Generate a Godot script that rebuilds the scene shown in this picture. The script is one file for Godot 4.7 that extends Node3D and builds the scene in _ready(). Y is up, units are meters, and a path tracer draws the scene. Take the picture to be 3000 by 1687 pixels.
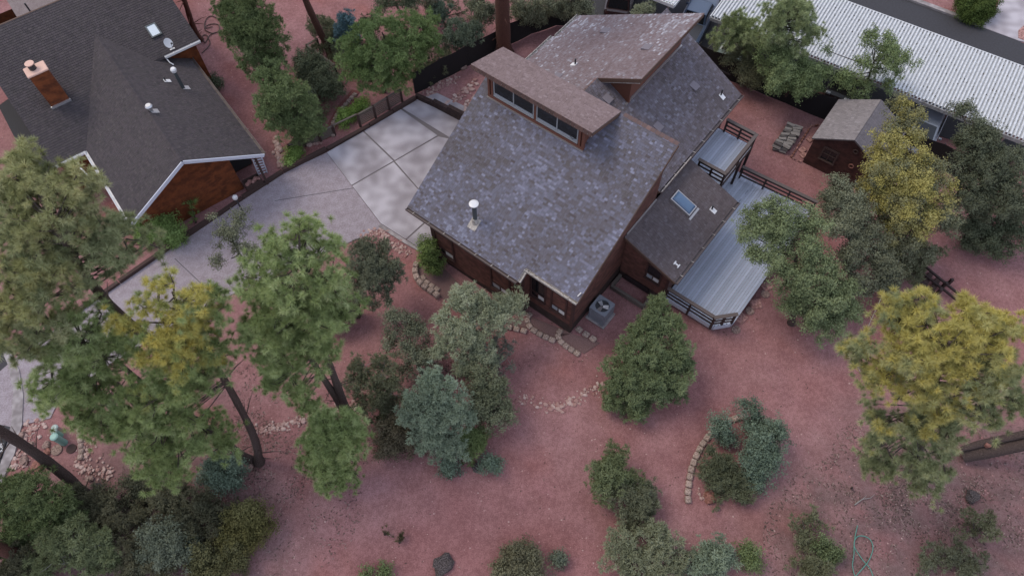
extends Node3D

var T := {}          # textures
var M := {}          # materials
var used := {}       # names already taken at the top level
var rng := RandomNumberGenerator.new()


func _ready() -> void:
	rng.seed = 7041
	make_camera()
	make_light()
	make_textures()
	make_materials()
	make_terrain()
	make_red_house()
	make_neighbour_house()
	make_carport()
	make_shed()
	make_decks()
	make_fences()
	make_yard_details()
	make_cars()
	make_plants()


func make_camera() -> void:
	var cam := Camera3D.new()
	cam.name = "drone_camera"
	cam.fov = 43.27
	cam.near = 0.5
	cam.far = 400.0
	add_child(cam)
	cam.transform = Transform3D(Basis(Vector3(0.999845, -0.0087647, 0.0152696), Vector3(0.0176063, 0.4977405, -0.8671473), Vector3(0.0, 0.8672817, 0.4978177)), Vector3(0, 34, 0))
	cam.current = true


func make_light() -> void:
	var env := Environment.new()
	env.background_mode = Environment.BG_SKY
	var sky_mat := ProceduralSkyMaterial.new()
	sky_mat.sky_top_color = Color(0.745, 0.785, 0.885)
	sky_mat.sky_horizon_color = Color(0.80, 0.80, 0.86)
	sky_mat.sky_curve = 0.2
	sky_mat.ground_bottom_color = Color(0.30, 0.24, 0.23)
	sky_mat.ground_horizon_color = Color(0.55, 0.50, 0.50)
	sky_mat.sun_angle_max = 1.0
	var sky := Sky.new()
	sky.sky_material = sky_mat
	env.sky = sky
	env.background_energy_multiplier = 1.0
	env.tonemap_mode = Environment.TONE_MAPPER_LINEAR
	env.tonemap_exposure = 1.5
	env.sdfgi_enabled = true
	env.ssao_enabled = true
	env.ssil_enabled = true
	var we := WorldEnvironment.new()
	we.name = "overcast_sky"
	we.environment = env
	add_child(we)
	var sun := DirectionalLight3D.new()
	sun.name = "veiled_sun"
	sun.light_energy = 0.35
	sun.light_color = Color(1.0, 0.95, 0.9)
	sun.light_angular_distance = 30.0
	sun.shadow_enabled = true
	add_child(sun)
	sun.look_at_from_position(Vector3(-30, 50, -14), Vector3.ZERO, Vector3.UP)


# ------------------------------------------------------------------ naming
func numbered(called: String) -> String:
	var n: int = used.get(called, 0)
	used[called] = n + 1
	return called if n == 0 else "%s_%03d" % [called, n]


func thing(called: String, label: String, category: String, at := Vector3.ZERO, turn := 0.0, group := "") -> Node3D:
	var o := Node3D.new()
	o.name = numbered(called)
	add_child(o)
	o.position = at
	o.rotation.y = turn
	o.set_meta("label", label)
	o.set_meta("category", category)
	if group != "":
		o.set_meta("group", group)
	return o


func part(mb: MB, called: String, m: Material, parent: Node) -> MeshInstance3D:
	var o := MeshInstance3D.new()
	o.name = called
	o.mesh = mb.mesh()
	o.material_override = m
	o.cast_shadow = GeometryInstance3D.SHADOW_CASTING_SETTING_ON
	parent.add_child(o, true)
	return o


func share(me: Mesh, called: String, m: Material, parent: Node, xf: Transform3D) -> MeshInstance3D:
	var o := MeshInstance3D.new()
	o.name = called
	o.mesh = me
	o.material_override = m
	o.transform = xf
	parent.add_child(o, true)
	return o


func solo(mb: MB, called: String, label: String, category: String, m: Material, at := Vector3.ZERO, group := "") -> MeshInstance3D:
	var o := part(mb, numbered(called), m, self)
	o.position = at
	o.set_meta("label", label)
	o.set_meta("category", category)
	if group != "":
		o.set_meta("group", group)
	return o


func structure(mb: MB, called: String, m: Material) -> MeshInstance3D:
	var o := part(mb, numbered(called), m, self)
	o.set_meta("kind", "structure")
	return o


# ------------------------------------------------------------------ mesh builder
class MB:
	var v := PackedVector3Array()
	var n := PackedVector3Array()
	var c := PackedColorArray()
	var col := Color(1, 1, 1)

	func tri(a: Vector3, b: Vector3, d: Vector3) -> void:
		var nn := (d - a).cross(b - a).normalized()
		v.append(a); v.append(b); v.append(d)
		n.append(nn); n.append(nn); n.append(nn)
		c.append(col); c.append(col); c.append(col)

	func tri_n(a: Vector3, b: Vector3, d: Vector3, na: Vector3, nb: Vector3, nd: Vector3) -> void:
		v.append(a); v.append(b); v.append(d)
		n.append(na); n.append(nb); n.append(nd)
		c.append(col); c.append(col); c.append(col)

	func quad(a: Vector3, b: Vector3, d: Vector3, e: Vector3) -> void:
		tri(a, b, d)
		tri(a, d, e)

	func hexa(p: Array) -> void:   # p0..3 bottom (counter-clockwise from above), p4..7 top
		quad(p[4], p[7], p[6], p[5])
		quad(p[0], p[1], p[2], p[3])
		for i in 4:
			var j := (i + 1) % 4
			quad(p[i], p[i + 4], p[j + 4], p[j])

	func box(ctr: Vector3, size: Vector3, b := Basis()) -> void:
		var s := size * 0.5
		var p := []
		for y in [-s.y, s.y]:
			for q in [[-s.x, s.z], [s.x, s.z], [s.x, -s.z], [-s.x, -s.z]]:
				p.append(ctr + b * Vector3(q[0], y, q[1]))
		hexa(p)

	# box with chamfered vertical and top edges
	func cbox(ctr: Vector3, size: Vector3, ch: float, b := Basis()) -> void:
		var s := size * 0.5
		var rings := []
		var ys := [-s.y, s.y - ch, s.y]
		var ins := [0.0, 0.0, ch]
		for k in 3:
			var r := []
			var x: float = s.x - ins[k]
			var z: float = s.z - ins[k]
			for q in [[x - ch, z], [x, z - ch], [x, -z + ch], [x - ch, -z], [-x + ch, -z], [-x, -z + ch], [-x, z - ch], [-x + ch, z]]:
				r.append(ctr + b * Vector3(q[0], ys[k], q[1]))
			rings.append(r)
		loft(rings, true, true)

	func loft(rings: Array, cap0 := true, cap1 := true) -> void:   # rings run counter-clockwise seen from the far end
		for k in rings.size() - 1:
			var a: Array = rings[k]
			var b: Array = rings[k + 1]
			var m := a.size()
			for i in m:
				var j := (i + 1) % m
				quad(a[i], b[i], b[j], a[j])
		if cap0:
			fan(rings[0], true)
		if cap1:
			fan(rings[rings.size() - 1], false)

	func fan(r: Array, flip: bool) -> void:
		var ctr := Vector3.ZERO
		for p in r:
			ctr += p
		ctr /= r.size()
		for i in r.size():
			var j := (i + 1) % r.size()
			if flip:
				tri(ctr, r[i], r[j])
			else:
				tri(ctr, r[j], r[i])

	func beam(p0: Vector3, p1: Vector3, w: float, h: float, up := Vector3.UP) -> void:
		var d := p1 - p0
		var x := d.normalized()
		var z := x.cross(up).normalized()
		var y := z.cross(x)
		box((p0 + p1) * 0.5, Vector3(d.length(), h, w), Basis(x, y, z))

	func tube(pts: Array, rad: Array, sides := 6, caps := true) -> void:
		var rings := []
		var nr := []
		var ref := Vector3(0.31, 0.2, 0.93)
		for i in pts.size():
			var a: Vector3 = pts[max(i - 1, 0)]
			var b: Vector3 = pts[min(i + 1, pts.size() - 1)]
			var d := (b - a).normalized()
			if absf(d.dot(ref)) > 0.95:
				ref = Vector3(0.9, 0.3, 0.1)
			var x := d.cross(ref).normalized()
			var y := d.cross(x).normalized()
			var r := []
			var nn := []
			for k in sides:
				var t := TAU * k / sides
				var o := x * cos(t) + y * sin(t)
				r.append(pts[i] + o * float(rad[i]))
				nn.append(o)
			rings.append(r)
			nr.append(nn)
		for i in pts.size() - 1:
			for k in sides:
				var j := (k + 1) % sides
				tri_n(rings[i][k], rings[i + 1][j], rings[i][j], nr[i][k], nr[i + 1][j], nr[i][j])
				tri_n(rings[i][k], rings[i + 1][k], rings[i + 1][j], nr[i][k], nr[i + 1][k], nr[i + 1][j])
		if caps:
			fan(rings[0], true)
			fan(rings[rings.size() - 1], false)

	func disc(ctr: Vector3, r: float, h0: float, h1: float, sides := 16, r1 := -1.0) -> void:
		var a := []
		var b := []
		for k in sides:
			var t := -TAU * k / sides
			a.append(ctr + Vector3(cos(t) * r, h0, sin(t) * r))
			var q := r if r1 < 0.0 else r1
			b.append(ctr + Vector3(cos(t) * q, h1, sin(t) * q))
		loft([a, b])

	# flat polygon (x, z) as a slab from y0 to y1
	func slab(poly: Array, y0: float, y1: float) -> void:
		var pk := PackedVector2Array(poly)
		if Geometry2D.is_polygon_clockwise(pk):
			pk.reverse()
		var idx := Geometry2D.triangulate_polygon(pk)
		for i in range(0, idx.size(), 3):
			var a := pk[idx[i]]
			var b := pk[idx[i + 1]]
			var d := pk[idx[i + 2]]
			tri_up(Vector3(a.x, y1, a.y), Vector3(b.x, y1, b.y), Vector3(d.x, y1, d.y))
		for i in pk.size():
			var a := pk[i]
			var b := pk[(i + 1) % pk.size()]
			quad(Vector3(a.x, y0, a.y), Vector3(a.x, y1, a.y), Vector3(b.x, y1, b.y), Vector3(b.x, y0, b.y))

	func tri_up(a: Vector3, b: Vector3, d: Vector3) -> void:
		if (d - a).cross(b - a).y < 0.0:
			tri(a, d, b)
		else:
			tri(a, b, d)

	# planar polygon given by its upper corners, thickened straight down
	func plate(p: Array, thick: float) -> void:
		var flat := PackedVector2Array()
		for q in p:
			flat.append(Vector2(q.x, q.z))
		var idx := Geometry2D.triangulate_polygon(flat)
		var dn := Vector3(0, -thick, 0)
		for i in range(0, idx.size(), 3):
			tri_up(p[idx[i]], p[idx[i + 1]], p[idx[i + 2]])
			tri(p[idx[i]] + dn, p[idx[i + 1]] + dn, p[idx[i + 2]] + dn)
		for i in p.size():
			var j := (i + 1) % p.size()
			quad(p[i] + dn, p[i], p[j], p[j] + dn)

	# upright walls along a closed footprint: [x, z, bottom, top] per corner
	func walls(f: Array) -> void:
		for i in f.size():
			var a: Array = f[i]
			var b: Array = f[(i + 1) % f.size()]
			quad(Vector3(a[0], a[2], a[1]), Vector3(a[0], a[3], a[1]), Vector3(b[0], b[3], b[1]), Vector3(b[0], b[2], b[1]))

	func mesh() -> ArrayMesh:
		var arr := []
		arr.resize(Mesh.ARRAY_MAX)
		arr[Mesh.ARRAY_VERTEX] = v
		arr[Mesh.ARRAY_NORMAL] = n
		arr[Mesh.ARRAY_COLOR] = c
		var m := ArrayMesh.new()
		if v.size() > 0:
			m.add_surface_from_arrays(Mesh.PRIMITIVE_TRIANGLES, arr)
		return m


# ------------------------------------------------------------------ textures and materials
func lin(r: float, g: float, b: float) -> Color:
	return Color(r, g, b).linear_to_srgb()


# tiling picture between two tones: three octaves of noise, contrast c
func speckle(size: int, freqs: Array, weights: Array, lo: Color, hi: Color, c: float, sd: int, grit := 0.0) -> ImageTexture:
	var im := Image.create(size, size, false, Image.FORMAT_RGB8)
	var maps := []
	for i in freqs.size():
		var fn := FastNoiseLite.new()
		fn.seed = sd + i * 17
		fn.noise_type = FastNoiseLite.TYPE_SIMPLEX_SMOOTH
		fn.fractal_type = FastNoiseLite.FRACTAL_NONE
		fn.frequency = freqs[i]
		maps.append(fn.get_seamless_image(size, size).get_data())
	var r := RandomNumberGenerator.new()
	r.seed = sd
	var data := PackedByteArray()
	data.resize(size * size * 3)
	for i in size * size:
		var t := 0.0
		for k in freqs.size():
			t += (float(maps[k][i]) / 255.0 - 0.5) * float(weights[k])
		t += (r.randf() - 0.5) * grit
		t = clampf(0.5 + t * c, 0.0, 1.0)
		data[i * 3] = int(255.0 * lerpf(lo.r, hi.r, t))
		data[i * 3 + 1] = int(255.0 * lerpf(lo.g, hi.g, t))
		data[i * 3 + 2] = int(255.0 * lerpf(lo.b, hi.b, t))
	im.set_data(size, size, false, Image.FORMAT_RGB8, data)
	im.generate_mipmaps()
	return ImageTexture.create_from_image(im)


func make_textures() -> void:
	# near-white multiplying maps
	T.gravel = speckle(512, [0.16, 0.05, 0.012], [0.7, 0.5, 0.4], Color(0.78, 0.74, 0.735), Color(1, 1, 1), 1.0, 11, 0.8)
	T.fine = speckle(512, [0.12, 0.03], [0.6, 0.6], Color(0.80, 0.79, 0.78), Color(1, 1, 1), 1.0, 23, 0.7)
	T.blotch = speckle(512, [0.010, 0.03, 0.15], [1.0, 0.6, 0.15], Color(0.70, 0.68, 0.67), Color(1, 1, 1), 1.3, 37, 0.12)
	T.cement = speckle(512, [0.006, 0.02, 0.2], [1.0, 0.7, 0.2], Color(0.76, 0.745, 0.745), Color(1, 1, 1), 1.0, 43, 0.14)
	T.bark = speckle(256, [0.05, 0.2], [0.9, 0.7], Color(0.30, 0.27, 0.26), Color(1, 1, 1), 1.5, 51, 0.5)
	T.chips = speckle(512, [0.22, 0.09], [1.0, 0.6], Color(0.55, 0.53, 0.53), Color(1, 1, 1), 1.4, 61, 0.9)
	T.wood = wood_map()


func wood_map() -> ImageTexture:
	var im := Image.create(256, 256, false, Image.FORMAT_RGB8)
	var fn := FastNoiseLite.new()
	fn.seed = 5
	fn.frequency = 0.02
	for y in 256:
		for x in 256:
			var t := 0.5 + 0.5 * fn.get_noise_2d(x * 0.35, y * 9.0)
			t = 0.84 + 0.16 * t
			im.set_pixel(x, y, Color(t, t * 0.99, t * 0.97))
	return ImageTexture.create_from_image(im)


func mat(called: String, col: Color, rough := 0.85, tex: Texture2D = null, per_m := 1.0, vertex := false, metal := 0.0, spec := 0.5) -> StandardMaterial3D:
	var m := StandardMaterial3D.new()
	m.resource_name = called
	m.albedo_color = col
	m.roughness = rough
	m.metallic = metal
	m.metallic_specular = spec
	m.vertex_color_use_as_albedo = vertex
	if tex:
		m.albedo_texture = tex
		m.uv1_triplanar = true
		m.uv1_world_triplanar = true
		m.uv1_scale = Vector3.ONE * per_m
	M[called] = m
	return m


func make_materials() -> void:
	mat("earth", Color(1, 1, 1), 0.95, T.gravel, 0.14, true)
	mat("aggregate", lin(0.40, 0.362, 0.395), 0.9, T.gravel, 0.30)
	mat("concrete", lin(0.49, 0.46, 0.49), 0.85, T.cement, 0.11)
	mat("kerb", lin(0.40, 0.37, 0.37), 0.85, T.cement, 0.3)
	mat("asphalt", lin(0.052, 0.052, 0.06), 0.8, T.fine, 0.4)
	mat("white_line", lin(0.7, 0.7, 0.7), 0.6)
	mat("shingle", Color(1, 1, 1), 0.8, T.fine, 1.6, true)
	mat("roof_deck", lin(0.10, 0.085, 0.085), 0.9)
	mat("fascia", lin(0.12, 0.07, 0.05), 0.7, T.fine, 0.8)
	mat("red_siding", lin(0.15, 0.062, 0.046), 0.8, T.blotch, 0.5)
	mat("red_trim", lin(0.06, 0.026, 0.022), 0.7, T.fine, 1.0)
	mat("foundation", lin(0.055, 0.034, 0.028), 0.9, T.blotch, 0.6)
	mat("cedar_post", lin(0.17, 0.068, 0.045), 0.75, T.wood, 1.0)
	mat("gutter_pale", lin(0.55, 0.52, 0.48), 0.55, T.blotch, 1.3)
	mat("gutter_dark", lin(0.11, 0.085, 0.08), 0.5)
	mat("flashing", lin(0.42, 0.40, 0.39), 0.4, null, 1.0, false, 0.6)
	mat("white_metal", lin(0.72, 0.72, 0.72), 0.35)
	mat("galvanised", lin(0.62, 0.63, 0.65), 0.35, null, 1.0, false, 0.75)
	mat("dark_metal", lin(0.035, 0.036, 0.04), 0.5)
	mat("flue", lin(0.10, 0.115, 0.12), 0.45, null, 1.0, false, 0.4)
	mat("glass_dark", lin(0.012, 0.014, 0.016), 0.06)
	mat("glass_pale", lin(0.30, 0.33, 0.36), 0.12)
	mat("blind", lin(0.60, 0.60, 0.58), 0.6)
	mat("skylight_glass", lin(0.10, 0.17, 0.27), 0.05)
	mat("skylight_diffuse", lin(0.68, 0.76, 0.80), 0.2)
	mat("dark_shingle", Color(1, 1, 1), 0.9, T.chips, 1.1, true)
	mat("orange_wall", lin(0.22, 0.062, 0.017), 0.85, T.blotch, 0.4)
	mat("chimney_cap", lin(0.68, 0.45, 0.36), 0.7)
	mat("white_trim", lin(0.62, 0.66, 0.75), 0.5)
	mat("membrane", lin(0.03, 0.03, 0.034), 0.8, T.fine, 0.8)
	mat("white_sheet", lin(0.74, 0.77, 0.79), 0.5, T.fine, 0.25)
	mat("deck_board", lin(0.50, 0.55, 0.66), 0.7, T.wood, 0.9)
	mat("rail_dark", lin(0.032, 0.018, 0.016), 0.7)
	mat("rail_cap", lin(0.135, 0.11, 0.105), 0.8, T.wood, 1.0)
	mat("shed_roof", Color(1, 1, 1), 0.85, T.fine, 1.5, true)
	mat("screen_cloth", lin(0.016, 0.014, 0.015), 0.95, T.fine, 1.0)
	mat("timber", lin(0.075, 0.045, 0.04), 0.9, T.wood, 0.7)
	mat("old_timber", lin(0.17, 0.145, 0.13), 0.9, T.wood, 0.8)
	mat("block", lin(0.36, 0.26, 0.22), 0.9, T.blotch, 2.0)
	mat("rock", lin(0.36, 0.25, 0.215), 0.9, T.blotch, 1.3)
	mat("rock_grey", lin(0.15, 0.125, 0.12), 0.9, T.bark, 1.1)
	mat("rock_red", lin(0.33, 0.15, 0.115), 0.9, T.blotch, 1.3)
	mat("sandstone", lin(0.50, 0.275, 0.245), 0.9, T.blotch, 1.0)
	mat("bark", lin(0.15, 0.108, 0.092), 0.95, T.bark, 1.6)
	mat("bark_red", lin(0.20, 0.085, 0.058), 0.95, T.bark, 2.0)
	mat("twig", lin(0.07, 0.055, 0.045), 0.95)
	mat("twig_grey", lin(0.26, 0.25, 0.23), 0.95)
	mat("leaf", Color(1, 1, 1), 0.75, null, 1.0, true, 0.0, 0.25)
	M.leaf.backlight = Color(0.34, 0.34, 0.34)
	mat("log_grey", lin(0.30, 0.28, 0.27), 0.95, T.wood, 2.5)
	mat("log_dark", lin(0.115, 0.105, 0.105), 0.95, T.wood, 2.5)
	mat("ac_shell", lin(0.19, 0.205, 0.235), 0.5)
	mat("ac_fin", lin(0.30, 0.32, 0.365), 0.5)
	mat("teal_plastic", lin(0.22, 0.42, 0.36), 0.5)
	mat("hose_green", lin(0.09, 0.26, 0.21), 0.5)
	mat("hose_brown", lin(0.05, 0.028, 0.022), 0.6)
	mat("rubber", lin(0.02, 0.02, 0.022), 0.8)
	mat("pebble", Color(1, 1, 1), 0.9, null, 1.0, true)


func merged(mb: MB, called: String, m: Material, parent: Node) -> MeshInstance3D:
	var o := part(mb, called, m, parent)
	o.set_meta("kind", "stuff")
	return o



# ------------------------------------------------------------------ roofs
# Lays overlapping shingle tabs on the planar polygon p (upper corners). The first `single` whole tabs, from the eave up, become parts of their own.
func shingles(roof: Node3D, p: Array, u: Vector3, expo: float, pal: Array, bias: float, patch: float, m: Material, sd: int, single := 0) -> void:
	var nrm: Vector3 = (p[1] - p[0]).cross(p[2] - p[1]).normalized()
	if nrm.y < 0.0:
		nrm = -nrm
	u = u.normalized()
	var vv := nrm.cross(u).normalized()
	if vv.y < 0.0:
		vv = -vv
	var o: Vector3 = p[0]
	var poly := PackedVector2Array()
	var lo := Vector2(1e9, 1e9)
	var hi := -lo
	for q in p:
		var w := Vector2((q - o).dot(u), (q - o).dot(vv))
		poly.append(w)
		lo = lo.min(w)
		hi = hi.max(w)
	var r := RandomNumberGenerator.new()
	r.seed = sd
	var fn := FastNoiseLite.new()
	fn.seed = sd
	fn.frequency = 0.16
	var f2 := FastNoiseLite.new()
	f2.seed = sd + 3
	f2.frequency = 0.9
	var widths := [0.10, 0.14, 0.18, 0.22]
	var mb := MB.new()
	var shared := {}
	var mats := {}
	var made := 0
	var v0 := lo.y
	while v0 < hi.y:
		var v1 := minf(v0 + expo, hi.y)
		var x := lo.x - r.randf() * 0.3
		while x < hi.x:
			var wi := r.randi() % 4
			var x1: float = x + widths[wi]
			var cx := (x + x1) * 0.5
			var t := 0.5 + bias + patch * fn.get_noise_2d(cx, v0) + 0.5 * patch * f2.get_noise_2d(cx, v0) + r.randfn(0.0, 0.17)
			var ci := clampi(int(t * pal.size()), 0, pal.size() - 1)
			mb.col = pal[ci]
			var rect := PackedVector2Array([Vector2(x + 0.004, v0), Vector2(x1 - 0.004, v0), Vector2(x1 - 0.004, v1 + 0.01), Vector2(x + 0.004, v1 + 0.01)])
			var inside := 0
			for q in rect:
				if Geometry2D.is_point_in_polygon(q, poly):
					inside += 1
			if inside == 4 and made < single:
				made += 1
				if not shared.has(wi):
					var s := MB.new()
					tab(s, PackedVector2Array([Vector2(-widths[wi] * 0.5 + 0.004, 0), Vector2(widths[wi] * 0.5 - 0.004, 0), Vector2(widths[wi] * 0.5 - 0.004, expo + 0.01), Vector2(-widths[wi] * 0.5 + 0.004, expo + 0.01)]), Vector3.ZERO, Vector3(1, 0, 0), Vector3(0, 0, -1), Vector3.UP, 0.0, expo)
					shared[wi] = s.mesh()
				if not mats.has(ci):
					var mm: StandardMaterial3D = m.duplicate()
					mm.vertex_color_use_as_albedo = false
					mm.albedo_color = pal[ci].linear_to_srgb()
					mats[ci] = mm
				share(shared[wi], "shingle", mats[ci], roof, Transform3D(Basis(u, nrm, u.cross(nrm)), o + u * cx + vv * v0))
			elif inside == 4:
				tab(mb, rect, o, u, vv, nrm, v0, expo)
			else:
				for piece in Geometry2D.intersect_polygons(rect, poly):
					tab(mb, piece, o, u, vv, nrm, v0, expo)
			x = x1
		v0 += expo
	merged(mb, "shingles", m, roof)


func tab(mb: MB, q: PackedVector2Array, o: Vector3, u: Vector3, vv: Vector3, nrm: Vector3, v0: float, expo: float) -> void:
	var top := []
	var bot := []
	for w in q:
		var b := o + u * w.x + vv * w.y
		top.append(b + nrm * lerpf(0.026, 0.009, clampf((w.y - v0) / expo, 0.0, 1.0)))
		bot.append(b + nrm * 0.003)
	for i in range(1, top.size() - 1):
		mb.tri_up(top[0], top[i], top[i + 1])
	for i in top.size():
		var j := (i + 1) % top.size()
		mb.quad(bot[i], top[i], top[j], bot[j])


func roof_part(parent: Node, called: String, p: Array, thick: float) -> MeshInstance3D:
	var mb := MB.new()
	mb.plate(p, thick)
	return part(mb, called, M.roof_deck, parent)


func caps(parent: Node, a: Vector3, b: Vector3, side1: Vector3, side2: Vector3, pal: Array, m: Material, sd: int, half := 0.14, lip := 0.03) -> void:
	# folded cap shingles along a ridge or a high edge
	var r := RandomNumberGenerator.new()
	r.seed = sd
	var n := int(a.distance_to(b) / 0.23)
	var d := (b - a) / n
	for i in n:
		var mb := MB.new()
		var p0 := a + d * (i + 0.05) + Vector3(0, lip + 0.012, 0)
		var p1 := a + d * (i + 0.95) + Vector3(0, lip, 0)
		mb.col = pal[r.randi() % pal.size()]
		for s in [side1, side2]:
			mb.quad(p0, p1, p1 + s * half, p0 + s * half)
			mb.quad(p0 + s * half, p1 + s * half, p1 + s * half - Vector3(0, 0.03, 0), p0 + s * half - Vector3(0, 0.03, 0))
		mb.tri(p0, p0 + side1 * half, p0 + side1 * half - Vector3(0, 0.03, 0))
		mb.quad(p0 + side1 * half, p0, p0 - Vector3(0, 0.03, 0), p0 + side1 * half - Vector3(0, 0.03, 0))
		mb.quad(p0 + side2 * half, p0, p0 - Vector3(0, 0.03, 0), p0 + side2 * half - Vector3(0, 0.03, 0))
		part(mb, "ridge_cap", m, parent)


func gutter(parent: Node, a: Vector3, b: Vector3, out: Vector3, m: Material, brackets: Material) -> void:
	var mb := MB.new()
	var up := Vector3.UP
	mb.beam(a + out * 0.08 - up * 0.09, b + out * 0.08 - up * 0.09, 0.14, 0.014)
	mb.beam(a + out * 0.155 - up * 0.03, b + out * 0.155 - up * 0.03, 0.03, 0.13)
	mb.beam(a + out * 0.01 - up * 0.05, b + out * 0.01 - up * 0.05, 0.014, 0.10)
	var d := (b - a).normalized()
	for e in [a + d * 0.006, b - d * 0.006]:
		mb.beam(e + out * 0.005 - up * 0.06, e + out * 0.12 - up * 0.06, 0.012, 0.09)
	var g := part(mb, "gutter", m, parent)
	var n := int(a.distance_to(b) / 0.9)
	for i in n:
		var br := MB.new()
		var c := a.lerp(b, (i + 0.5) / n)
		br.beam(c - out * 0.02 + up * 0.004, c + out * 0.165 + up * 0.04, 0.035, 0.012)
		part(br, "bracket", brackets, g)


# a window in an upright wall: centre of the sill on the wall face, width along x-dir, outward normal
func window(parent: Node, c: Vector3, along: Vector3, out: Vector3, w: float, h: float, sash: float, panes: Array, frame: Material) -> void:
	var up := Vector3.UP
	var f := MB.new()
	for s in [-1.0, 1.0]:
		f.beam(c + along * (w * 0.5 * s) + out * 0.03, c + along * (w * 0.5 * s) + out * 0.03 + up * h, 0.09, 0.07, out)
	f.beam(c - along * (w * 0.5 - 0.035) + out * 0.03 + up * (h - 0.045), c + along * (w * 0.5 - 0.035) + out * 0.03 + up * (h - 0.045), 0.07, 0.09)
	if sash > 0.0:
		f.beam(c - along * (w * 0.5 - 0.035) + out * 0.025 + up * sash, c + along * (w * 0.5 - 0.035) + out * 0.025 + up * sash, 0.06, 0.06)
		f.beam(c + out * 0.025 + up * 0.03, c + out * 0.025 + up * (sash - 0.03), 0.05, 0.06, out)
	var win := part(f, "window", frame, parent)
	var sl := MB.new()
	sl.beam(c - along * (w * 0.5 + 0.06) + out * 0.06 - up * 0.03, c + along * (w * 0.5 + 0.06) + out * 0.06 - up * 0.03, 0.13, 0.06)
	part(sl, "sill", frame, win)
	var iw := w * 0.5 - 0.05
	for k in panes.size():
		var pn := MB.new()
		var hw := iw * 0.5
		if sash > 0.0 and k < 2:
			pn.box(c + along * (hw * (2 * k - 1) * 1.0) + out * 0.008 + up * (sash * 0.5 + 0.01), Vector3(iw - 0.03, sash - 0.09, 0.012), Basis(along, up, along.cross(up)))
		else:
			var y0 := sash + 0.03 if sash > 0.0 else 0.03
			pn.box(c + out * 0.006 + up * ((y0 + h - 0.09) * 0.5), Vector3(iw * 2.0, h - 0.09 - y0, 0.012), Basis(along, up, along.cross(up)))
		part(pn, "pane", panes[k], win)


func roof_vent(parent: Node, at: Vector3, u: Vector3, slope_dn: Vector3, m: Material) -> void:
	# low slant-back vent: a shallow hood open on its downhill side
	var mb := MB.new()
	var n := slope_dn.cross(u).normalized()
	if n.y < 0.0:
		n = -n
	var w := u * 0.22
	var a := at - slope_dn * 0.24
	var b := at + slope_dn * 0.22
	mb.hexa([b - w + n * 0.02, b + w + n * 0.02, a + w + n * 0.02, a - w + n * 0.02, b - w + n * 0.12, b + w + n * 0.12, a + w + n * 0.035, a - w + n * 0.035])
	part(mb, "roof_vent", m, parent)


func vent_pipe(parent: Node, at: Vector3, h: float, r: float, dn: Vector3, pm: Material) -> void:
	var mb := MB.new()
	mb.tube([at - Vector3(0, 0.1, 0), at + Vector3(0, h, 0)], [r, r], 10)
	var o := part(mb, "vent_pipe", pm, parent)
	var fl := MB.new()
	var u := dn.cross(Vector3.UP).normalized()
	var n := u.cross(dn).normalized()
	if n.y < 0.0:
		n = -n
	fl.box(at + dn * 0.08 + n * 0.035, Vector3(0.26, 0.02, 0.38), Basis(u, n, dn))
	part(fl, "pipe_flashing", M.white_metal, o)


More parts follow.
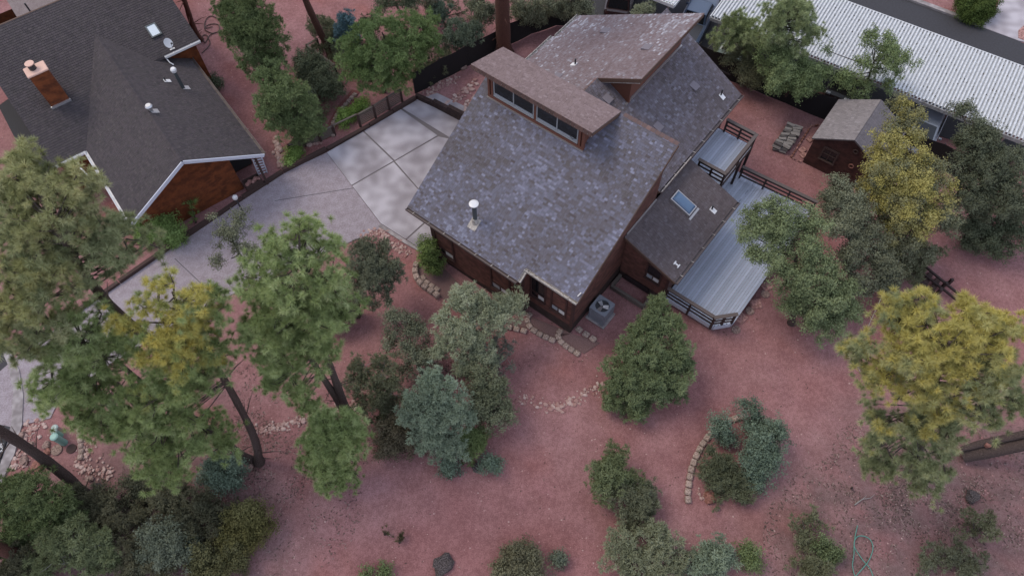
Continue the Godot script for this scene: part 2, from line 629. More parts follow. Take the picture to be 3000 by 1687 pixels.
# ------------------------------------------------------------------ the brown house with the big grey roof
func make_red_house() -> void:
	var h := thing("brown_house", "brown timber house with large grey shingle roofs, clerestory dormer and decks", "house", Vector3(2.977, 0, -16.679), -deg_to_rad(38.927))
	var A := Vector3(1, 0, 0)
	var up := Vector3.UP
	# walls, in house axes: x along the front, z towards the front
	var w := MB.new()
	w.walls([[-8.6, 0.64, 0.15, 4.05], [-2.65, 0.64, 0.75, 4.05], [-2.65, 0.0, 0.75, 4.35], [0.0, 0.0, 0.9, 4.35], [0.0, -7.0, 1.3, 8.45], [-8.6, -7.0, 0.4, 8.45]])
	part(w, "wall", M.red_siding, h)
	w = MB.new()
	w.walls([[-10.6, -7.05, 0.1, 4.7], [-5.4, -7.05, 0.1, 7.45], [-0.35, -7.05, 0.1, 4.6], [-0.35, -15.0, 0.1, 4.6], [-5.4, -15.0, 0.1, 7.45], [-10.6, -15.0, 0.1, 4.7]])
	part(w, "wall", M.red_siding, h)
	w = MB.new()
	w.walls([[0.02, -4.5, 0.6, 3.98], [2.75, -4.5, 0.6, 3.0], [2.75, -10.15, 0.6, 3.0], [0.02, -10.15, 0.6, 3.98]])
	part(w, "wall", M.red_siding, h)
	var fo := MB.new()
	fo.walls([[-8.56, 0.60, -0.3, 1.0], [-2.69, 0.60, -0.3, 1.0], [-2.69, -0.04, -0.3, 1.0], [-0.04, -0.04, -0.3, 1.0], [-0.04, -6.96, -0.3, 1.4], [-8.56, -6.96, -0.3, 1.0]])
	part(fo, "foundation", M.foundation, h)
	fo = MB.new()
	fo.walls([[0.03, -4.54, -0.3, 0.7], [2.71, -4.54, -0.3, 0.7], [2.71, -10.1, -0.3, 0.7], [0.03, -10.1, -0.3, 0.7]])
	part(fo, "foundation", M.foundation, h)
	# corner boards and belt trim
	for c in [[-8.6, 0.64, 0.15, 4.0], [-2.65, 0.64, 0.7, 4.0], [0.0, 0.0, 0.9, 4.3], [2.75, 4.5 * -1.0, 0.6, 2.95]]:
		var cb := MB.new()
		cb.beam(Vector3(c[0], c[2], c[1]), Vector3(c[0], c[3], c[1]), 0.14, 0.14, A)
		part(cb, "corner_board", M.red_trim, h)

	# main front roof: a long plane rising from the stepped front eave to the ridge
	var s1 := 0.58
	var r1 := func(x: float, b: float) -> Vector3: return Vector3(x, 4.4 + (b + 0.33) * s1, -b)
	var p1 := [r1.call(-9.8, -0.99), r1.call(-2.68, -0.99), r1.call(-2.68, -0.34), r1.call(0.38, -0.34), r1.call(0.38, 7.02), r1.call(-9.8, 7.02)]
	var main_roof := roof_part(h, "front_roof", p1, 0.2)
	var grey := [Color(0.105, 0.09, 0.096), Color(0.125, 0.11, 0.12), Color(0.14, 0.128, 0.148), Color(0.155, 0.147, 0.18), Color(0.172, 0.17, 0.222), Color(0.208, 0.214, 0.288), Color(0.265, 0.278, 0.37)]
	shingles(main_roof, p1, A, 0.12, grey, 0.05, 0.36, M.shingle, 101, 300)
	var brown := [Color(0.20, 0.125, 0.115), Color(0.24, 0.15, 0.135), Color(0.17, 0.11, 0.105)]
	caps(main_roof, r1.call(-2.6, 7.04), r1.call(0.38, 7.04), Vector3(0, -0.5, 0.86), Vector3(0, -0.5, -0.86), brown, M.shingle, 12)
	var fa := MB.new()
	fa.beam(r1.call(0.395, -0.34) - up * 0.11, r1.call(0.395, 7.02) - up * 0.11, 0.03, 0.21)
	part(fa, "fascia", M.fascia, main_roof)
	gutter(main_roof, r1.call(-9.8, -0.99), r1.call(-2.68, -0.99), Vector3(0, 0, 1), M.gutter_dark, M.gutter_pale)
	gutter(main_roof, r1.call(-2.66, -0.34), r1.call(0.38, -0.34), Vector3(0, 0, 1), M.gutter_pale, M.gutter_pale)
	gutter(main_roof, r1.call(-2.68, -0.97), r1.call(-2.68, -0.36), Vector3(1, 0, 0), M.gutter_pale, M.gutter_pale)
	var tip := MB.new()
	tip.beam(r1.call(0.22, -0.16) + up * 0.02, r1.call(0.30, -0.02) + up * 0.16, 0.05, 0.03)
	part(tip, "flashing_strip", M.white_metal, main_roof)

	mat("window_grey", lin(0.30, 0.32, 0.33), 0.5)
	# clerestory dormer on the main roof: windows facing front, roof falling back to the ridge
	var dz := -5.02
	var dw := MB.new()
	dw.walls([[-9.0, dz, 7.2, 9.0], [-3.45, dz, 7.2, 9.0], [-3.45, -7.0, 7.2, 8.6], [-9.0, -7.0, 7.2, 8.6]])
	var dorm := part(dw, "dormer", M.cedar_post, h)
	var dr := [Vector3(-9.82, 9.38, -4.6), Vector3(-2.78, 9.38, -4.6), Vector3(-2.78, 8.69, -7.04), Vector3(-9.82, 8.69, -7.04)]
	var droof := roof_part(h, "dormer_roof", dr, 0.16)
	var rose := [Color(0.215, 0.155, 0.152), Color(0.24, 0.175, 0.172), Color(0.265, 0.195, 0.192), Color(0.29, 0.215, 0.212), Color(0.32, 0.245, 0.245)]
	shingles(droof, dr, A, 0.13, rose, 0.0, 0.15, M.shingle, 202)
	caps(droof, Vector3(-9.82, 9.36, -4.585), Vector3(-2.78, 9.36, -4.585), Vector3(0, -0.98, 0.12), Vector3(0, -0.28, -0.96), [Color(0.14, 0.085, 0.072), Color(0.165, 0.10, 0.085), Color(0.12, 0.075, 0.065)], M.shingle, 22, 0.24)
	fa = MB.new()
	fa.beam(Vector3(-9.82, 9.17, -4.62), Vector3(-2.78, 9.17, -4.62), 0.04, 0.1)
	part(fa, "fascia", M.gutter_pale, droof)
	fa = MB.new()
	fa.beam(Vector3(-2.765, 9.27, -4.6), Vector3(-2.765, 8.58, -7.04), 0.03, 0.17)
	fa.beam(Vector3(-2.82, 9.18, -4.66), Vector3(-2.82, 8.5, -7.0), 0.03, 0.16)
	part(fa, "fascia", M.fascia, droof)
	for x in [-9.06, -8.85, -6.22, -3.62, -3.41]:
		var pm := MB.new()
		pm.beam(Vector3(x, 7.45, dz + 0.02), Vector3(x, 9.2, dz + 0.02), 0.15 if x != -6.22 else 0.12, 0.12, A)
		part(pm, "post", M.cedar_post, dorm)
	for k in 2:
		var x0: float = [-8.76, -6.14][k]
		var x1: float = [-6.29, -3.71][k]
		var xm := (x0 + x1) * 0.5
		var fr := MB.new()
		var z := dz + 0.06
		fr.beam(Vector3(x0, 7.75, z), Vector3(x1, 7.75, z), 0.07, 0.10)
		fr.beam(Vector3(x0, 9.1, z), Vector3(x1, 9.1, z), 0.05, 0.05)
		for x in [x0 + 0.03, xm, x1 - 0.03]:
			fr.beam(Vector3(x, 7.8, z), Vector3(x, 9.07, z), 0.045, 0.055, A)
		var wf := part(fr, "window", M.window_grey, dorm)
		for e in [[x0 + 0.06, xm - 0.03], [xm + 0.03, x1 - 0.06]]:
			var g := MB.new()
			g.box(Vector3((e[0] + e[1]) * 0.5, 8.43, dz + 0.045), Vector3(e[1] - e[0], 1.26, 0.012))
			part(g, "pane", M.glass_dark, wf)
			var sl := MB.new()
			sl.box(Vector3((e[0] + e[1]) * 0.5, 7.86, dz + 0.058), Vector3(e[1] - e[0], 0.13, 0.012))
			part(sl, "window_screen", M.glass_pale, wf)
	var sill := MB.new()
	sill.beam(Vector3(-9.12, 7.57, dz + 0.06), Vector3(-3.36, 7.57, dz + 0.06), 0.1, 0.16)
	part(sill, "sill_board", M.cedar_post, dorm)
	sill = MB.new()
	sill.beam(Vector3(-9.15, 7.47, dz + 0.14), Vector3(-3.33, 7.47, dz + 0.14), 0.05, 0.07)
	part(sill, "flashing", M.flashing, dorm)
	var wr := MB.new()
	var ring := []
	for i in 13:
		ring.append(Vector3(-4.0 + 0.11 * cos(TAU * i / 12.0), 7.95 + 0.09 * sin(TAU * i / 12.0), dz + 0.09))
	wr.tube(ring, [0.012, 0.012, 0.012, 0.012, 0.012, 0.012, 0.012, 0.012, 0.012, 0.012, 0.012, 0.012, 0.012], 5, false)
	part(wr, "wire_ring", M.dark_metal, dorm)

	# back wing: two planes meeting in a ridge that runs away from the front; the left one sails on past it
	var b3 := func(x: float, b: float) -> Vector3: return Vector3(x, 4.7 - 0.56 * x, -b)
	var p3 := [b3.call(0.0, 7.2), b3.call(0.0, 15.55), b3.call(-5.4, 15.55), b3.call(-5.4, 7.05), b3.call(-0.5, 7.05)]
	var east := roof_part(h, "side_roof", p3, 0.18)
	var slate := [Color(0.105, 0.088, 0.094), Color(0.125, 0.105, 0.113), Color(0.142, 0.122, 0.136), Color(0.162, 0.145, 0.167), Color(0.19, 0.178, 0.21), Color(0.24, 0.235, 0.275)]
	shingles(east, p3, Vector3(0, 0, 1), 0.13, slate, -0.04, 0.3, M.shingle, 303)
	gutter(east, b3.call(0.0, 7.2), b3.call(0.0, 15.55), Vector3(1, 0, 0), M.gutter_dark, M.gutter_pale)
	var gl := MB.new()
	gl.beam(b3.call(0.12, 7.22) + up * 0.075, b3.call(0.12, 10.1) + up * 0.075, 0.05, 0.03)
	part(gl, "gutter_lip", M.gutter_pale, east)
	fa = MB.new()
	fa.beam(b3.call(0.02, 7.17) - up * 0.1, b3.call(-0.9, 7.03) - up * 0.1, 0.04, 0.2)
	part(fa, "fascia", M.fascia, east)
	var b4 := func(x: float, b: float) -> Vector3: return Vector3(x, 7.7 + 0.56 * (x + 5.4), -b)
	var p4 := [b4.call(-10.95, 7.05), b4.call(-5.4, 7.05), b4.call(-5.4, 9.05), b4.call(-3.02, 9.05), b4.call(-3.02, 14.85), b4.call(-10.7, 15.3), b4.call(-10.7, 13.05), b4.call(-10.95, 13.05)]
	var west := roof_part(h, "upper_roof", p4, 0.2)
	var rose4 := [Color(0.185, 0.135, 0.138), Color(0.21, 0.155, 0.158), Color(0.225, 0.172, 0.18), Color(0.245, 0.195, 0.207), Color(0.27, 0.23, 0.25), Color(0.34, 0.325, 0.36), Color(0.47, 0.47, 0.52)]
	shingles(west, p4, Vector3(0, 0, 1), 0.13, rose4, -0.02, 0.36, M.shingle, 404)
	caps(west, b4.call(-5.4, 7.3), b4.call(-5.4, 9.05), Vector3(0.87, -0.49, 0), Vector3(-0.87, -0.49, 0), brown, M.shingle, 32)
	fa = MB.new()
	fa.beam(b4.call(-3.005, 9.05) - up * 0.11, b4.call(-3.005, 14.85) - up * 0.11, 0.03, 0.21)
	fa.beam(b4.call(-5.35, 9.035) - up * 0.11, b4.call(-3.02, 9.035) - up * 0.11, 0.03, 0.21)
	part(fa, "fascia", M.fascia, west)
	var so := MB.new()
	so.beam(b4.call(-5.2, 9.09) - up * 0.26, b4.call(-3.1, 9.09) - up * 0.26, 0.04, 0.1)
	so.beam(b4.call(-3.1, 9.1) - up * 0.27, b4.call(-3.1, 14.8) - up * 0.27, 0.04, 0.12)
	part(so, "soffit_board", M.gutter_pale, west)
	gutter(west, b4.call(-10.95, 7.1), b4.call(-10.95, 13.05), Vector3(-1, 0, 0), M.gutter_pale, M.gutter_pale)
	gutter(west, b4.call(-10.7, 13.05), b4.call(-10.7, 15.3), Vector3(-1, 0, 0), M.gutter_pale, M.gutter_pale)
	# clerestory wall under the sailing edge, standing on the side roof
	var cw := MB.new()
	cw.walls([[-3.75, -9.4, 6.6, 8.35], [-3.75, -14.6, 6.6, 8.35], [-5.3, -14.6, 6.6, 7.5], [-5.3, -9.4, 6.6, 7.5]])
	part(cw, "clerestory_wall", M.cedar_post, h)
	var fl := MB.new()
	fl.beam(Vector3(-3.68, 6.80, -9.2), Vector3(-3.68, 6.80, -14.6), 0.09, 0.05)
	part(fl, "flashing", M.flashing, h)
	var brc := MB.new()
	brc.beam(Vector3(-3.7, 6.75, -9.45), Vector3(-3.7, 8.4, -9.45), 0.14, 0.14, A)
	brc.beam(Vector3(-3.7, 8.3, -9.3), Vector3(-3.1, 8.65, -9.3), 0.1, 0.14)
	part(brc, "post", M.cedar_post, h)

	# low side wing with the skylight
	var b5 := func(x: float, b: float) -> Vector3: return Vector3(x, 4.2 - 0.37 * x, -b)
	var p5 := [b5.call(0.01, 4.15), b5.call(3.15, 4.15), b5.call(3.15, 10.38), b5.call(0.01, 10.38)]
	var low := roof_part(h, "low_roof", p5, 0.16)
	var dim := [Color(0.098, 0.078, 0.08), Color(0.112, 0.09, 0.092), Color(0.124, 0.101, 0.105), Color(0.138, 0.115, 0.122), Color(0.158, 0.136, 0.147)]
	shingles(low, p5, Vector3(0, 0, 1), 0.13, dim, 0.0, 0.18, M.shingle, 505)
	gutter(low, b5.call(3.15, 4.15), b5.call(3.15, 10.38), Vector3(1, 0, 0), M.gutter_dark, M.gutter_pale)
	fa = MB.new()
	fa.beam(b5.call(0.05, 4.13) - up * 0.09, b5.call(3.17, 4.13) - up * 0.09, 0.04, 0.18)
	part(fa, "fascia", M.fascia, low)
	fl = MB.new()
	fl.beam(b5.call(0.05, 4.3) + up * 0.07, b5.call(0.05, 7.0) + up * 0.07, 0.06, 0.1)
	part(fl, "flashing", M.flashing, low)
	# domed skylight
	var dn5 := Vector3(1, -0.37, 0).normalized()
	var n5 := Vector3(0.37, 1, 0).normalized()
	var bz := Vector3(0, 0, 1)
	var sc: Vector3 = b5.call(1.12, 7.92)
	var bs := Basis(dn5, n5, bz)
	var sk := MB.new()
	for e in [[Vector3(-0.62, 0.08, 0), Vector3(0.06, 0.17, 0.74)], [Vector3(0.62, 0.08, 0), Vector3(0.06, 0.17, 0.74)], [Vector3(0, 0.08, 0.34), Vector3(1.18, 0.17, 0.06)], [Vector3(0, 0.08, -0.34), Vector3(1.18, 0.17, 0.06)]]:
		sk.box(sc + bs * e[0], e[1], bs)
	var sky_l := part(sk, "skylight", M.flashing, low)
	var dome := MB.new()
	var rr := []
	for k in 5:
		var ins := [0.0, 0.03, 0.09, 0.18, 0.28]
		var hh := [0.16, 0.22, 0.265, 0.29, 0.30]
		var ring2 := []
		for q in [[-1, 1], [1, 1], [1, -1], [-1, -1]]:
			ring2.append(sc + bs * Vector3(q[0] * (0.59 - ins[k]), hh[k], q[1] * (0.31 - ins[k])))
		rr.append(ring2)
	dome.loft(rr)
	part(dome, "dome", M.skylight_glass, sky_l)
	var pan := MB.new()
	pan.box(b5.call(1.86, 7.92) + n5 * 0.035, Vector3(0.12, 0.02, 0.9), bs)
	part(pan, "pipe_flashing", M.flashing, low)
	vent_pipe(low, b5.call(2.4, 8.9), 0.3, 0.05, dn5, M.dark_metal)
	var bits := MB.new()
	bits.box(b5.call(2.7, 4.96) + n5 * 0.05, Vector3(0.30, 0.05, 0.07), bs)
	bits.box(b5.call(2.58, 4.96) + n5 * 0.05, Vector3(0.06, 0.06, 0.22), bs)
	bits.box(b5.call(2.82, 4.96) + n5 * 0.05, Vector3(0.06, 0.06, 0.22), bs)
	part(bits, "gutter_bracket", M.white_metal, low)

	# small things on the roofs
	var dn3 := Vector3(1, -0.56, 0).normalized()
	for q in [[-1.96, 13.41], [-1.95, 9.82], [-4.44, 8.62]]:
		roof_vent(east, b3.call(q[0], q[1]), bz, dn3, M.gutter_dark if false else vent_m())
	for q in [[-1.5, 13.1], [-1.55, 9.35]]:
		var st := MB.new()
		st.beam(b3.call(q[0] - 0.9, q[1] + 0.55) + up * 0.05, b3.call(q[0] - 0.1, q[1] - 0.3) + up * 0.05, 0.03, 0.015)
	vent_pipe(east, b3.call(-0.72, 14.4), 0.42, 0.045, dn3, M.dark_metal)
	var dn4 := Vector3(-1, -0.56, 0).normalized()
	for q in [[-7.75, 13.45], [-4.3, 11.75], [-7.8, 9.1]]:
		roof_vent(west, b4.call(q[0], q[1]), bz, dn4, vent_m())
	vent_pipe(west, b4.call(-7.5, 10.2), 0.4, 0.045, dn4, M.dark_metal)
	var ven := MB.new()
	ven.box(b4.call(-10.2, 9.55) + up * 0.1, Vector3(0.5, 0.05, 0.3))
	part(ven, "gutter_guard", M.white_metal, west)
	# stove pipe with a round cap
	var sb: Vector3 = r1.call(-6.15, 0.1)
	var sp := MB.new()
	sp.tube([sb - up * 0.1, sb + up * 1.35], [0.115, 0.115], 16)
	var stove := part(sp, "stove_pipe", M.flue, main_roof)
	var cap := MB.new()
	cap.disc(sb, 0.13, 1.30, 1.48, 18, 0.2)
	part(cap, "cap_skirt", M.dark_metal, stove)
	cap = MB.new()
	cap.disc(sb, 0.235, 1.48, 1.52, 20)
	cap.disc(sb, 0.235, 1.52, 1.56, 20, 0.12)
	part(cap, "rain_cap", M.white_metal, stove)
	var col := MB.new()
	col.disc(sb, 0.19, 0.0, 0.32, 16, 0.14)
	var fb := Basis(A, Vector3(0, 0.865, 0.502), Vector3(0, -0.502, 0.865))
	col.box(sb + fb * Vector3(0, 0.04, 0.1), Vector3(0.5, 0.02, 0.62), fb)
	part(col, "pipe_flashing", M.gutter_pale, stove)

	# windows
	var fz := Vector3(0, 0, 1)
	var blind := [M.glass_dark, M.blind, M.red_siding]
	window(h, Vector3(-7.84, 1.0, 0.645), A, fz, 1.24, 1.9, 0.5, blind, M.red_trim)
	window(h, Vector3(-4.05, 1.1, 0.645), A, fz, 1.2, 1.9, 0.5, [M.glass_pale, M.blind, M.red_siding], M.red_trim)
	window(h, Vector3(-2.12, 1.55, 0.005), A, fz, 0.9, 1.85, 0.5, [M.glass_dark, M.blind, M.glass_dark], M.red_trim)
	window(h, Vector3(-0.84, 1.52, 0.005), A, fz, 0.9, 1.85, 0.5, [M.glass_pale, M.blind, M.red_siding], M.red_trim)
	window(h, Vector3(1.9, 1.5, -4.495), A, fz, 0.84, 1.3, 0.45, [M.glass_pale, M.blind, M.glass_dark], M.red_trim)
	# basement light well below the side wing
	var well := MB.new()
	well.beam(Vector3(0.1, 0.14, -3.62), Vector3(2.2, 0.14, -3.62), 0.16, 0.3)
	well.beam(Vector3(0.14, 0.14, -3.7), Vector3(0.14, 0.14, -4.5), 0.16, 0.3)
	well.beam(Vector3(2.16, 0.14, -3.7), Vector3(2.16, 0.14, -4.5), 0.16, 0.3)
	part(well, "light_well", M.old_timber, h)
	var wp := MB.new()
	wp.box(Vector3(1.15, 0.33, -4.49), Vector3(1.5, 0.5, 0.03))
	part(wp, "pane", M.glass_dark, h)
	# meter box and flood light on the front wall
	var bx := MB.new()
	bx.cbox(Vector3(-8.1, 0.62, 0.8), Vector3(0.42, 0.6, 0.3), 0.03)
	part(bx, "meter_box", M.red_trim, h)
	bx = MB.new()
	bx.cbox(Vector3(-8.2, 0.72, 1.0), Vector3(0.14, 0.16, 0.12), 0.03)
	part(bx, "tap_cover", M.white_metal, h)


func vent_m() -> Material:
	if not M.has("vent"):
		mat("vent", lin(0.185, 0.165, 0.185), 0.8)
	return M.vent


# ------------------------------------------------------------------ the neighbour's house
func make_neighbour_house() -> void:
	var up := Vector3.UP
	# axes: x along the gable (towards the drive's far end), z towards the viewer; origin under the gable peak
	var P := Vector3(0.806, 0, -0.592)
	var Q := Vector3(0.592, 0, 0.806)
	var h := thing("orange_house", "low orange walled house with dark brown shingle roof and white trim", "house", P * 0.9 - Q * 29.7, deg_to_rad(36.3))
	var X := Vector3(1, 0, 0)
	var Z := Vector3(0, 0, 1)
	var mp := func(x: float, z: float) -> Vector3: return Vector3(x, 2.8 + 0.4 * (-6.35 - z), z)
	var pm := [mp.call(-5.8, -6.35), mp.call(-2.0, -6.35), mp.call(0.6, -9.2), mp.call(4.8, -9.2), mp.call(4.8, -14.5), mp.call(-5.8, -14.5)]
	var main := roof_part(h, "main_roof", pm, 0.18)
	var dk := [Color(0.078, 0.067, 0.072), Color(0.09, 0.078, 0.083), Color(0.10, 0.087, 0.092), Color(0.11, 0.097, 0.102), Color(0.122, 0.108, 0.113)]
	shingles(main, pm, X, 0.15, dk, 0.0, 0.12, M.dark_shingle, 601)
	var bk := [Vector3(-3.15, 5.2, -14.5), Vector3(4.8, 5.2, -14.5), Vector3(4.8, 5.0, -21.0), Vector3(-3.15, 5.0, -21.0)]
	var fb := MB.new()
	fb.plate(bk, 0.25)
	var back := part(fb, "flat_back_roof", mat("pale_roof", lin(0.26, 0.22, 0.215), 0.9, T.gravel, 0.3), h)
	fb = MB.new()
	fb.tube([Vector3(-2.35, 5.0, -16.0), Vector3(-2.35, 5.75, -16.0)], [0.05, 0.05], 8)
	part(fb, "vent_pipe", M.dark_metal, back)
	fb = MB.new()
	fb.beam(Vector3(-5.8, 6.02, -14.52), Vector3(4.8, 6.02, -14.52), 0.1, 0.12)
	part(fb, "ridge_trim", M.fascia, main)
	var we := [Vector3(0, 5.05, 0), Vector3(3.86, 2.8, 0), Vector3(3.86, 2.8, -10.6), Vector3(0, 5.05, -12.2)]
	var wr := roof_part(h, "wing_roof", we, 0.18)
	shingles(wr, we, Z, 0.15, dk, 0.08, 0.12, M.dark_shingle, 603)
	var ww := [Vector3(0, 5.05, -12.2), Vector3(-3.86, 2.8, -6.35), Vector3(-3.86, 2.8, 0), Vector3(0, 5.05, 0)]
	var wl := roof_part(h, "wing_roof", ww, 0.18)
	shingles(wl, ww, Z, 0.15, dk, 0.02, 0.12, M.dark_shingle, 604)
	caps(wr, Vector3(0, 5.06, -11.0), Vector3(0, 5.06, 0), Vector3(0.86, -0.5, 0), Vector3(-0.86, -0.5, 0), [dk[1], dk[2], dk[3]], M.dark_shingle, 61)
	# walls
	var w := MB.new()
	w.walls([[-3.5, -1.0, 0.0, 2.8], [0.0, -1.0, 0.0, 4.84], [2.2, -1.0, 0.0, 3.55], [2.2, -2.4, 0.0, 3.55], [3.5, -2.4, 0.0, 2.8], [3.5, -9.6, 0.0, 2.8], [0, -9.6, 0, 4.8], [-3.5, -9.6, 0.0, 2.8]])
	part(w, "wall", M.orange_wall, h)
	w = MB.new()
	w.walls([[-5.5, -6.7, 0.0, 2.7], [-2.0, -6.7, 0.0, 2.7], [-2.0, -9.5, 0.0, 3.8], [4.5, -9.5, 0.0, 3.8], [4.5, -14.5, 0.0, 5.8], [4.5, -18.8, 0.0, 4.0], [-5.5, -18.8, 0.0, 4.0], [-5.5, -14.5, 0.0, 5.8]])
	part(w, "wall", M.orange_wall, h)
	# white barge boards, gutters
	var f := MB.new()
	f.beam(Vector3(0, 4.97, 0.02), Vector3(3.9, 2.7, 0.02), 0.05, 0.2)
	part(f, "barge_board", M.white_trim, wr)
	f = MB.new()
	f.beam(Vector3(0, 4.97, 0.02), Vector3(-3.9, 2.7, 0.02), 0.05, 0.2)
	part(f, "barge_board", M.white_trim, wl)
	gutter(wr, Vector3(3.86, 2.8, 0), Vector3(3.86, 2.8, -10.5), Vector3(1, 0, 0), M.gutter_dark, M.gutter_dark)
	gutter(wl, Vector3(-3.86, 2.8, 0), Vector3(-3.86, 2.8, -6.3), Vector3(-1, 0, 0), M.white_metal, M.white_metal)
	gutter(main, mp.call(-5.8, -6.35), mp.call(-3.95, -6.35), Z, M.white_metal, M.white_metal)
	gutter(main, mp.call(2.55, -9.2), mp.call(4.8, -9.2), Z, M.white_metal, M.white_metal)
	var ds := MB.new()
	ds.tube([Vector3(2.6, 3.78, -9.05), Vector3(2.62, 3.7, -8.8), Vector3(2.75, 3.56, -8.66)], [0.035, 0.035, 0.035], 6)
	part(ds, "downspout", M.white_metal, main)
	ds = MB.new()
	ds.tube([Vector3(-4.6, 2.72, -6.2), Vector3(-4.6, 2.6, -5.4), Vector3(-4.4, 2.4, -4.2)], [0.05, 0.05, 0.05], 6)
	part(ds, "downspout", M.white_metal, main)
	# dark porch strip along the far side
	var por := MB.new()
	por.plate([Vector3(-6.85, 2.7, -6.3), Vector3(-5.83, 2.7, -6.4), Vector3(-5.83, 2.7, -13.2), Vector3(-6.75, 2.7, -12.9)], 0.2)
	part(por, "porch_roof", M.membrane, h)
	for z in [-6.6, -9.5, -12.7]:
		var pp := MB.new()
		pp.beam(Vector3(-6.6, 0, z), Vector3(-6.6, 2.5, z), 0.12, 0.12, X)
		part(pp, "porch_post", M.timber, h)
	# chimney
	var ch := MB.new()
	ch.box(Vector3(-3.63, 4.7, -9.53), Vector3(1.02, 3.0, 0.74))
	var chim := part(ch, "chimney", M.orange_wall, main)
	var cc := MB.new()
	cc.cbox(Vector3(-3.63, 6.24, -9.53), Vector3(1.12, 0.09, 0.84), 0.03)
	part(cc, "chimney_cap", M.chimney_cap, chim)
	cc = MB.new()
	cc.disc(Vector3(-3.72, 6.28, -9.6), 0.19, 0, 0.32, 16)
	part(cc, "flue", M.dark_metal, chim)
	cc = MB.new()
	cc.disc(Vector3(-3.72, 6.62, -9.6), 0.24, 0, 0.05, 18)
	part(cc, "flue_cap", M.chimney_cap, chim)
	cc = MB.new()
	cc.box(Vector3(-3.63, 4.0, -9.11), Vector3(1.12, 0.14, 0.08))
	part(cc, "flashing", M.galvanised, chim)
	# skylight on the main plane
	var sc: Vector3 = mp.call(2.86, -10.73)
	var bs := Basis(X, Vector3(0, 0.928, 0.371), Vector3(0, -0.371, 0.928))
	var sk := MB.new()
	for e in [[Vector3(-0.28, 0.08, 0), Vector3(0.08, 0.14, 0.84)], [Vector3(0.28, 0.08, 0), Vector3(0.08, 0.14, 0.84)], [Vector3(0, 0.08, 0.38), Vector3(0.48, 0.14, 0.08)], [Vector3(0, 0.08, -0.38), Vector3(0.48, 0.14, 0.08)]]:
		sk.box(sc + bs * e[0], e[1], bs)
	var sl := part(sk, "skylight", M.flue, main)
	sk = MB.new()
	sk.box(sc + bs * Vector3(0, 0.12, 0), Vector3(0.48, 0.02, 0.68), bs)
	part(sk, "pane", M.skylight_diffuse, sl)
	# satellite dish
	var dc: Vector3 = mp.call(3.18, -9.35)
	var dm := MB.new()
	dm.tube([dc, dc + Vector3(-0.02, 0.42, 0.05), dc + Vector3(-0.1, 0.55, 0.12)], [0.022, 0.022, 0.022], 6)
	dm.box(dc + up * 0.03, Vector3(0.3, 0.03, 0.12))
	var dish := part(dm, "satellite_dish", M.galvanised, h)
	var ax := Vector3(0.25, 0.55, 0.8).normalized()
	var ux := ax.cross(up).normalized()
	var uy := ux.cross(ax)
	var dd := MB.new()
	var c0 := dc + Vector3(-0.08, 0.62, 0.16)
	var rings := []
	for k in 4:
		var ring := []
		var rr: float = [0.02, 0.11, 0.19, 0.25][k]
		for i in 18:
			ring.append(c0 + (ux * cos(TAU * i / 18.0) + uy * sin(TAU * i / 18.0) * 1.15) * rr + ax * (rr * rr * 0.6))
		rings.append(ring)
	dd.loft(rings, true, false)
	part(dd, "reflector", M.white_metal, dish)
	dd = MB.new()
	dd.tube([c0 - uy * 0.32 + ax * 0.05, c0 + ax * 0.42 - uy * 0.1], [0.012, 0.012], 5)
	dd.box(c0 + ax * 0.44 - uy * 0.08, Vector3(0.1, 0.08, 0.08))
	part(dd, "feed_arm", M.dark_metal, dish)
	# roof vents and turbine caps on the wing
	var wp := func(x: float, z: float) -> Vector3: return Vector3(x, 5.05 - 0.583 * absf(x), z)
	for q in [[2.39, -6.43, 1.3, 0.17], [0.16, -4.3, 0.3, 0.2]]:
		var at: Vector3 = wp.call(q[0], q[1])
		var v := MB.new()
		v.tube([at - up * 0.1, at + up * q[2]], [0.1, 0.1], 12)
		var vp := part(v, "vent_pipe", M.flue if q[2] > 0.5 else M.galvanised, wr)
		v = MB.new()
		v.disc(at, q[3] * 0.8, q[2] - 0.05, q[2] + 0.12, 18, q[3])
		v.disc(at, q[3], q[2] + 0.12, q[2] + 0.2, 18, q[3] * 0.7)
		part(v, "vent_cap", M.white_metal if q[2] > 0.5 else M.galvanised, vp)
		v = MB.new()
		var n := Vector3(0.504, 0.864, 0)
		v.box(at + n * 0.035 + Vector3(0.12, -0.07, 0), Vector3(0.42, 0.02, 0.36), Basis(Vector3(0.864, -0.504, 0), n, Z))
		part(v, "pipe_flashing", M.flashing, vp)
	vent_pipe(wr, wp.call(1.78, -7.13), 0.3, 0.04, Vector3(0.864, -0.504, 0), M.dark_metal)
	# open porch at the end of the gable: rack and planter
	var pl := MB.new()
	pl.box(Vector3(2.85, 1.35, -2.36), Vector3(1.2, 2.5, 0.06))
	part(pl, "porch_door", M.membrane, h)
	var po := MB.new()
	po.beam(Vector3(3.45, 0, -0.45), Vector3(3.45, 2.62, -0.45), 0.12, 0.12, X)
	part(po, "porch_post", M.timber, h)



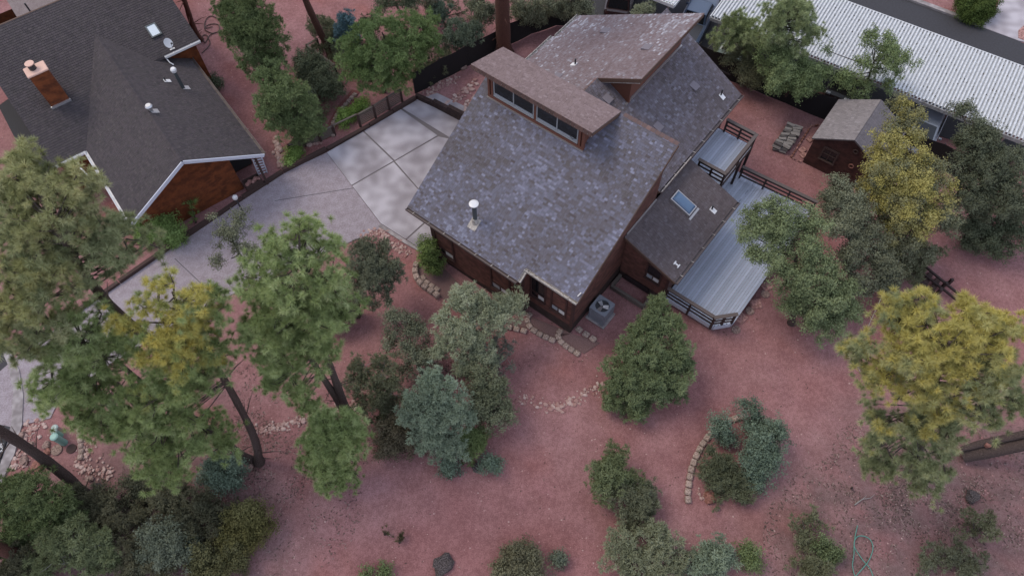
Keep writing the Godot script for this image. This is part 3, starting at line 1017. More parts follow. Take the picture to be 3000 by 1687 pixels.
# ------------------------------------------------------------------ ground, drive, roads
func make_terrain() -> void:
	var fn := FastNoiseLite.new()
	fn.seed = 8
	fn.frequency = 0.09
	var f2 := FastNoiseLite.new()
	f2.seed = 19
	f2.frequency = 0.35
	var g := MB.new()
	var grid := {}
	var cell := 0.6
	var nx := 150
	var nz := 104
	var x0 := -46.0
	var z0 := -56.0
	var hs := []
	var cs := []
	var rose := Color(0.325, 0.152, 0.148)
	var pale := Color(0.385, 0.212, 0.21)
	var rust := Color(0.345, 0.125, 0.10)
	var litter := Color(0.19, 0.13, 0.125)
	for j in nz + 1:
		for i in nx + 1:
			var x := x0 + i * cell
			var z := z0 + j * cell
			hs.append(-0.03 + 0.03 * f2.get_noise_2d(x, z))
			var t := clampf(0.45 + 0.9 * fn.get_noise_2d(x, z) + 0.35 * f2.get_noise_2d(x, z), 0.0, 1.0)
			var c := rose.lerp(pale, t)
			var ru := clampf(1.6 * f2.get_noise_2d(x * 0.5 + 40.0, z * 0.5) - 0.35, 0.0, 0.7)
			c = c.lerp(rust, ru)
			# needle litter lies under the pines on the lower right and lower left
			var lt := clampf(1.1 - Vector2(x - 16.5, (z + 5.5) * 1.2).length() / 7.0, 0.0, 1.0)
			lt = maxf(lt, clampf(1.1 - Vector2(x + 17.0, (z + 6.0) * 1.1).length() / 8.0, 0.0, 1.0))
			lt = maxf(lt, clampf(1.15 - Vector2(x - 21.0, (z + 7.0)).length() / 7.5, 0.0, 1.0))
			lt = clampf(lt * 1.8, 0.0, 1.0) * clampf(0.85 + 1.2 * f2.get_noise_2d(x * 2.2, z * 2.2), 0.3, 1.0)
			c = c.lerp(litter, lt * 0.85)
			cs.append(c)
	for j in nz:
		for i in nx:
			var a := j * (nx + 1) + i
			var ids := [a, a + 1, a + nx + 2, a + nx + 1]
			var ps := []
			for id in ids:
				ps.append(Vector3(x0 + (id % (nx + 1)) * cell, hs[id], z0 + (id / (nx + 1)) * cell))
			for q in [[0, 1, 2], [0, 2, 3]]:
				for k in q:
					g.v.append(ps[k])
					g.n.append(Vector3.UP)
					g.c.append(cs[ids[k]])
	# the sheet goes on to the horizon
	g.col = rose.lerp(pale, 0.4)
	var far := 300.0
	var xe := x0 + nx * cell
	var ze := z0 + nz * cell
	g.quad(Vector3(-far, -0.04, -far), Vector3(far, -0.04, -far), Vector3(far, -0.04, z0), Vector3(-far, -0.04, z0))
	g.quad(Vector3(-far, -0.04, ze), Vector3(far, -0.04, ze), Vector3(far, -0.04, far), Vector3(-far, -0.04, far))
	g.quad(Vector3(-far, -0.04, z0), Vector3(x0, -0.04, z0), Vector3(x0, -0.04, ze), Vector3(-far, -0.04, ze))
	g.quad(Vector3(xe, -0.04, z0), Vector3(far, -0.04, z0), Vector3(far, -0.04, ze), Vector3(xe, -0.04, ze))
	structure(g, "ground", M.earth)

	# aggregate drive
	var dv := MB.new()
	dv.slab([Vector2(-27.01,-14.06),Vector2(-25.34,-16.33),Vector2(-23.39,-18.15),Vector2(-21.40,-20.26),Vector2(-19.08,-22.53),Vector2(-16.90,-24.58),Vector2(-15.02,-26.40),Vector2(-13.35,-27.78),Vector2(-11.11,-29.20),Vector2(-9.35,-26.65),Vector2(-7.46,-23.91),Vector2(-7.45,-23.58),Vector2(-8.63,-22.90),Vector2(-11.57,-21.38),Vector2(-15.10,-19.43),Vector2(-16.15,-18.87),Vector2(-17.99,-17.57),Vector2(-19.91,-16.00),Vector2(-20.65,-15.46),Vector2(-22.70,-13.66),Vector2(-22.87,-12.58),Vector2(-24.59,-12.15),Vector2(-26.07,-12.48)], -0.2, 0.02)
	structure(dv, "driveway", M.aggregate)
	# saw-cut joints of the drive
	var jt := MB.new()
	for q in [[Vector3(-18.725,0.022,-21.774), Vector3(-16.734,0.022,-19.950)], [Vector3(-13.733,0.022,-25.628), Vector3(-8.843,0.022,-26.534)]]:
		jt.beam(q[0], q[1], 0.03, 0.006)
	structure(jt, "driveway_joint_marking", M.asphalt)
	# concrete apron in cast panels, each its own slab
	var joints := [
		[Vector2(-11.09,-29.20),Vector2(-9.03,-30.80),Vector2(-7.01,-28.44),Vector2(-9.35,-26.68)],
		[Vector2(-8.96,-30.86),Vector2(-6.92,-32.70),Vector2(-4.43,-30.40),Vector2(-6.92,-28.50)],
		[Vector2(-9.30,-26.61),Vector2(-6.98,-28.35),Vector2(-5.42,-26.27),Vector2(-3.98,-24.44),Vector2(-4.86,-24.02),Vector2(-5.94,-22.79),Vector2(-7.43,-23.91)],
		[Vector2(-6.90,-28.41),Vector2(-4.37,-30.31),Vector2(-3.44,-30.03),Vector2(-0.78,-26.37),Vector2(-3.94,-24.53),Vector2(-5.35,-26.30)],
		[Vector2(-6.83,-32.79),Vector2(-5.90,-33.45),Vector2(-4.55,-33.94),Vector2(0.46,-30.64),Vector2(-0.77,-27.86),Vector2(-3.62,-30.19)],
		[Vector2(-5.87,-22.73),Vector2(-4.81,-23.93),Vector2(-3.89,-24.39),Vector2(-3.01,-21.72),Vector2(-4.97,-22.10)]]
	var base := MB.new()
	base.slab([Vector2(-11.03,-29.17),Vector2(-8.98,-30.77),Vector2(-6.87,-32.69),Vector2(-5.90,-33.38),Vector2(-4.55,-33.87),Vector2(0.41,-30.61),Vector2(-0.83,-26.67),Vector2(-3.02,-21.98),Vector2(-4.93,-22.13),Vector2(-5.90,-22.79),Vector2(-7.41,-23.93)], -0.2, 0.015)
	structure(base, "pavement_bed", mat("joint_dark", lin(0.16, 0.14, 0.14), 0.9))
	for p in joints:
		var c := MB.new()
		c.slab(p, -0.2, 0.035)
		structure(c, "pavement", M.concrete)
	var ed := MB.new()
	ed.slab([Vector2(-7.43,-23.87),Vector2(-5.91,-22.71),Vector2(-4.97,-22.05),Vector2(-4.96,-21.84),Vector2(-5.97,-22.50),Vector2(-7.55,-23.69)], -0.2, 0.05)
	structure(ed, "kerb", M.kerb)
	# road and kerb on the far left
	var rd := MB.new()
	rd.slab([Vector2(-26.62,-16.45),Vector2(-25.86,-15.44),Vector2(-25.13,-13.97),Vector2(-24.69,-12.36),Vector2(-24.56,-11.07),Vector2(-24.54,-10.27),Vector2(-24.55,-9.34),Vector2(-38.82,-9.60),Vector2(-44.07,-19.21),Vector2(-28.11,-17.67)], -0.2, 0.006)
	structure(rd, "road", M.asphalt)
	var kb := MB.new()
	kb.slab([Vector2(-26.62,-16.45),Vector2(-25.86,-15.44),Vector2(-25.13,-13.97),Vector2(-24.69,-12.36),Vector2(-24.56,-11.07),Vector2(-24.54,-10.27),Vector2(-24.55,-9.34),Vector2(-24.15,-9.34),Vector2(-24.18,-9.58),Vector2(-24.03,-10.81),Vector2(-24.14,-12.26),Vector2(-24.56,-13.78),Vector2(-25.22,-15.18),Vector2(-26.33,-16.64)], -0.2, 0.07)
	structure(kb, "kerb", M.kerb)
	# road beyond the carport
	var r2 := MB.new()
	r2.slab([Vector2(5.94,-47.81),Vector2(14.95,-44.51),Vector2(19.78,-44.38),Vector2(25.42,-43.68),Vector2(28.16,-41.91),Vector2(30.39,-40.36),Vector2(31.98,-39.20),Vector2(33.99,-37.77),Vector2(36.72,-35.78),Vector2(34.96,-31.36),Vector2(30.20,-32.33),Vector2(20.64,-37.45),Vector2(14.45,-36.97),Vector2(11.62,-37.68),Vector2(4.95,-39.83)], -0.2, 0.008)
	structure(r2, "road", M.asphalt)
	var k2 := MB.new()
	k2.slab([Vector2(25.90,-43.66),Vector2(28.36,-42.05),Vector2(30.56,-40.53),Vector2(32.00,-39.34),Vector2(31.90,-39.17),Vector2(30.28,-40.30),Vector2(28.02,-41.85),Vector2(25.47,-43.42)], -0.2, 0.14)
	structure(k2, "kerb", M.kerb)
	var cn := MB.new()
	cn.slab([Vector2(32.00,-39.20),Vector2(34.00,-37.80),Vector2(36.65,-36.73),Vector2(39.46,-43.85),Vector2(33.96,-44.00),Vector2(34.17,-41.83),Vector2(33.57,-40.79)], -0.2, 0.03)
	structure(cn, "pavement", M.concrete)
	var br := MB.new()
	br.slab([Vector2(34.09,-38.02),Vector2(34.35,-38.74),Vector2(35.18,-39.46),Vector2(36.89,-39.68),Vector2(36.07,-37.55),Vector2(34.35,-37.82)], -0.1, 0.06)
	structure(br, "path", M.sandstone)
	# dark parking court between the fence and the carport
	var pk := MB.new()
	pk.slab([Vector2(3.59,-40.54),Vector2(6.71,-44.73),Vector2(14.89,-44.14),Vector2(13.83,-40.28),Vector2(19.00,-37.17),Vector2(24.13,-33.65),Vector2(32.14,-28.41),Vector2(31.55,-26.86),Vector2(23.46,-31.21),Vector2(20.53,-33.15),Vector2(14.68,-36.96),Vector2(11.43,-38.01),Vector2(6.31,-39.46)], -0.2, 0.004)
	structure(pk, "parking_court", M.asphalt)
	# planting beds of dark red gravel along the front wall
	var bed := mat("bed_gravel", lin(0.30, 0.185, 0.175), 0.95, T.chips, 0.4)
	for p in [[Vector2(-5.36,-21.04),Vector2(-4.94,-21.37),Vector2(-3.87,-21.01),Vector2(-2.31,-19.18),Vector2(0.01,-17.69),Vector2(0.85,-17.67),Vector2(0.73,-17.09),Vector2(-1.03,-17.59),Vector2(-3.37,-18.71),Vector2(-4.90,-19.72)], [Vector2(0.86,-17.79),Vector2(3.11,-16.74),Vector2(2.37,-16.48),Vector2(2.25,-16.20),Vector2(1.44,-16.49),Vector2(0.94,-16.97)], [Vector2(2.38,-16.75),Vector2(3.10,-16.69),Vector2(4.51,-16.16),Vector2(3.65,-15.55),Vector2(2.76,-16.06)]]:
		var b := MB.new()
		b.slab(p, -0.1, 0.012)
		structure(b, "path", bed)
	# flagged path and green verge between drive fence and neighbour
	var fp := MB.new()
	fp.slab([Vector2(-11.72,-30.13),Vector2(-11.19,-31.90),Vector2(-10.81,-33.06),Vector2(-10.06,-34.42),Vector2(-9.53,-34.23),Vector2(-10.06,-33.04),Vector2(-10.57,-31.88),Vector2(-11.03,-30.43)], -0.1, 0.012)
	structure(fp, "path", mat("path_brick", lin(0.33, 0.125, 0.11), 0.95, T.chips, 0.6))
	litter(313)
	# scattered pebbles over the red ground
	var pb := MultiMesh.new()
	pb.transform_format = MultiMesh.TRANSFORM_3D
	pb.use_colors = true
	pb.mesh = pebble_mesh()
	var spots := []
	var r := RandomNumberGenerator.new()
	r.seed = 77
	while spots.size() < 16000:
		var z := -3.0 - r.randf() * 42.0
		var x := (r.randf() - 0.5) * 66.0
		var dn := f2.get_noise_2d(x * 2.0, z * 2.0)
		if r.randf() < 0.45 + dn:
			spots.append(Vector3(x, -0.03 + 0.03 * f2.get_noise_2d(x, z), z))
	pb.instance_count = spots.size()
	for i in spots.size():
		var s := 0.012 + 0.03 * pow(r.randf(), 3.0)
		pb.set_instance_transform(i, Transform3D(Basis(Vector3.UP, r.randf() * TAU).scaled(Vector3(s * (0.8 + r.randf() * 0.6), s * 0.7, s)), spots[i]))
		var k := r.randf()
		var c := Color(0.34, 0.16, 0.145).lerp(Color(0.48, 0.33, 0.30), k) if r.randf() < 0.7 else Color(0.13, 0.07, 0.06)
		pb.set_instance_color(i, c)
	var po := MultiMeshInstance3D.new()
	po.name = "gravel"
	po.multimesh = pb
	po.material_override = M.pebble
	po.set_meta("kind", "stuff")
	po.set_meta("label", "loose red and pale gravel scattered over the yard")
	po.set_meta("category", "gravel")
	add_child(po)


# twigs, cones and dead leaves: thin flakes lying about under the pines
func litter(sd: int) -> void:
	var mb := MB.new()
	mb.quad(Vector3(-0.5, 0.0, -0.12), Vector3(-0.4, 0.12, 0.14), Vector3(0.5, 0.05, 0.1), Vector3(0.4, 0.1, -0.1))
	mb.quad(Vector3(-0.2, 0.0, -0.3), Vector3(-0.1, 0.1, -0.25), Vector3(0.2, 0.05, 0.32), Vector3(0.1, 0.0, 0.3))
	var r := RandomNumberGenerator.new()
	r.seed = sd
	var fn := FastNoiseLite.new()
	fn.seed = sd
	fn.frequency = 0.5
	var mm := MultiMesh.new()
	mm.transform_format = MultiMesh.TRANSFORM_3D
	mm.use_colors = true
	mm.mesh = mb.mesh()
	var xs := []
	while xs.size() < 16000:
		var c: Array = [[17.0, -5.5, 6.0], [22.0, -8.0, 5.0], [-17.5, -6.0, 6.5], [-11.0, -8.0, 4.0], [0.0, -13.0, 20.0], [-8.0, -11.9, 2.6], [-12.3, -10.4, 3.0], [-14.5, -13.0, 3.0], [18.5, -9.5, 3.5], [-1.9, -15.2, 2.4], [-5.0, -13.0, 3.0]][[0, 0, 0, 0, 0, 1, 1, 1, 2, 2, 3, 4, 5, 6, 6, 7, 8, 8, 9, 10][r.randi() % 20]]
		var a := r.randf() * TAU
		var d: float = sqrt(r.randf()) * c[2]
		var p := Vector3(c[0] + cos(a) * d, 0.0, c[1] + sin(a) * d * 0.8)
		if fn.get_noise_2d(p.x, p.z) > -0.15 + 0.4 * r.randf() - (0.2 if c[2] < 10.0 else 0.0):
			xs.append(p)
	mm.instance_count = xs.size()
	for i in xs.size():
		var s := r.randf_range(0.04, 0.13)
		mm.set_instance_transform(i, Transform3D(Basis(Vector3.UP, r.randf() * TAU).scaled(Vector3(s, s * 0.5, s)), xs[i] + Vector3(0, -0.02, 0)))
		mm.set_instance_color(i, [Color(0.07, 0.045, 0.035), Color(0.11, 0.075, 0.06), Color(0.16, 0.11, 0.09), Color(0.3, 0.22, 0.19), Color(0.055, 0.04, 0.035)][r.randi() % 5])
	var o := MultiMeshInstance3D.new()
	o.name = "pine_litter"
	o.multimesh = mm
	o.material_override = M.pebble
	o.set_meta("kind", "stuff")
	o.set_meta("label", "dead leaves, cones and twigs littering the ground")
	o.set_meta("category", "litter")
	add_child(o)


func pebble_mesh() -> ArrayMesh:
	var mb := MB.new()
	var ring := []
	for i in 6:
		var t := TAU * i / 6.0
		ring.append(Vector3(cos(t), 0.1, -sin(t)))
	for i in 6:
		var j := (i + 1) % 6
		mb.tri(ring[i], ring[j], Vector3(0, 0.8, 0))
		mb.tri(ring[j], ring[i], Vector3(0, -0.4, 0))
	return mb.mesh()


# ------------------------------------------------------------------ carport
func make_carport() -> void:
	var at := Vector3(12.93, 0, -37.57)
	var c := thing("carport", "long open carport with white ribbed metal roof beside the asphalt road", "carport", at, -deg_to_rad(33.75))
	# x along the long edge, z towards the fence
	var len := 24.0
	var pitch := 0.205
	var n := int(len / pitch)
	var y_far := 2.75
	var y_near := 2.58
	var wid := 5.62
	for s in 12:
		var mb := MB.new()
		var per := int(n / 12.0)
		for k in per:
			var x := (s * per + k) * pitch
			var prof := [[0.0, 0.0], [0.035, 0.0], [0.06, 0.14], [0.155, 0.14], [0.18, 0.0], [pitch, 0.0]]
			for q in 5:
				var a: Array = prof[q]
				var b: Array = prof[q + 1]
				mb.quad(Vector3(x + a[0], y_near + a[1], 0), Vector3(x + a[0], y_far + a[1], -wid), Vector3(x + b[0], y_far + b[1], -wid), Vector3(x + b[0], y_near + b[1], 0))
				mb.quad(Vector3(x + a[0], y_near + a[1] - 0.02, 0), Vector3(x + b[0], y_near + b[1] - 0.02, 0), Vector3(x + b[0], y_far + b[1] - 0.02, -wid), Vector3(x + a[0], y_far + a[1] - 0.02, -wid))
				mb.quad(Vector3(x + a[0], y_near + a[1] - 0.02, 0), Vector3(x + a[0], y_near + a[1], 0), Vector3(x + b[0], y_near + b[1], 0), Vector3(x + b[0], y_near + b[1] - 0.02, 0))
		part(mb, "roof_sheet", M.white_sheet, c)
	var e := MB.new()
	e.beam(Vector3(-0.02, y_near - 0.11, 0.05), Vector3(len, y_near - 0.11, 0.05), 0.07, 0.22)
	part(e, "near_fascia", mat("carport_fascia", lin(0.42, 0.43, 0.43), 0.5, T.blotch, 0.6), c)
	e = MB.new()
	e.beam(Vector3(-0.02, y_far + 0.0, -wid - 0.05), Vector3(len, y_far + 0.0, -wid - 0.05), 0.06, 0.16)
	part(e, "far_fascia", M.white_sheet, c)
	e = MB.new()
	e.beam(Vector3(-0.05, y_near - 0.02, 0.05), Vector3(-0.05, y_far - 0.02, -wid - 0.05), 0.06, 0.2)
	part(e, "end_fascia", M.white_sheet, c)
	for k in 6:
		for z in [-0.9, -4.7]:
			var p := MB.new()
			var x := 0.4 + k * 4.5
			p.beam(Vector3(x, 0, z), Vector3(x, 2.5, z), 0.1, 0.1, Vector3(1, 0, 0))
			p.beam(Vector3(x, 1.9, z), Vector3(x, 2.5, z + (0.6 if z > -2 else -0.6)), 0.06, 0.06)
			part(p, "post", M.flashing, c)
		var b := MB.new()
		b.beam(Vector3(0.4 + k * 4.5, 2.45, -0.1), Vector3(0.4 + k * 4.5, 2.6, -wid + 0.1), 0.08, 0.14)
		part(b, "rafter", M.flashing, c)
	# leaves and twigs washed down the ribs of the carport roof
	var lv := MultiMesh.new()
	lv.transform_format = MultiMesh.TRANSFORM_3D
	lv.use_colors = true
	var fm := MB.new()
	fm.quad(Vector3(-0.5, 0.0, -0.2), Vector3(-0.4, 0.12, 0.2), Vector3(0.5, 0.05, 0.18), Vector3(0.4, 0.1, -0.18))
	lv.mesh = fm.mesh()
	var lr := RandomNumberGenerator.new()
	lr.seed = 99
	lv.instance_count = 700
	for i in 700:
		var fz := pow(lr.randf(), 1.6)
		var px := (int(lr.randf() * len / pitch) + 0.08) * pitch + lr.randf_range(-0.03, 0.03)
		var s := lr.randf_range(0.05, 0.13)
		lv.set_instance_transform(i, c.transform * Transform3D(Basis(Vector3.UP, lr.randf_range(1.2, 1.9)).scaled(Vector3(s, s, s)), Vector3(px, lerpf(y_near, y_far, fz) + 0.01, -wid * fz)))
		lv.set_instance_color(i, [Color(0.10, 0.09, 0.07), Color(0.2, 0.17, 0.13), Color(0.07, 0.06, 0.05)][lr.randi() % 3])
	var lo := MultiMeshInstance3D.new()
	lo.name = "fallen_leaves"
	lo.multimesh = lv
	lo.material_override = M.pebble
	lo.set_meta("kind", "stuff")
	lo.set_meta("label", "dark leaf debris caught in the white carport ribs")
	lo.set_meta("category", "leaves")
	add_child(lo)
	# second carport, only a corner of its roof reaches into view
	var c2 := thing("carport", "corner of another white metal carport roof above the parking court", "carport", Vector3(10.703,2.600,-38.720), -deg_to_rad(33.75))
	var mb2 := MB.new()
	for k in 26:
		var x := -0.205 * (k + 1)
		for q in [[0.0, 0.0, 0.05, 0.0], [0.05, 0.0, 0.075, 0.06], [0.075, 0.06, 0.16, 0.06], [0.16, 0.06, 0.185, 0.0], [0.185, 0.0, 0.205, 0.0]]:
			mb2.quad(Vector3(x + q[0], q[1], 0), Vector3(x + q[0], q[1], -5.6), Vector3(x + q[2], q[3], -5.6), Vector3(x + q[2], q[3], 0))
	part(mb2, "roof_sheet", M.white_sheet, c2)
	e = MB.new()
	e.beam(Vector3(-5.4, -0.1, 0.04), Vector3(0.04, -0.1, 0.04), 0.06, 0.22)
	e.beam(Vector3(0.04, -0.1, 0.0), Vector3(0.04, -0.1, -5.6), 0.06, 0.22)
	part(e, "fascia", M.white_sheet, c2)
	for x in [-0.6, -4.9]:
		for z in [-0.8, -4.8]:
			var p2 := MB.new()
			p2.beam(Vector3(x, -2.6, z), Vector3(x, -0.02, z), 0.1, 0.1, Vector3(1, 0, 0))
			part(p2, "post", M.flashing, c2)


# ------------------------------------------------------------------ shed
func make_shed() -> void:
	var s := thing("garden_shed", "small dark red shed with grey gabled shingle roof by the screen fence", "shed", Vector3(17.5, 0, -27.85), -deg_to_rad(37.3))
	# x across the gable, z towards the yard
	var w := MB.new()
	w.walls([[0, 0, 0, 2.2], [1.95, 0, 0, 3.3], [3.9, 0, 0, 2.2], [3.9, -3.3, 0, 2.2], [1.95, -3.3, 0, 3.3], [0, -3.3, 0, 2.2]])
	part(w, "wall", mat("shed_wall", lin(0.075, 0.028, 0.022), 0.85, T.blotch, 0.5), s)
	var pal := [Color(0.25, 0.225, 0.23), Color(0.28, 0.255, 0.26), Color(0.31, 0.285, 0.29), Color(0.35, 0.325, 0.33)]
	var pl := [Vector3(-0.12, 2.18, 0.2), Vector3(1.95, 3.4, 0.2), Vector3(1.95, 3.4, -3.5), Vector3(-0.12, 2.18, -3.5)]
	var l := roof_part(s, "roof", pl, 0.09)
	shingles(l, pl, Vector3(0, 0, 1), 0.16, pal, 0.0, 0.2, M.shed_roof, 701)
	var pr := [Vector3(1.95, 3.4, 0.2), Vector3(4.02, 2.18, 0.2), Vector3(4.02, 2.18, -3.5), Vector3(1.95, 3.4, -3.5)]
	var r := roof_part(s, "roof", pr, 0.09)
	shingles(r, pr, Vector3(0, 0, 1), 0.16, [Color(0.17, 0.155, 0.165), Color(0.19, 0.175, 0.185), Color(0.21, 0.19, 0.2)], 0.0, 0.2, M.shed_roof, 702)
	window(s, Vector3(1.15, 0.95, 0.005), Vector3(1, 0, 0), Vector3(0, 0, 1), 0.85, 0.95, 0.0, [M.glass_dark], M.timber)
	var m := MB.new()
	m.beam(Vector3(1.15, 0.98, 0.03), Vector3(1.15, 1.85, 0.03), 0.04, 0.04, Vector3(1, 0, 0))
	m.beam(Vector3(0.75, 1.42, 0.034), Vector3(1.55, 1.42, 0.034), 0.04, 0.04)
	part(m, "muntin", M.timber, s)
	for q in [[2.5, 1.45], [2.3, 2.55]]:
		var wr := MB.new()
		var ring := []
		for i in 15:
			ring.append(Vector3(q[0] + 0.13 * cos(TAU * i / 14.0), q[1] + 0.13 * sin(TAU * i / 14.0), 0.06))
		var rad := []
		rad.resize(15)
		rad.fill(0.045)
		wr.tube(ring, rad, 6, false)
		part(wr, "wreath", M.rock_red if q[1] < 2.0 else M.timber, s)
	# brick-edged bed along the shed
	var bed := MB.new()
	var cols := [M.sandstone, M.rock_red]
	var e := thing("brick_edging", "row of red bricks edging a bed beside the shed", "edging", Vector3(16.867,0.000,-28.173))
	var pts := [Vector3(16.874,0.000,-28.174),Vector3(17.844,0.000,-29.551),Vector3(18.600,0.000,-30.600),Vector3(19.111,0.000,-30.696)]
	var pts2 := [Vector3(16.874,0.000,-28.174),Vector3(17.463,0.000,-27.774)]
	for run in [pts, pts2]:
		for k in run.size() - 1:
			var a: Vector3 = run[k]
			var b: Vector3 = run[k + 1]
			var n := int(a.distance_to(b) / 0.24)
			for i in n:
				var bk := MB.new()
				var c := a.lerp(b, (i + 0.5) / n)
				bk.cbox(c + Vector3(0, 0.04, 0) - e.position, Vector3(0.2, 0.12, 0.1), 0.012, Basis(Vector3.UP, -atan2((b - a).z, (b - a).x) + rng.randf_range(-0.12, 0.12)))
				part(bk, "brick", cols[rng.randi() % 2], e)
	for q in [Vector3(17.683,0.000,-28.736), Vector3(18.343,0.000,-29.582), Vector3(17.660,0.000,-28.339)]:
		var st := MB.new()
		st.cbox(Vector3(0, 0.03, 0), Vector3(0.42, 0.07, 0.34), 0.015, Basis(Vector3.UP, 0.6))
		solo(st, "paving_slab", ["square red paving slab in the bed beside the shed window", "red slab at the back of the shed bed near the fence", "small pale slab lying at the front of the shed bed"][[Vector3(17.683,0.000,-28.736), Vector3(18.343,0.000,-29.582), Vector3(17.660,0.000,-28.339)].find(q)], "slab", M.sandstone, q)


# ------------------------------------------------------------------ decks
func make_decks() -> void:
	var base := Vector3(2.977, 0, -16.679)
	var turn := -deg_to_rad(38.927)
	var X := Vector3(1, 0, 0)
	var d := thing("timber_deck", "large grey plank deck with dark brown rails beside the low wing", "deck", base, turn)
	var top := 0.6
	# boards run with the long side; the front right corner is cut
	var x := 2.82
	var bw := 0.145
	var i := 0
	while x < 6.38:
		var zf := -4.62
		if x + bw > 5.72:
			zf = -4.62 - (x + bw * 0.5 - 5.72) * 1.12
		var zb := -14.3 if x < 5.3 else -14.3
		var b := MB.new()
		var tone := 0.9 + 0.2 * fmod(i * 0.618, 1.0)
		b.box(Vector3(x + bw * 0.5, top - 0.02 + 0.003 * sin(i * 2.1), (zf + zb) * 0.5), Vector3(bw - 0.012, 0.04, zf - zb))
		part(b, "board", board_mat(i), d)
		x += bw
		i += 1
	x = 0.4
	while x < 2.8:
		var b := MB.new()
		b.box(Vector3(x + bw * 0.5, top - 0.02, -12.25), Vector3(bw - 0.012, 0.04, 4.1))
		part(b, "board", board_mat(i), d)
		x += bw
		i += 1
	var fas := MB.new()
	for q in [[Vector3(2.8, 0.42, -4.6), Vector3(5.72, 0.42, -4.6)], [Vector3(5.74, 0.42, -4.62), Vector3(6.36, 0.42, -5.32)], [Vector3(6.4, 0.42, -5.34), Vector3(6.4, 0.42, -14.3)]]:
		fas.beam(q[0], q[1], 0.04, 0.3)
	part(fas, "rim_board", M.deck_board, d)
	for k in 9:
		var joist := MB.new()
		joist.beam(Vector3(2.9, 0.25, -5.5 - k * 1.05), Vector3(6.3, 0.25, -5.5 - k * 1.05), 0.08, 0.5)
		part(joist, "joist", M.timber, d)
	rail(d, [Vector3(2.84, top, -4.56), Vector3(5.6, top, -4.56), Vector3(6.34, top, -5.36)], 0.95, [0.0, 0.5, 1.0], true)
	rail(d, [Vector3(2.0, top, -13.95), Vector3(6.36, top, -14.25)], 0.95, [0.0, 0.33, 0.66, 1.0], false)

	var u := thing("upper_deck", "small raised grey plank balcony with dark rails at the back eave", "balcony", base, turn)
	var ut := 2.8
	for k in 15:
		var b := MB.new()
		b.box(Vector3(-0.3 + 0.145 * (k + 0.5), ut - 0.02, -12.72), Vector3(0.133, 0.04, 3.46))
		part(b, "board", board_mat(k + 3), u)
	var uf := MB.new()
	for q in [[Vector3(1.89, ut - 0.13, -10.98), Vector3(1.89, ut - 0.13, -14.46)], [Vector3(-0.3, ut - 0.13, -10.97), Vector3(1.86, ut - 0.13, -10.97)], [Vector3(-0.3, ut - 0.13, -14.47), Vector3(1.86, ut - 0.13, -14.47)]]:
		uf.beam(q[0], q[1], 0.05, 0.26)
	part(uf, "rim_board", M.rail_dark, u)
	for q in [[1.86, -11.1, 0.6], [1.86, -13.3, 0.6], [1.86, -14.4, 0.0], [-0.15, -14.4, 0.0]]:
		var l := MB.new()
		l.beam(Vector3(q[0], q[2], q[1]), Vector3(q[0], ut - 0.05, q[1]), 0.13, 0.13, X)
		part(l, "leg", M.rail_dark, u)
	rail(u, [Vector3(0.1, ut, -14.42), Vector3(1.86, ut, -14.42), Vector3(1.86, ut, -11.02), Vector3(0.35, ut, -11.02)], 0.95, [0.0, 0.5], false)
	# stepping stones along the deck edge
	var stones := [[Vector3(13.760,0.000,-19.374), 0, "red sandstone slab under the oak, first along the deck edge"], [Vector3(13.573,0.000,-18.871), 1, "round grey stepping stone nearest the oak beside the deck"], [Vector3(12.953,0.000,-18.280), 0, "large tilted red sandstone slab midway along the deck edge"], [Vector3(12.569,0.000,-17.856), 1, "round grey stepping stone between the two larger slabs"], [Vector3(12.014,0.000,-17.461), 0, "pinkish slab beside the cut corner of the deck rail"], [Vector3(11.645,0.000,-16.767), 1, "round grey stepping stone in front of the deck corner"]]
	for s in stones:
		var mb := MB.new()
		if s[1] == 1:
			mb.disc(Vector3.ZERO, 0.24, -0.03, 0.04, 18, 0.23)
			solo(mb, "stepping_stone", s[2], "stepping stone", M.rock, s[0], "stepping stones by the deck")
		else:
			mb.cbox(Vector3(0, 0.015, 0), Vector3(0.62, 0.08, 0.56), 0.03, Basis(Vector3.UP, rng.randf() * 0.8))
			solo(mb, "stepping_stone", s[2], "stepping stone", M.sandstone, s[0], "stepping stones by the deck")


func board_mat(i: int) -> Material:
	var key := "board_%d" % (i % 5)
	if not M.has(key):
		var f: float = [0.92, 1.06, 0.98, 1.12, 0.88][i % 5]
		mat(key, lin(0.50 * f, 0.56 * f, 0.70 * f), 0.45, T.wood, 0.9)
		M[key].uv1_scale = Vector3(0.9, 0.9, 0.9)
	return M[key]


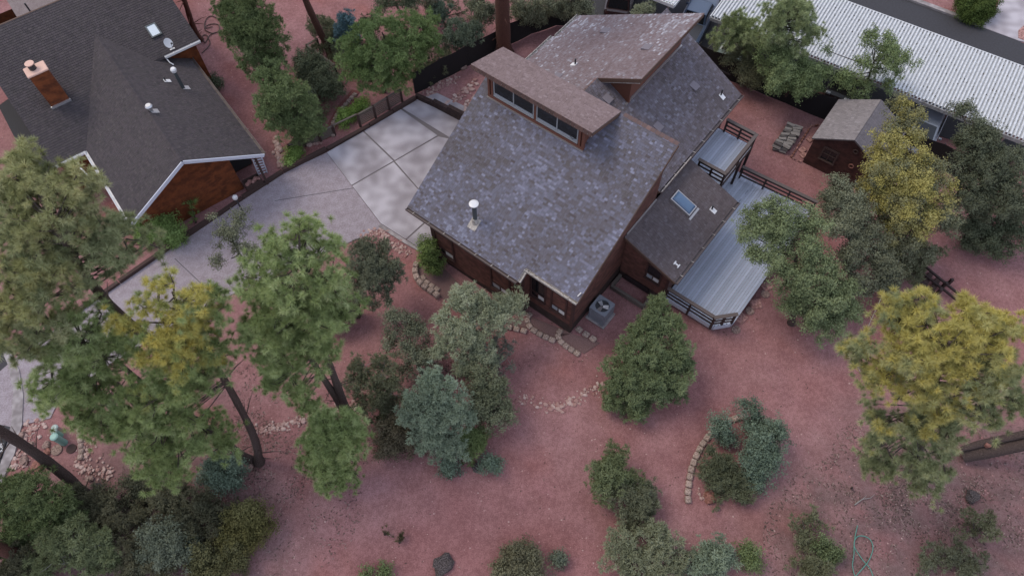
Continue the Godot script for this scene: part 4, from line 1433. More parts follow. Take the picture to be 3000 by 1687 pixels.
func rail(parent: Node, pts: Array, hgt: float, posts: Array, end_post: bool) -> void:
	for k in pts.size() - 1:
		var a: Vector3 = pts[k]
		var b: Vector3 = pts[k + 1]
		var d := (b - a).normalized()
		var cap := MB.new()
		cap.beam(a + Vector3(0, hgt, 0) - d * 0.07, b + Vector3(0, hgt, 0) + d * (0.07 if k < pts.size() - 2 else 0.1) - (d * 0.15 if k < pts.size() - 2 else Vector3.ZERO), 0.19, 0.045)
		part(cap, "rail_cap", M.rail_cap, parent)
		for y in [0.86, 0.55, 0.24]:
			var r := MB.new()
			r.beam(a + Vector3(0, y * hgt, 0) + d * 0.06, b + Vector3(0, y * hgt, 0) - d * 0.06, 0.045, 0.1 if y < 0.8 else 0.13)
			part(r, "rail", M.rail_dark, parent)
		for t in posts:
			if t == 1.0 and k < pts.size() - 2:
				continue
			var p := MB.new()
			var c := a.lerp(b, t)
			p.beam(c - Vector3(0, 0.3, 0), c + Vector3(0, hgt - 0.03, 0), 0.1, 0.1, d)
			part(p, "post", M.rail_dark, parent)
	if not end_post:
		var p := MB.new()
		var c: Vector3 = pts[pts.size() - 1]
		p.beam(c - Vector3(0, 0.28, 0), c + Vector3(0, hgt - 0.03, 0), 0.1, 0.1, Vector3(1, 0, 0))
		part(p, "post", M.rail_dark, parent)


# ------------------------------------------------------------------ fences and edgings
func screen_fence(label: String, pts: Array, hgt: float) -> void:
	var f := thing("screen_fence", label, "fence", pts[0])
	for k in pts.size() - 1:
		var a: Vector3 = pts[k] - pts[0]
		var b: Vector3 = pts[k + 1] - pts[0]
		var n := maxi(1, int(round(a.distance_to(b) / 2.4)))
		for i in n:
			var p := a.lerp(b, float(i) / n)
			var q := a.lerp(b, float(i + 1) / n)
			var cl := MB.new()
			# cloth sags a little between the posts
			var segs := 6
			var side := (q - p).cross(Vector3.UP).normalized()
			for s in segs:
				var t0 := float(s) / segs
				var t1 := float(s + 1) / segs
				var s0 := 4.0 * t0 * (1.0 - t0)
				var s1 := 4.0 * t1 * (1.0 - t1)
				var a0 := p.lerp(q, t0) + side * 0.05 * s0
				var a1 := p.lerp(q, t1) + side * 0.05 * s1
				var h0 := Vector3(0, hgt - 0.05 * s0, 0)
				var h1 := Vector3(0, hgt - 0.05 * s1, 0)
				cl.quad(a0, a0 + h0, a1 + h1, a1)
				cl.quad(a0 + side * 0.012, a1 + side * 0.012, a1 + h1 + side * 0.012, a0 + h0 + side * 0.012)
				cl.quad(a0 + h0, a0 + h0 + side * 0.012, a1 + h1 + side * 0.012, a1 + h1)
			part(cl, "cloth_panel", M.screen_cloth, f)
			var po := MB.new()
			po.tube([p - side * 0.03, p - side * 0.03 + Vector3(0, hgt + 0.04, 0)], [0.03, 0.03], 8)
			part(po, "post", M.dark_metal, f)
	var e: Vector3 = pts[pts.size() - 1] - pts[0]
	var pe := MB.new()
	pe.tube([e, e + Vector3(0, hgt + 0.04, 0)], [0.03, 0.03], 8)
	part(pe, "post", M.dark_metal, f)


func make_fences() -> void:
	screen_fence("dark cloth screen fence running behind the dormer past the big pine trunk", [Vector3(-5.95, 0, -33.96), Vector3(-2.61, 0, -36.38), Vector3(0.17, 0, -38.32), Vector3(1.6, 0, -39.3), Vector3(3.34, 0, -40.1), Vector3(5.6, 0, -39.9)], 1.75)
	screen_fence("dark cloth screen fence along the parking court behind the woodpile", [Vector3(9.2, 0, -37.0), Vector3(12.0, 0, -36.1), Vector3(15.37, 0, -34.01), Vector3(19.54, 0, -31.19), Vector3(23.0, 0, -28.85), Vector3(27.0, 0, -26.1)], 1.8)
	# slatted fence beside the apron: two stretches, the upper one taller
	var z2 := [[[Vector3(-13.238,0.000,-29.173),Vector3(-12.446,0.000,-29.773),Vector3(-11.545,0.000,-30.089),Vector3(-10.758,0.000,-30.625)], 0.75, "low slatted timber fence along the neighbour end of the driveway"], [[Vector3(-9.229,0.000,-31.280),Vector3(-8.335,0.000,-31.961),Vector3(-7.534,0.000,-32.654),Vector3(-6.759,0.000,-33.313)], 1.0, "taller slatted timber fence beside the concrete apron"]]
	for run in z2:
		var pts: Array = run[0]
		var f := thing("slat_fence", run[2], "fence", pts[0])
		for i in pts.size():
			var p: Vector3 = pts[i] - pts[0]
			var po := MB.new()
			po.beam(p - Vector3(0, 0.1, 0), p + Vector3(0, run[1] + 0.06, 0), 0.13, 0.13, Vector3(1, 0, 0))
			part(po, "post", M.timber, f)
			if i + 1 < pts.size():
				var q: Vector3 = pts[i + 1] - pts[0]
				for k in 6:
					var sl := MB.new()
					var y: float = run[1] * (0.14 + 0.145 * k)
					sl.beam(p + Vector3(0, y, 0), q + Vector3(0, y, 0), 0.03, 0.07)
					part(sl, "slat", M.old_timber, f)
				var tr := MB.new()
				tr.beam(p + Vector3(0, run[1] + 0.03, 0), q + Vector3(0, run[1] + 0.03, 0), 0.12, 0.05)
				part(tr, "top_rail", M.old_timber, f)
	var rl := thing("hand_rail", "single timber rail bridging the gap between the slatted fences", "rail", Vector3(-10.831,0.000,-30.638))
	var hr := MB.new()
	hr.beam(Vector3(0, 0.75, 0), Vector3(-9.321,0.000,-31.382) - Vector3(-10.831,0.000,-30.638) + Vector3(0, 0.95, 0), 0.1, 0.06)
	part(hr, "rail_bar", M.old_timber, rl)
	hr = MB.new()
	hr.beam(Vector3(0, -0.05, 0), Vector3(0, 0.76, 0), 0.11, 0.11, Vector3(1, 0, 0))
	part(hr, "post", M.timber, rl)
	# sleepers edging the drive, laid end to end
	var ed := thing("timber_edging", "line of dark timber sleepers edging the driveway uphill side", "edging", Vector3(-11.085,0.000,-29.199))
	var run1 := [Vector3(-23.590,0.000,-18.106),Vector3(-21.396,0.000,-20.257),Vector3(-19.077,0.000,-22.532),Vector3(-16.898,0.000,-24.582),Vector3(-15.624,0.000,-25.829),Vector3(-13.528,0.000,-27.724),Vector3(-11.106,0.000,-29.386),Vector3(-8.650,0.000,-31.245),Vector3(-5.901,0.000,-33.452)]
	for i in run1.size() - 1:
		var a: Vector3 = run1[i] - ed.position
		var b: Vector3 = run1[i + 1] - ed.position
		var n := maxi(1, int(round(a.distance_to(b) / 2.2)))
		for k in n:
			var mb := MB.new()
			var hh := 0.20 + 0.05 * ((i + k) % 3)
			mb.beam(a.lerp(b, (k + 0.008) / n) + Vector3(0, hh * 0.5, 0), a.lerp(b, (k + 0.992) / n) + Vector3(0, hh * 0.5, 0), 0.2, hh)
			part(mb, "sleeper", M.timber, ed)
	# stepped dark retaining wall at the end of the apron
	var rw := thing("retaining_wall", "stepped dark brown retaining wall at the head of the concrete apron", "retaining wall", Vector3(-5.854,0.000,-33.519))
	var rp := [Vector3(-5.857,0.000,-33.588),Vector3(-4.717,0.000,-32.879),Vector3(-3.744,0.000,-32.185),Vector3(-2.485,0.000,-31.297),Vector3(-0.521,0.000,-29.963)]
	for i in rp.size() - 1:
		var mb := MB.new()
		var hh: float = [0.35, 0.55, 0.75, 0.9][i]
		mb.beam(rp[i] - rw.position + Vector3(0, hh * 0.5, 0), rp[i + 1] - rw.position + Vector3(0, hh * 0.5, 0), 0.24, hh)
		part(mb, "wall_segment", mat("retaining", lin(0.05, 0.028, 0.025), 0.9, T.blotch, 0.8), rw)
	# rustic rail beside the path on the far right
	var tr := thing("timber_steps", "dark brown timber rails of a small flight of steps behind the yellow pine", "steps", Vector3(22.075,0.000,-19.998))
	for q in [[Vector3(21.248,0.250,-20.235),Vector3(22.516,0.250,-18.495)], [Vector3(21.725,0.300,-20.374),Vector3(22.876,0.300,-18.891)], [Vector3(21.928,0.500,-20.606),Vector3(23.099,0.500,-18.971)], [Vector3(23.099,0.500,-18.971),Vector3(23.675,0.500,-18.204)], [Vector3(22.876,0.300,-18.891),Vector3(23.512,0.300,-18.063)]]:
		var mb := MB.new()
		mb.beam(q[0] - tr.position, q[1] - tr.position, 0.1, 0.1)
		part(mb, "rail", M.rail_dark, tr)
	for q in [[Vector3(21.437,0.000,-20.357)], [Vector3(22.660,0.000,-18.633)], [Vector3(23.436,0.000,-19.228)], [Vector3(23.074,0.000,-19.042)], [Vector3(22.281,0.000,-20.867)]]:
		var mb := MB.new()
		mb.beam(q[0] - tr.position - Vector3(0, 0.05, 0), q[0] - tr.position + Vector3(0, 0.6, 0), 0.14, 0.14, Vector3(1, 0, 0))
		part(mb, "post", M.rail_dark, tr)
	for k in 3:
		var mb := MB.new()
		var a: Vector3 = [Vector3(21.711,0.000,-19.839),Vector3(22.241,0.000,-20.731)][0].lerp([Vector3(22.682,0.000,-18.632),Vector3(15.328,0.000,-22.355)][0], 0.2 + 0.3 * k)
		mb.beam(a - tr.position + Vector3(0, 0.1, 0), a - tr.position + Vector3(0.55, 0.1, -0.7), 0.25, 0.16)
		part(mb, "tread", M.timber, tr)
	# screened fence stretch by the neighbour's garden: a dark seat-like rail by the blue spruce
	var gr := thing("garden_rail", "weathered timber rail corner in the shrubs below the blue spruce", "rail", Vector3(-13.102,0.000,-37.654))
	var gp := [Vector3(-12.542,0.000,-38.092),Vector3(-13.148,0.000,-37.557),Vector3(-11.120,0.000,-35.656)]
	for i in 3:
		var po := MB.new()
		po.beam(gp[i] - gr.position - Vector3(0, 0.05, 0), gp[i] - gr.position + Vector3(0, 0.95, 0), 0.12, 0.12, Vector3(1, 0, 0))
		part(po, "post", M.timber, gr)
	for i in 2:
		for y in [0.3, 0.6, 0.92]:
			var mb := MB.new()
			mb.beam(gp[i] - gr.position + Vector3(0, y, 0), gp[i + 1] - gr.position + Vector3(0, y, 0), 0.05 if y < 0.9 else 0.14, 0.1 if y < 0.9 else 0.05)
			part(mb, "rail_bar", M.old_timber, gr)



# ------------------------------------------------------------------ small things in the yard
var rock_meshes := []


func rock_mesh(i: int) -> ArrayMesh:
	if rock_meshes.is_empty():
		for k in 6:
			var mb := MB.new()
			var fn := FastNoiseLite.new()
			fn.seed = 90 + k
			fn.frequency = 0.75
			var rows := 8
			var cols := 12
			var rings := []
			for a in rows + 1:
				var ring := []
				var th := PI * (a + 0.02) / (rows + 0.04)
				for b in cols:
					var ph := -TAU * b / cols
					var d := Vector3(sin(th) * cos(ph), -cos(th), sin(th) * sin(ph))
					var rr := 1.0 + 0.7 * fn.get_noise_3dv(d * 1.6) + 0.25 * fn.get_noise_3dv(d * 4.0)
					d = d * rr
					d.y = clampf(d.y, -0.5, 0.62 + 0.1 * (k % 3))
					ring.append(d)
				rings.append(ring)
			mb.loft(rings)
			rock_meshes.append(mb.mesh())
	return rock_meshes[i % 6]


func rock(label: String, at: Vector3, s: Vector3, m: Material, group := "", called := "rock") -> MeshInstance3D:
	var o := share(rock_mesh(rng.randi()), numbered(called), m, self, Transform3D(Basis(Vector3.UP, rng.randf() * TAU).scaled_local(s), at + Vector3(0, s.y * 0.3, 0)))
	o.set_meta("label", label)
	o.set_meta("category", "rock")
	if group != "":
		o.set_meta("group", group)
	return o


# loose stones in a band along a path: far too many and small to tell apart
func stone_band(called: String, label: String, pts: Array, width: float, per_m: float, s0: float, s1: float, sd: int) -> void:
	var r := RandomNumberGenerator.new()
	r.seed = sd
	var mm := MultiMesh.new()
	mm.transform_format = MultiMesh.TRANSFORM_3D
	mm.use_colors = true
	mm.mesh = rock_mesh(sd)
	var xs := []
	for k in pts.size() - 1:
		var a: Vector3 = pts[k]
		var b: Vector3 = pts[k + 1]
		var side := (b - a).cross(Vector3.UP).normalized()
		for i in int(a.distance_to(b) * per_m):
			xs.append(a.lerp(b, r.randf()) + side * r.randfn(0.0, width * 0.4))
	mm.instance_count = xs.size()
	for i in xs.size():
		var s := lerpf(s0, s1, pow(r.randf(), 2.2))
		var b := Basis(Vector3.UP, r.randf() * TAU).scaled(Vector3(s * r.randf_range(0.7, 1.3), s * 0.75, s))
		mm.set_instance_transform(i, Transform3D(b, xs[i] + Vector3(0, s * 0.2 - 0.02, 0)))
		mm.set_instance_color(i, Color(0.30, 0.15, 0.13).lerp(Color(0.50, 0.38, 0.34), r.randf()))
	var o := MultiMeshInstance3D.new()
	o.name = numbered(called)
	o.multimesh = mm
	o.material_override = M.pebble
	o.set_meta("kind", "stuff")
	o.set_meta("label", label)
	o.set_meta("category", "gravel")
	add_child(o)


func block_edging(label: String, pts: Array, size: float, courses := 1) -> void:
	var e := thing("block_edging", label, "edging", pts[0])
	var total := 0.0
	for k in pts.size() - 1:
		total += pts[k].distance_to(pts[k + 1])
	var n := int(round(total / (size * 1.06)))
	for i in n:
		var want := total * (i + 0.5) / n
		var k := 0
		while k < pts.size() - 2 and want > pts[k].distance_to(pts[k + 1]):
			want -= pts[k].distance_to(pts[k + 1])
			k += 1
		var a: Vector3 = pts[k]
		var b: Vector3 = pts[k + 1]
		var d := (b - a).normalized()
		var c := a + d * want
		for y in courses:
			var mb := MB.new()
			var j := rng.randf_range(-0.1, 0.1)
			mb.cbox(c - pts[0] + Vector3(0, 0.07 + 0.15 * y + rng.randf_range(-0.01, 0.01), 0), Vector3(size * rng.randf_range(0.92, 1.0), 0.15, size * 0.85), 0.045, Basis(Vector3.UP, -atan2(d.z, d.x) + j))
			part(mb, "block", block_mat(i), e)


func block_mat(i: int) -> Material:
	var key := "block_%d" % (i % 4)
	if not M.has(key):
		var f: float = [0.9, 1.0, 1.1, 0.96][i % 4]
		mat(key, lin(0.48 * f, 0.37 * f, 0.315 * f), 0.9, T.blotch, 2.0)
	return M[key]


func make_yard_details() -> void:
	var X := Vector3(1, 0, 0)
	# concrete block edgings
	block_edging("double row of tan blocks curving round the bed by the house corner shrub", [Vector3(-5.179,0.000,-21.188),Vector3(-5.296,0.000,-20.807),Vector3(-5.247,0.000,-20.364),Vector3(-5.066,0.000,-19.985),Vector3(-4.728,0.000,-19.637),Vector3(-4.287,0.000,-19.290),Vector3(-3.903,0.000,-18.978)], 0.36, 2)
	block_edging("inner row of tan blocks inside the curved bed by the meter box", [Vector3(-4.922,0.000,-20.357),Vector3(-4.690,0.000,-19.977),Vector3(-4.301,0.000,-19.659),Vector3(-3.917,0.000,-19.375)], 0.34)
	block_edging("tan block edging curling down from the wall under the pale cypress", [Vector3(1.002,0.000,-17.950),Vector3(0.760,0.000,-17.690),Vector3(0.802,0.000,-17.280),Vector3(1.077,0.000,-16.927),Vector3(1.479,0.000,-16.632),Vector3(1.933,0.000,-16.395),Vector3(2.183,0.000,-16.248)], 0.34)
	block_edging("straight low block row half hidden below the pale cypress", [Vector3(-0.367,0.000,-17.186),Vector3(0.148,0.000,-17.032),Vector3(0.764,0.000,-16.847)], 0.34)
	block_edging("short tan block row hooking round the house corner bed", [Vector3(2.550,0.000,-16.955),Vector3(2.329,0.000,-16.644),Vector3(2.440,0.000,-16.271),Vector3(2.780,0.000,-15.926),Vector3(3.171,0.000,-15.639),Vector3(3.415,0.000,-15.468)], 0.34)
	block_edging("tan block row between the house corner and the air conditioner", [Vector3(3.306,0.000,-17.056),Vector3(3.796,0.000,-16.644),Vector3(4.333,0.000,-16.235)], 0.36)
	block_edging("long curved tan block edging round the island bed", [Vector3(7.942,0.000,-7.895),Vector3(7.976,0.000,-8.356),Vector3(8.126,0.000,-8.940),Vector3(8.314,0.000,-9.533),Vector3(8.600,0.000,-10.074),Vector3(8.911,0.000,-10.561),Vector3(9.317,0.000,-11.053),Vector3(9.811,0.000,-11.487),Vector3(10.481,0.000,-11.827),Vector3(11.005,0.000,-12.010),Vector3(11.313,0.000,-12.005)], 0.34)
	block_edging("line of square pavers beside the green utility posts", [Vector3(-21.300,0.000,-12.060),Vector3(-21.199,0.000,-11.743),Vector3(-21.062,0.000,-11.428),Vector3(-20.961,0.000,-11.178),Vector3(-20.844,0.000,-10.869),Vector3(-20.784,0.000,-10.441)], 0.28)

	block_edging("grey stone edging curving along the flagged garden path", [Vector3(-10.831,0.000,-30.424),Vector3(-10.985,0.000,-31.397),Vector3(-10.742,0.000,-32.383),Vector3(-10.205,0.000,-33.281),Vector3(-9.772,0.000,-34.061)], 0.3)
	# air conditioner on its pad
	var ac := thing("air_conditioner", "grey square air conditioner unit with top fan on a concrete pad", "air conditioner", Vector3(2.977, 0, -16.679) + Basis(Vector3.UP, -deg_to_rad(38.927)) * Vector3(0.64, 0, -1.85), -deg_to_rad(38.927))
	ac.scale = Vector3(1.1, 1.08, 1.1)
	var mb := MB.new()
	mb.cbox(Vector3(0, 0.04, 0), Vector3(1.06, 0.1, 1.02), 0.02)
	part(mb, "pad", M.kerb, ac)
	mb = MB.new()
	mb.cbox(Vector3(0, 0.52, 0), Vector3(0.8, 0.86, 0.8), 0.07)
	part(mb, "coil", M.dark_metal, ac)
	for s in 4:
		var b := Basis(Vector3.UP, s * PI * 0.5)
		for k in 13:
			mb = MB.new()
			mb.box(b * Vector3(-0.33 + 0.055 * k, 0.52, 0.42), Vector3(0.028, 0.84, 0.03), b)
			part(mb, "louvre", M.ac_fin, ac)
		mb = MB.new()
		mb.cbox(b * Vector3(0.395, 0.52, 0.395), Vector3(0.09, 0.9, 0.09), 0.025, b)
		part(mb, "corner_post", M.ac_shell, ac)
	mb = MB.new()
	var ro := []
	var ri := []
	for k in 32:
		var t := -TAU * k / 32.0
		var c := Vector3(cos(t), 0, sin(t))
		var q := 0.44 / maxf(maxf(absf(c.x), absf(c.z)), 0.72)
		ro.append(c * q)
		ri.append(c * 0.335)
	for k in 32:
		var j := (k + 1) % 32
		var y1 := Vector3(0, 1.06, 0)
		var y0 := Vector3(0, 0.95, 0)
		mb.quad(ro[k] + y1, ro[j] + y1, ri[j] + y1, ri[k] + y1)
		mb.quad(ro[k] + y0, ro[k] + y1, ro[j] + y1, ro[j] + y0)
		mb.quad(ri[k] + y0, ri[j] + y0, ri[j] + y1, ri[k] + y1)
	part(mb, "top_panel", M.ac_shell, ac)
	mb = MB.new()
	mb.disc(Vector3.ZERO, 0.34, 0.90, 0.93, 20)
	part(mb, "fan_well", M.rubber, ac)
	for k in 3:
		mb = MB.new()
		var b := Basis(Vector3.UP, k * TAU / 3.0 + 0.5)
		var hub := Vector3(0, 0.985, 0)
		mb.hexa([hub + b * Vector3(0.03, -0.02, 0.06), hub + b * Vector3(0.3, -0.03, 0.12), hub + b * Vector3(0.3, 0.01, -0.1), hub + b * Vector3(0.03, 0.01, -0.05), hub + b * Vector3(0.03, -0.008, 0.06), hub + b * Vector3(0.3, -0.018, 0.12), hub + b * Vector3(0.3, 0.022, -0.1), hub + b * Vector3(0.03, 0.022, -0.05)])
		part(mb, "fan_blade", M.galvanised if k == 1 else M.flashing, ac)

	# firewood: split logs laid in two rows
	var a0 := Vector3(17.25, 0, -30.76)
	var along := (Vector3(16.54, 0, -28.32) - Vector3(18.06, 0, -30.42)).normalized()
	var across := (Vector3(18.06, 0, -30.42) - a0).normalized()
	var k := 0
	for layer in 3:
		for row in 2:
			var n: int = [12, 11, 9][layer]
			for i in n:
				var lg := MB.new()
				var l := rng.randf_range(0.4, 0.52)
				var r0 := rng.randf_range(0.085, 0.125)
				var sh := []
				for e in 2:
					var ring := []
					for q in 5:
						var t := -TAU * q / 5.0 + 0.3 * i
						ring.append(Vector3((e - 0.5) * l, sin(t) * r0 * 0.9, cos(t) * r0 * (1.0 + 0.2 * sin(i * 3.0 + q))))
					sh.append(ring)
				lg.loft(sh)
				var c := a0 + along * (0.15 + (2.3 - 0.12 * layer) * (i + 0.5) / n + 0.06 * layer) + across * (0.22 + row * 0.44 + rng.randf_range(-0.05, 0.05)) + Vector3(0, 0.09 + 0.185 * layer, 0)
				var o := solo(lg, "firewood_log", "grey split log in the low woodpile beside the shed", "log", M.log_grey if rng.randf() < 0.55 else M.log_dark, c, "split logs of the woodpile")
				o.basis = Basis(Vector3.UP, -atan2(across.z, across.x) + rng.randf_range(-0.3, 0.3)) * Basis(X, rng.randf())
				k += 1

	# utility posts, manhole covers and rocks by the road
	var up := [[Vector3(-22.219,0.000,-11.930), 0.16, 0.42, "pale grey lidded utility post furthest from the fallen shade of the trunk"], [Vector3(-22.119,0.000,-11.704), 0.15, 0.55, "pale green middle utility post of the three by the road"], [Vector3(-21.825,0.000,-11.324), 0.19, 0.85, "tall teal utility post, largest of the three by the road"]]
	for i in 3:
		var q: Array = up[i]
		var t := thing("utility_post", q[3], "utility post", q[0], 0.0, "utility posts by the road")
		var body := MB.new()
		body.disc(Vector3.ZERO, q[1] * 0.88, -0.05, q[2], 16)
		part(body, "body", M.teal_plastic if i > 0 else M.flashing, t)
		body = MB.new()
		body.disc(Vector3.ZERO, q[1], q[2], q[2] + 0.06, 18)
		body.disc(Vector3.ZERO, q[1], q[2] + 0.06, q[2] + 0.1, 18, q[1] * 0.7)
		part(body, "lid", mat("teal_lid_%d" % i, lin(0.38, 0.47, 0.44) if i < 2 else lin(0.27, 0.47, 0.41), 0.5), t)
	var mh := MB.new()
	mh.disc(Vector3.ZERO, 0.27, -0.03, 0.05, 22, 0.26)
	solo(mh, "access_cover", "round tan access cover set in the red ground by the road", "cover", M.block, Vector3(-22.079,0.000,-10.957))
	mh = MB.new()
	mh.disc(Vector3.ZERO, 0.24, -0.03, 0.03, 20)
	solo(mh, "access_cover", "small dark square-edged pit cover beside the teal post", "cover", M.timber, Vector3(-21.389,0.000,-11.012))
	var rk := [[Vector3(-22.630,0.000,-11.203), 0.34, "pale hollow rock next to the round access cover", 0], [Vector3(-22.478,0.000,-10.864), 0.3, "flat red rock under the leaning trunk by the road", 2], [Vector3(-24.012,0.000,-11.653), 0.4, "large tan rock at the head of the rock strip by the kerb", 0], [Vector3(-22.789,0.000,-10.124), 0.45, "broad red rock below the leaning trunk", 2], [Vector3(-23.466,0.000,-10.465), 0.38, "tan rock near the kerb under the leaning trunk", 0], [Vector3(-23.437,0.000,-11.302), 0.28, "small tan rock between kerb and leaning trunk", 0], [Vector3(-20.080,0.000,-9.539), 0.3, "tan rock beside the base of the leaning trunk", 0], [Vector3(-19.613,0.000,-9.178), 0.36, "brown rock just downhill of the leaning trunk base", 1], [Vector3(-12.619,0.000,-9.976), 0.22, "pale rock between the two pine bases", 0], [Vector3(-1.844,0.000,-9.735), 0.26, "dark rock beside the small teal bush", 1], [Vector3(-3.242,0.000,-5.422), 0.62, "large dark grey boulder on the open red ground", 1], [Vector3(9.056,0.000,-8.172), 0.42, "long orange red rock at the tip of the island bed", 2], [Vector3(21.035,0.000,-7.994), 0.4, "grey boulder in the leaf litter under the yellow pine", 1], [Vector3(9.284,0.000,-7.611), 0.12, "pair of small white stones below the orange rock", 0], [Vector3(-2.985,0.000,-36.233), 0.4, "pale boulder against the foot of the screen fence", 0]]
	for q in rk:
		rock(q[2], q[0], Vector3(q[1], q[1] * 0.6, q[1] * rng.randf_range(0.65, 0.9)) * (0.62 if q[0].x < -18.0 else 0.85), [M.rock, M.rock_grey, M.rock_red][q[3]])
	stone_band("stone_strip", "broken pale stones heaped along the road kerb", [Vector3(-23.217,0.000,-12.542),Vector3(-23.899,0.000,-11.981),Vector3(-23.941,0.000,-11.543),Vector3(-23.862,0.000,-10.923),Vector3(-23.705,0.000,-10.072)], 0.7, 80.0, 0.03, 0.11, 3)
	stone_band("stone_strip", "line of broken stones below the square pavers", [Vector3(-20.775,0.000,-11.485),Vector3(-20.595,0.000,-10.620),Vector3(-20.682,0.000,-10.079),Vector3(-19.783,0.000,-9.824),Vector3(-19.086,0.000,-9.871)], 0.5, 60.0, 0.03, 0.1, 4)
	stone_band("stone_strip", "thin strip of pale stones crossing the red ground by the pines", [Vector3(-13.031,0.000,-11.675),Vector3(-11.519,0.000,-11.908),Vector3(-10.405,0.000,-12.293),Vector3(-7.736,0.000,-12.963)], 0.42, 46.0, 0.03, 0.1, 5)
	stone_band("stone_strip", "band of pale stones ending at the big round shrub", [Vector3(0.178,0.000,-13.244),Vector3(1.323,0.000,-12.833),Vector3(2.046,0.000,-12.599),Vector3(2.850,0.000,-12.971),Vector3(3.395,0.000,-13.296),Vector3(4.501,0.000,-13.953)], 0.4, 38.0, 0.03, 0.1, 6)
	stone_band("stone_strip", "pink stone strip along the edge of the concrete apron", [Vector3(-8.645,0.000,-23.007),Vector3(-7.605,0.000,-23.473),Vector3(-6.708,0.000,-22.538),Vector3(-5.663,0.000,-21.777)], 0.35, 60.0, 0.03, 0.1, 7)
	stone_band("stone_strip", "rubble bank at the foot of the screen fence", [Vector3(-5.314,0.000,-33.764),Vector3(-4.355,0.000,-34.646),Vector3(-3.265,0.000,-35.542)], 0.6, 60.0, 0.03, 0.1, 8)
	stone_band("stone_strip", "rough line of red stones on the bank above the apron", [Vector3(-3.861,0.000,-32.915),Vector3(-3.224,0.000,-33.639),Vector3(-2.685,0.000,-34.226),Vector3(-2.029,0.000,-35.048)], 0.35, 26.0, 0.05, 0.15, 9)
	stone_band("stone_strip", "jumbled stones at the edge of the roof above the apron", [Vector3(-2.819,0.000,-32.453),Vector3(-2.449,0.000,-33.102),Vector3(-2.128,0.000,-33.762)], 0.3, 26.0, 0.05, 0.15, 10)
	stone_band("stone_strip", "pale stones bordering the neighbour garden path", [Vector3(-14.460,0.000,-30.507),Vector3(-14.054,0.000,-29.391),Vector3(-13.683,0.000,-28.151)], 0.25, 40.0, 0.07, 0.16, 11)
	stone_band("stone_strip", "large flat stones in the garden by the slatted fence", [Vector3(-13.240,0.000,-29.623),Vector3(-12.347,0.000,-30.235),Vector3(-11.491,0.000,-30.215)], 0.6, 20.0, 0.1, 0.26, 12)
	stone_band("stone_strip", "small white stones scattered at the island bed tip", [Vector3(8.430,0.000,-8.330),Vector3(8.948,0.000,-8.103)], 0.25, 45.0, 0.03, 0.08, 13)
	# charred stump piece beside the boulder, small dark cones on the ground
	# hoses
	var hg := MB.new()
	hose(hg, [Vector3(15.465,0.020,-6.797),Vector3(15.249,0.020,-6.350),Vector3(15.095,0.030,-5.955),Vector3(15.002,0.020,-5.568),Vector3(14.841,0.020,-5.185),Vector3(14.800,0.020,-4.899),Vector3(14.827,0.020,-4.667),Vector3(14.970,0.030,-4.753),Vector3(15.477,0.040,-5.171),Vector3(15.839,0.020,-5.651),Vector3(15.929,0.020,-5.992),Vector3(15.814,0.020,-6.241),Vector3(15.532,0.020,-6.345),Vector3(15.278,0.030,-6.273),Vector3(15.103,0.040,-6.003),Vector3(15.140,0.020,-5.712),Vector3(15.321,0.020,-5.321),Vector3(15.537,0.020,-4.982),Vector3(15.602,0.020,-4.654),Vector3(15.589,0.020,-4.415)], 0.022)
	solo(hg, "garden_hose", "looped green garden hose lying on the litter", "hose", M.hose_green)
	hg = MB.new()
	hose(hg, [Vector3(-20.412,0.020,-37.965),Vector3(-20.103,0.020,-38.561),Vector3(-20.094,0.020,-39.070),Vector3(-20.467,0.020,-39.697),Vector3(-20.689,0.020,-39.548),Vector3(-20.391,0.030,-38.964),Vector3(-20.214,0.020,-39.691),Vector3(-19.672,0.030,-40.082),Vector3(-19.869,0.020,-40.729),Vector3(-20.453,0.020,-40.744),Vector3(-20.686,0.040,-40.305),Vector3(-20.145,0.020,-39.897),Vector3(-19.647,0.040,-39.965),Vector3(-19.436,0.020,-39.568),Vector3(-18.976,0.020,-39.401),Vector3(-18.698,0.020,-39.860),Vector3(-19.266,0.020,-40.608),Vector3(-19.669,0.020,-40.830),Vector3(-20.062,0.020,-41.373),Vector3(-20.544,0.020,-41.600),Vector3(-20.791,0.020,-41.178),Vector3(-20.676,0.030,-40.421),Vector3(-20.181,0.040,-40.502)], 0.03)
	solo(hg, "garden_hose", "tangled brown hose beside the orange house", "hose", M.hose_brown)
	hg = MB.new()
	hose(hg, [Vector3(19.799,2.400,-19.370),Vector3(18.965,1.600,-17.933),Vector3(18.171,0.900,-16.527),Vector3(17.513,0.200,-15.363),Vector3(17.460,0.020,-14.584),Vector3(17.578,0.020,-13.927)], 0.014)
	solo(hg, "pale_cord", "thin pale cord strung down to the ground beside the yellow pine", "cord", M.gutter_pale)
	# lamp post at the drive edge
	var lp := thing("lamp_post", "short dark lamp post with white globe at the driveway edge", "lamp post", Vector3(-15.316,0.000,-24.661))
	mb = MB.new()
	mb.tube([Vector3(0, -0.1, 0), Vector3(0, 1.5, 0)], [0.05, 0.04], 8)
	part(mb, "pole", M.dark_metal, lp)
	mb = MB.new()
	mb.disc(Vector3(0, 1.5, 0), 0.06, 0.0, 0.1, 12, 0.14)
	mb.disc(Vector3(0, 1.6, 0), 0.14, 0.0, 0.14, 12, 0.15)
	mb.disc(Vector3(0, 1.74, 0), 0.15, 0.0, 0.1, 12, 0.06)
	part(mb, "globe", M.white_metal, lp)
	# white slat rack and stone-filled planter on the neighbour's porch
	var rack := thing("slat_rack", "white ladder shaped rack leaning by the porch of the orange house", "rack", Vector3(-14.992,0.000,-27.691))
	var e0 := Vector3(-14.97, 0, -27.55)
	var e1 := Vector3(-14.50, 0, -27.75)
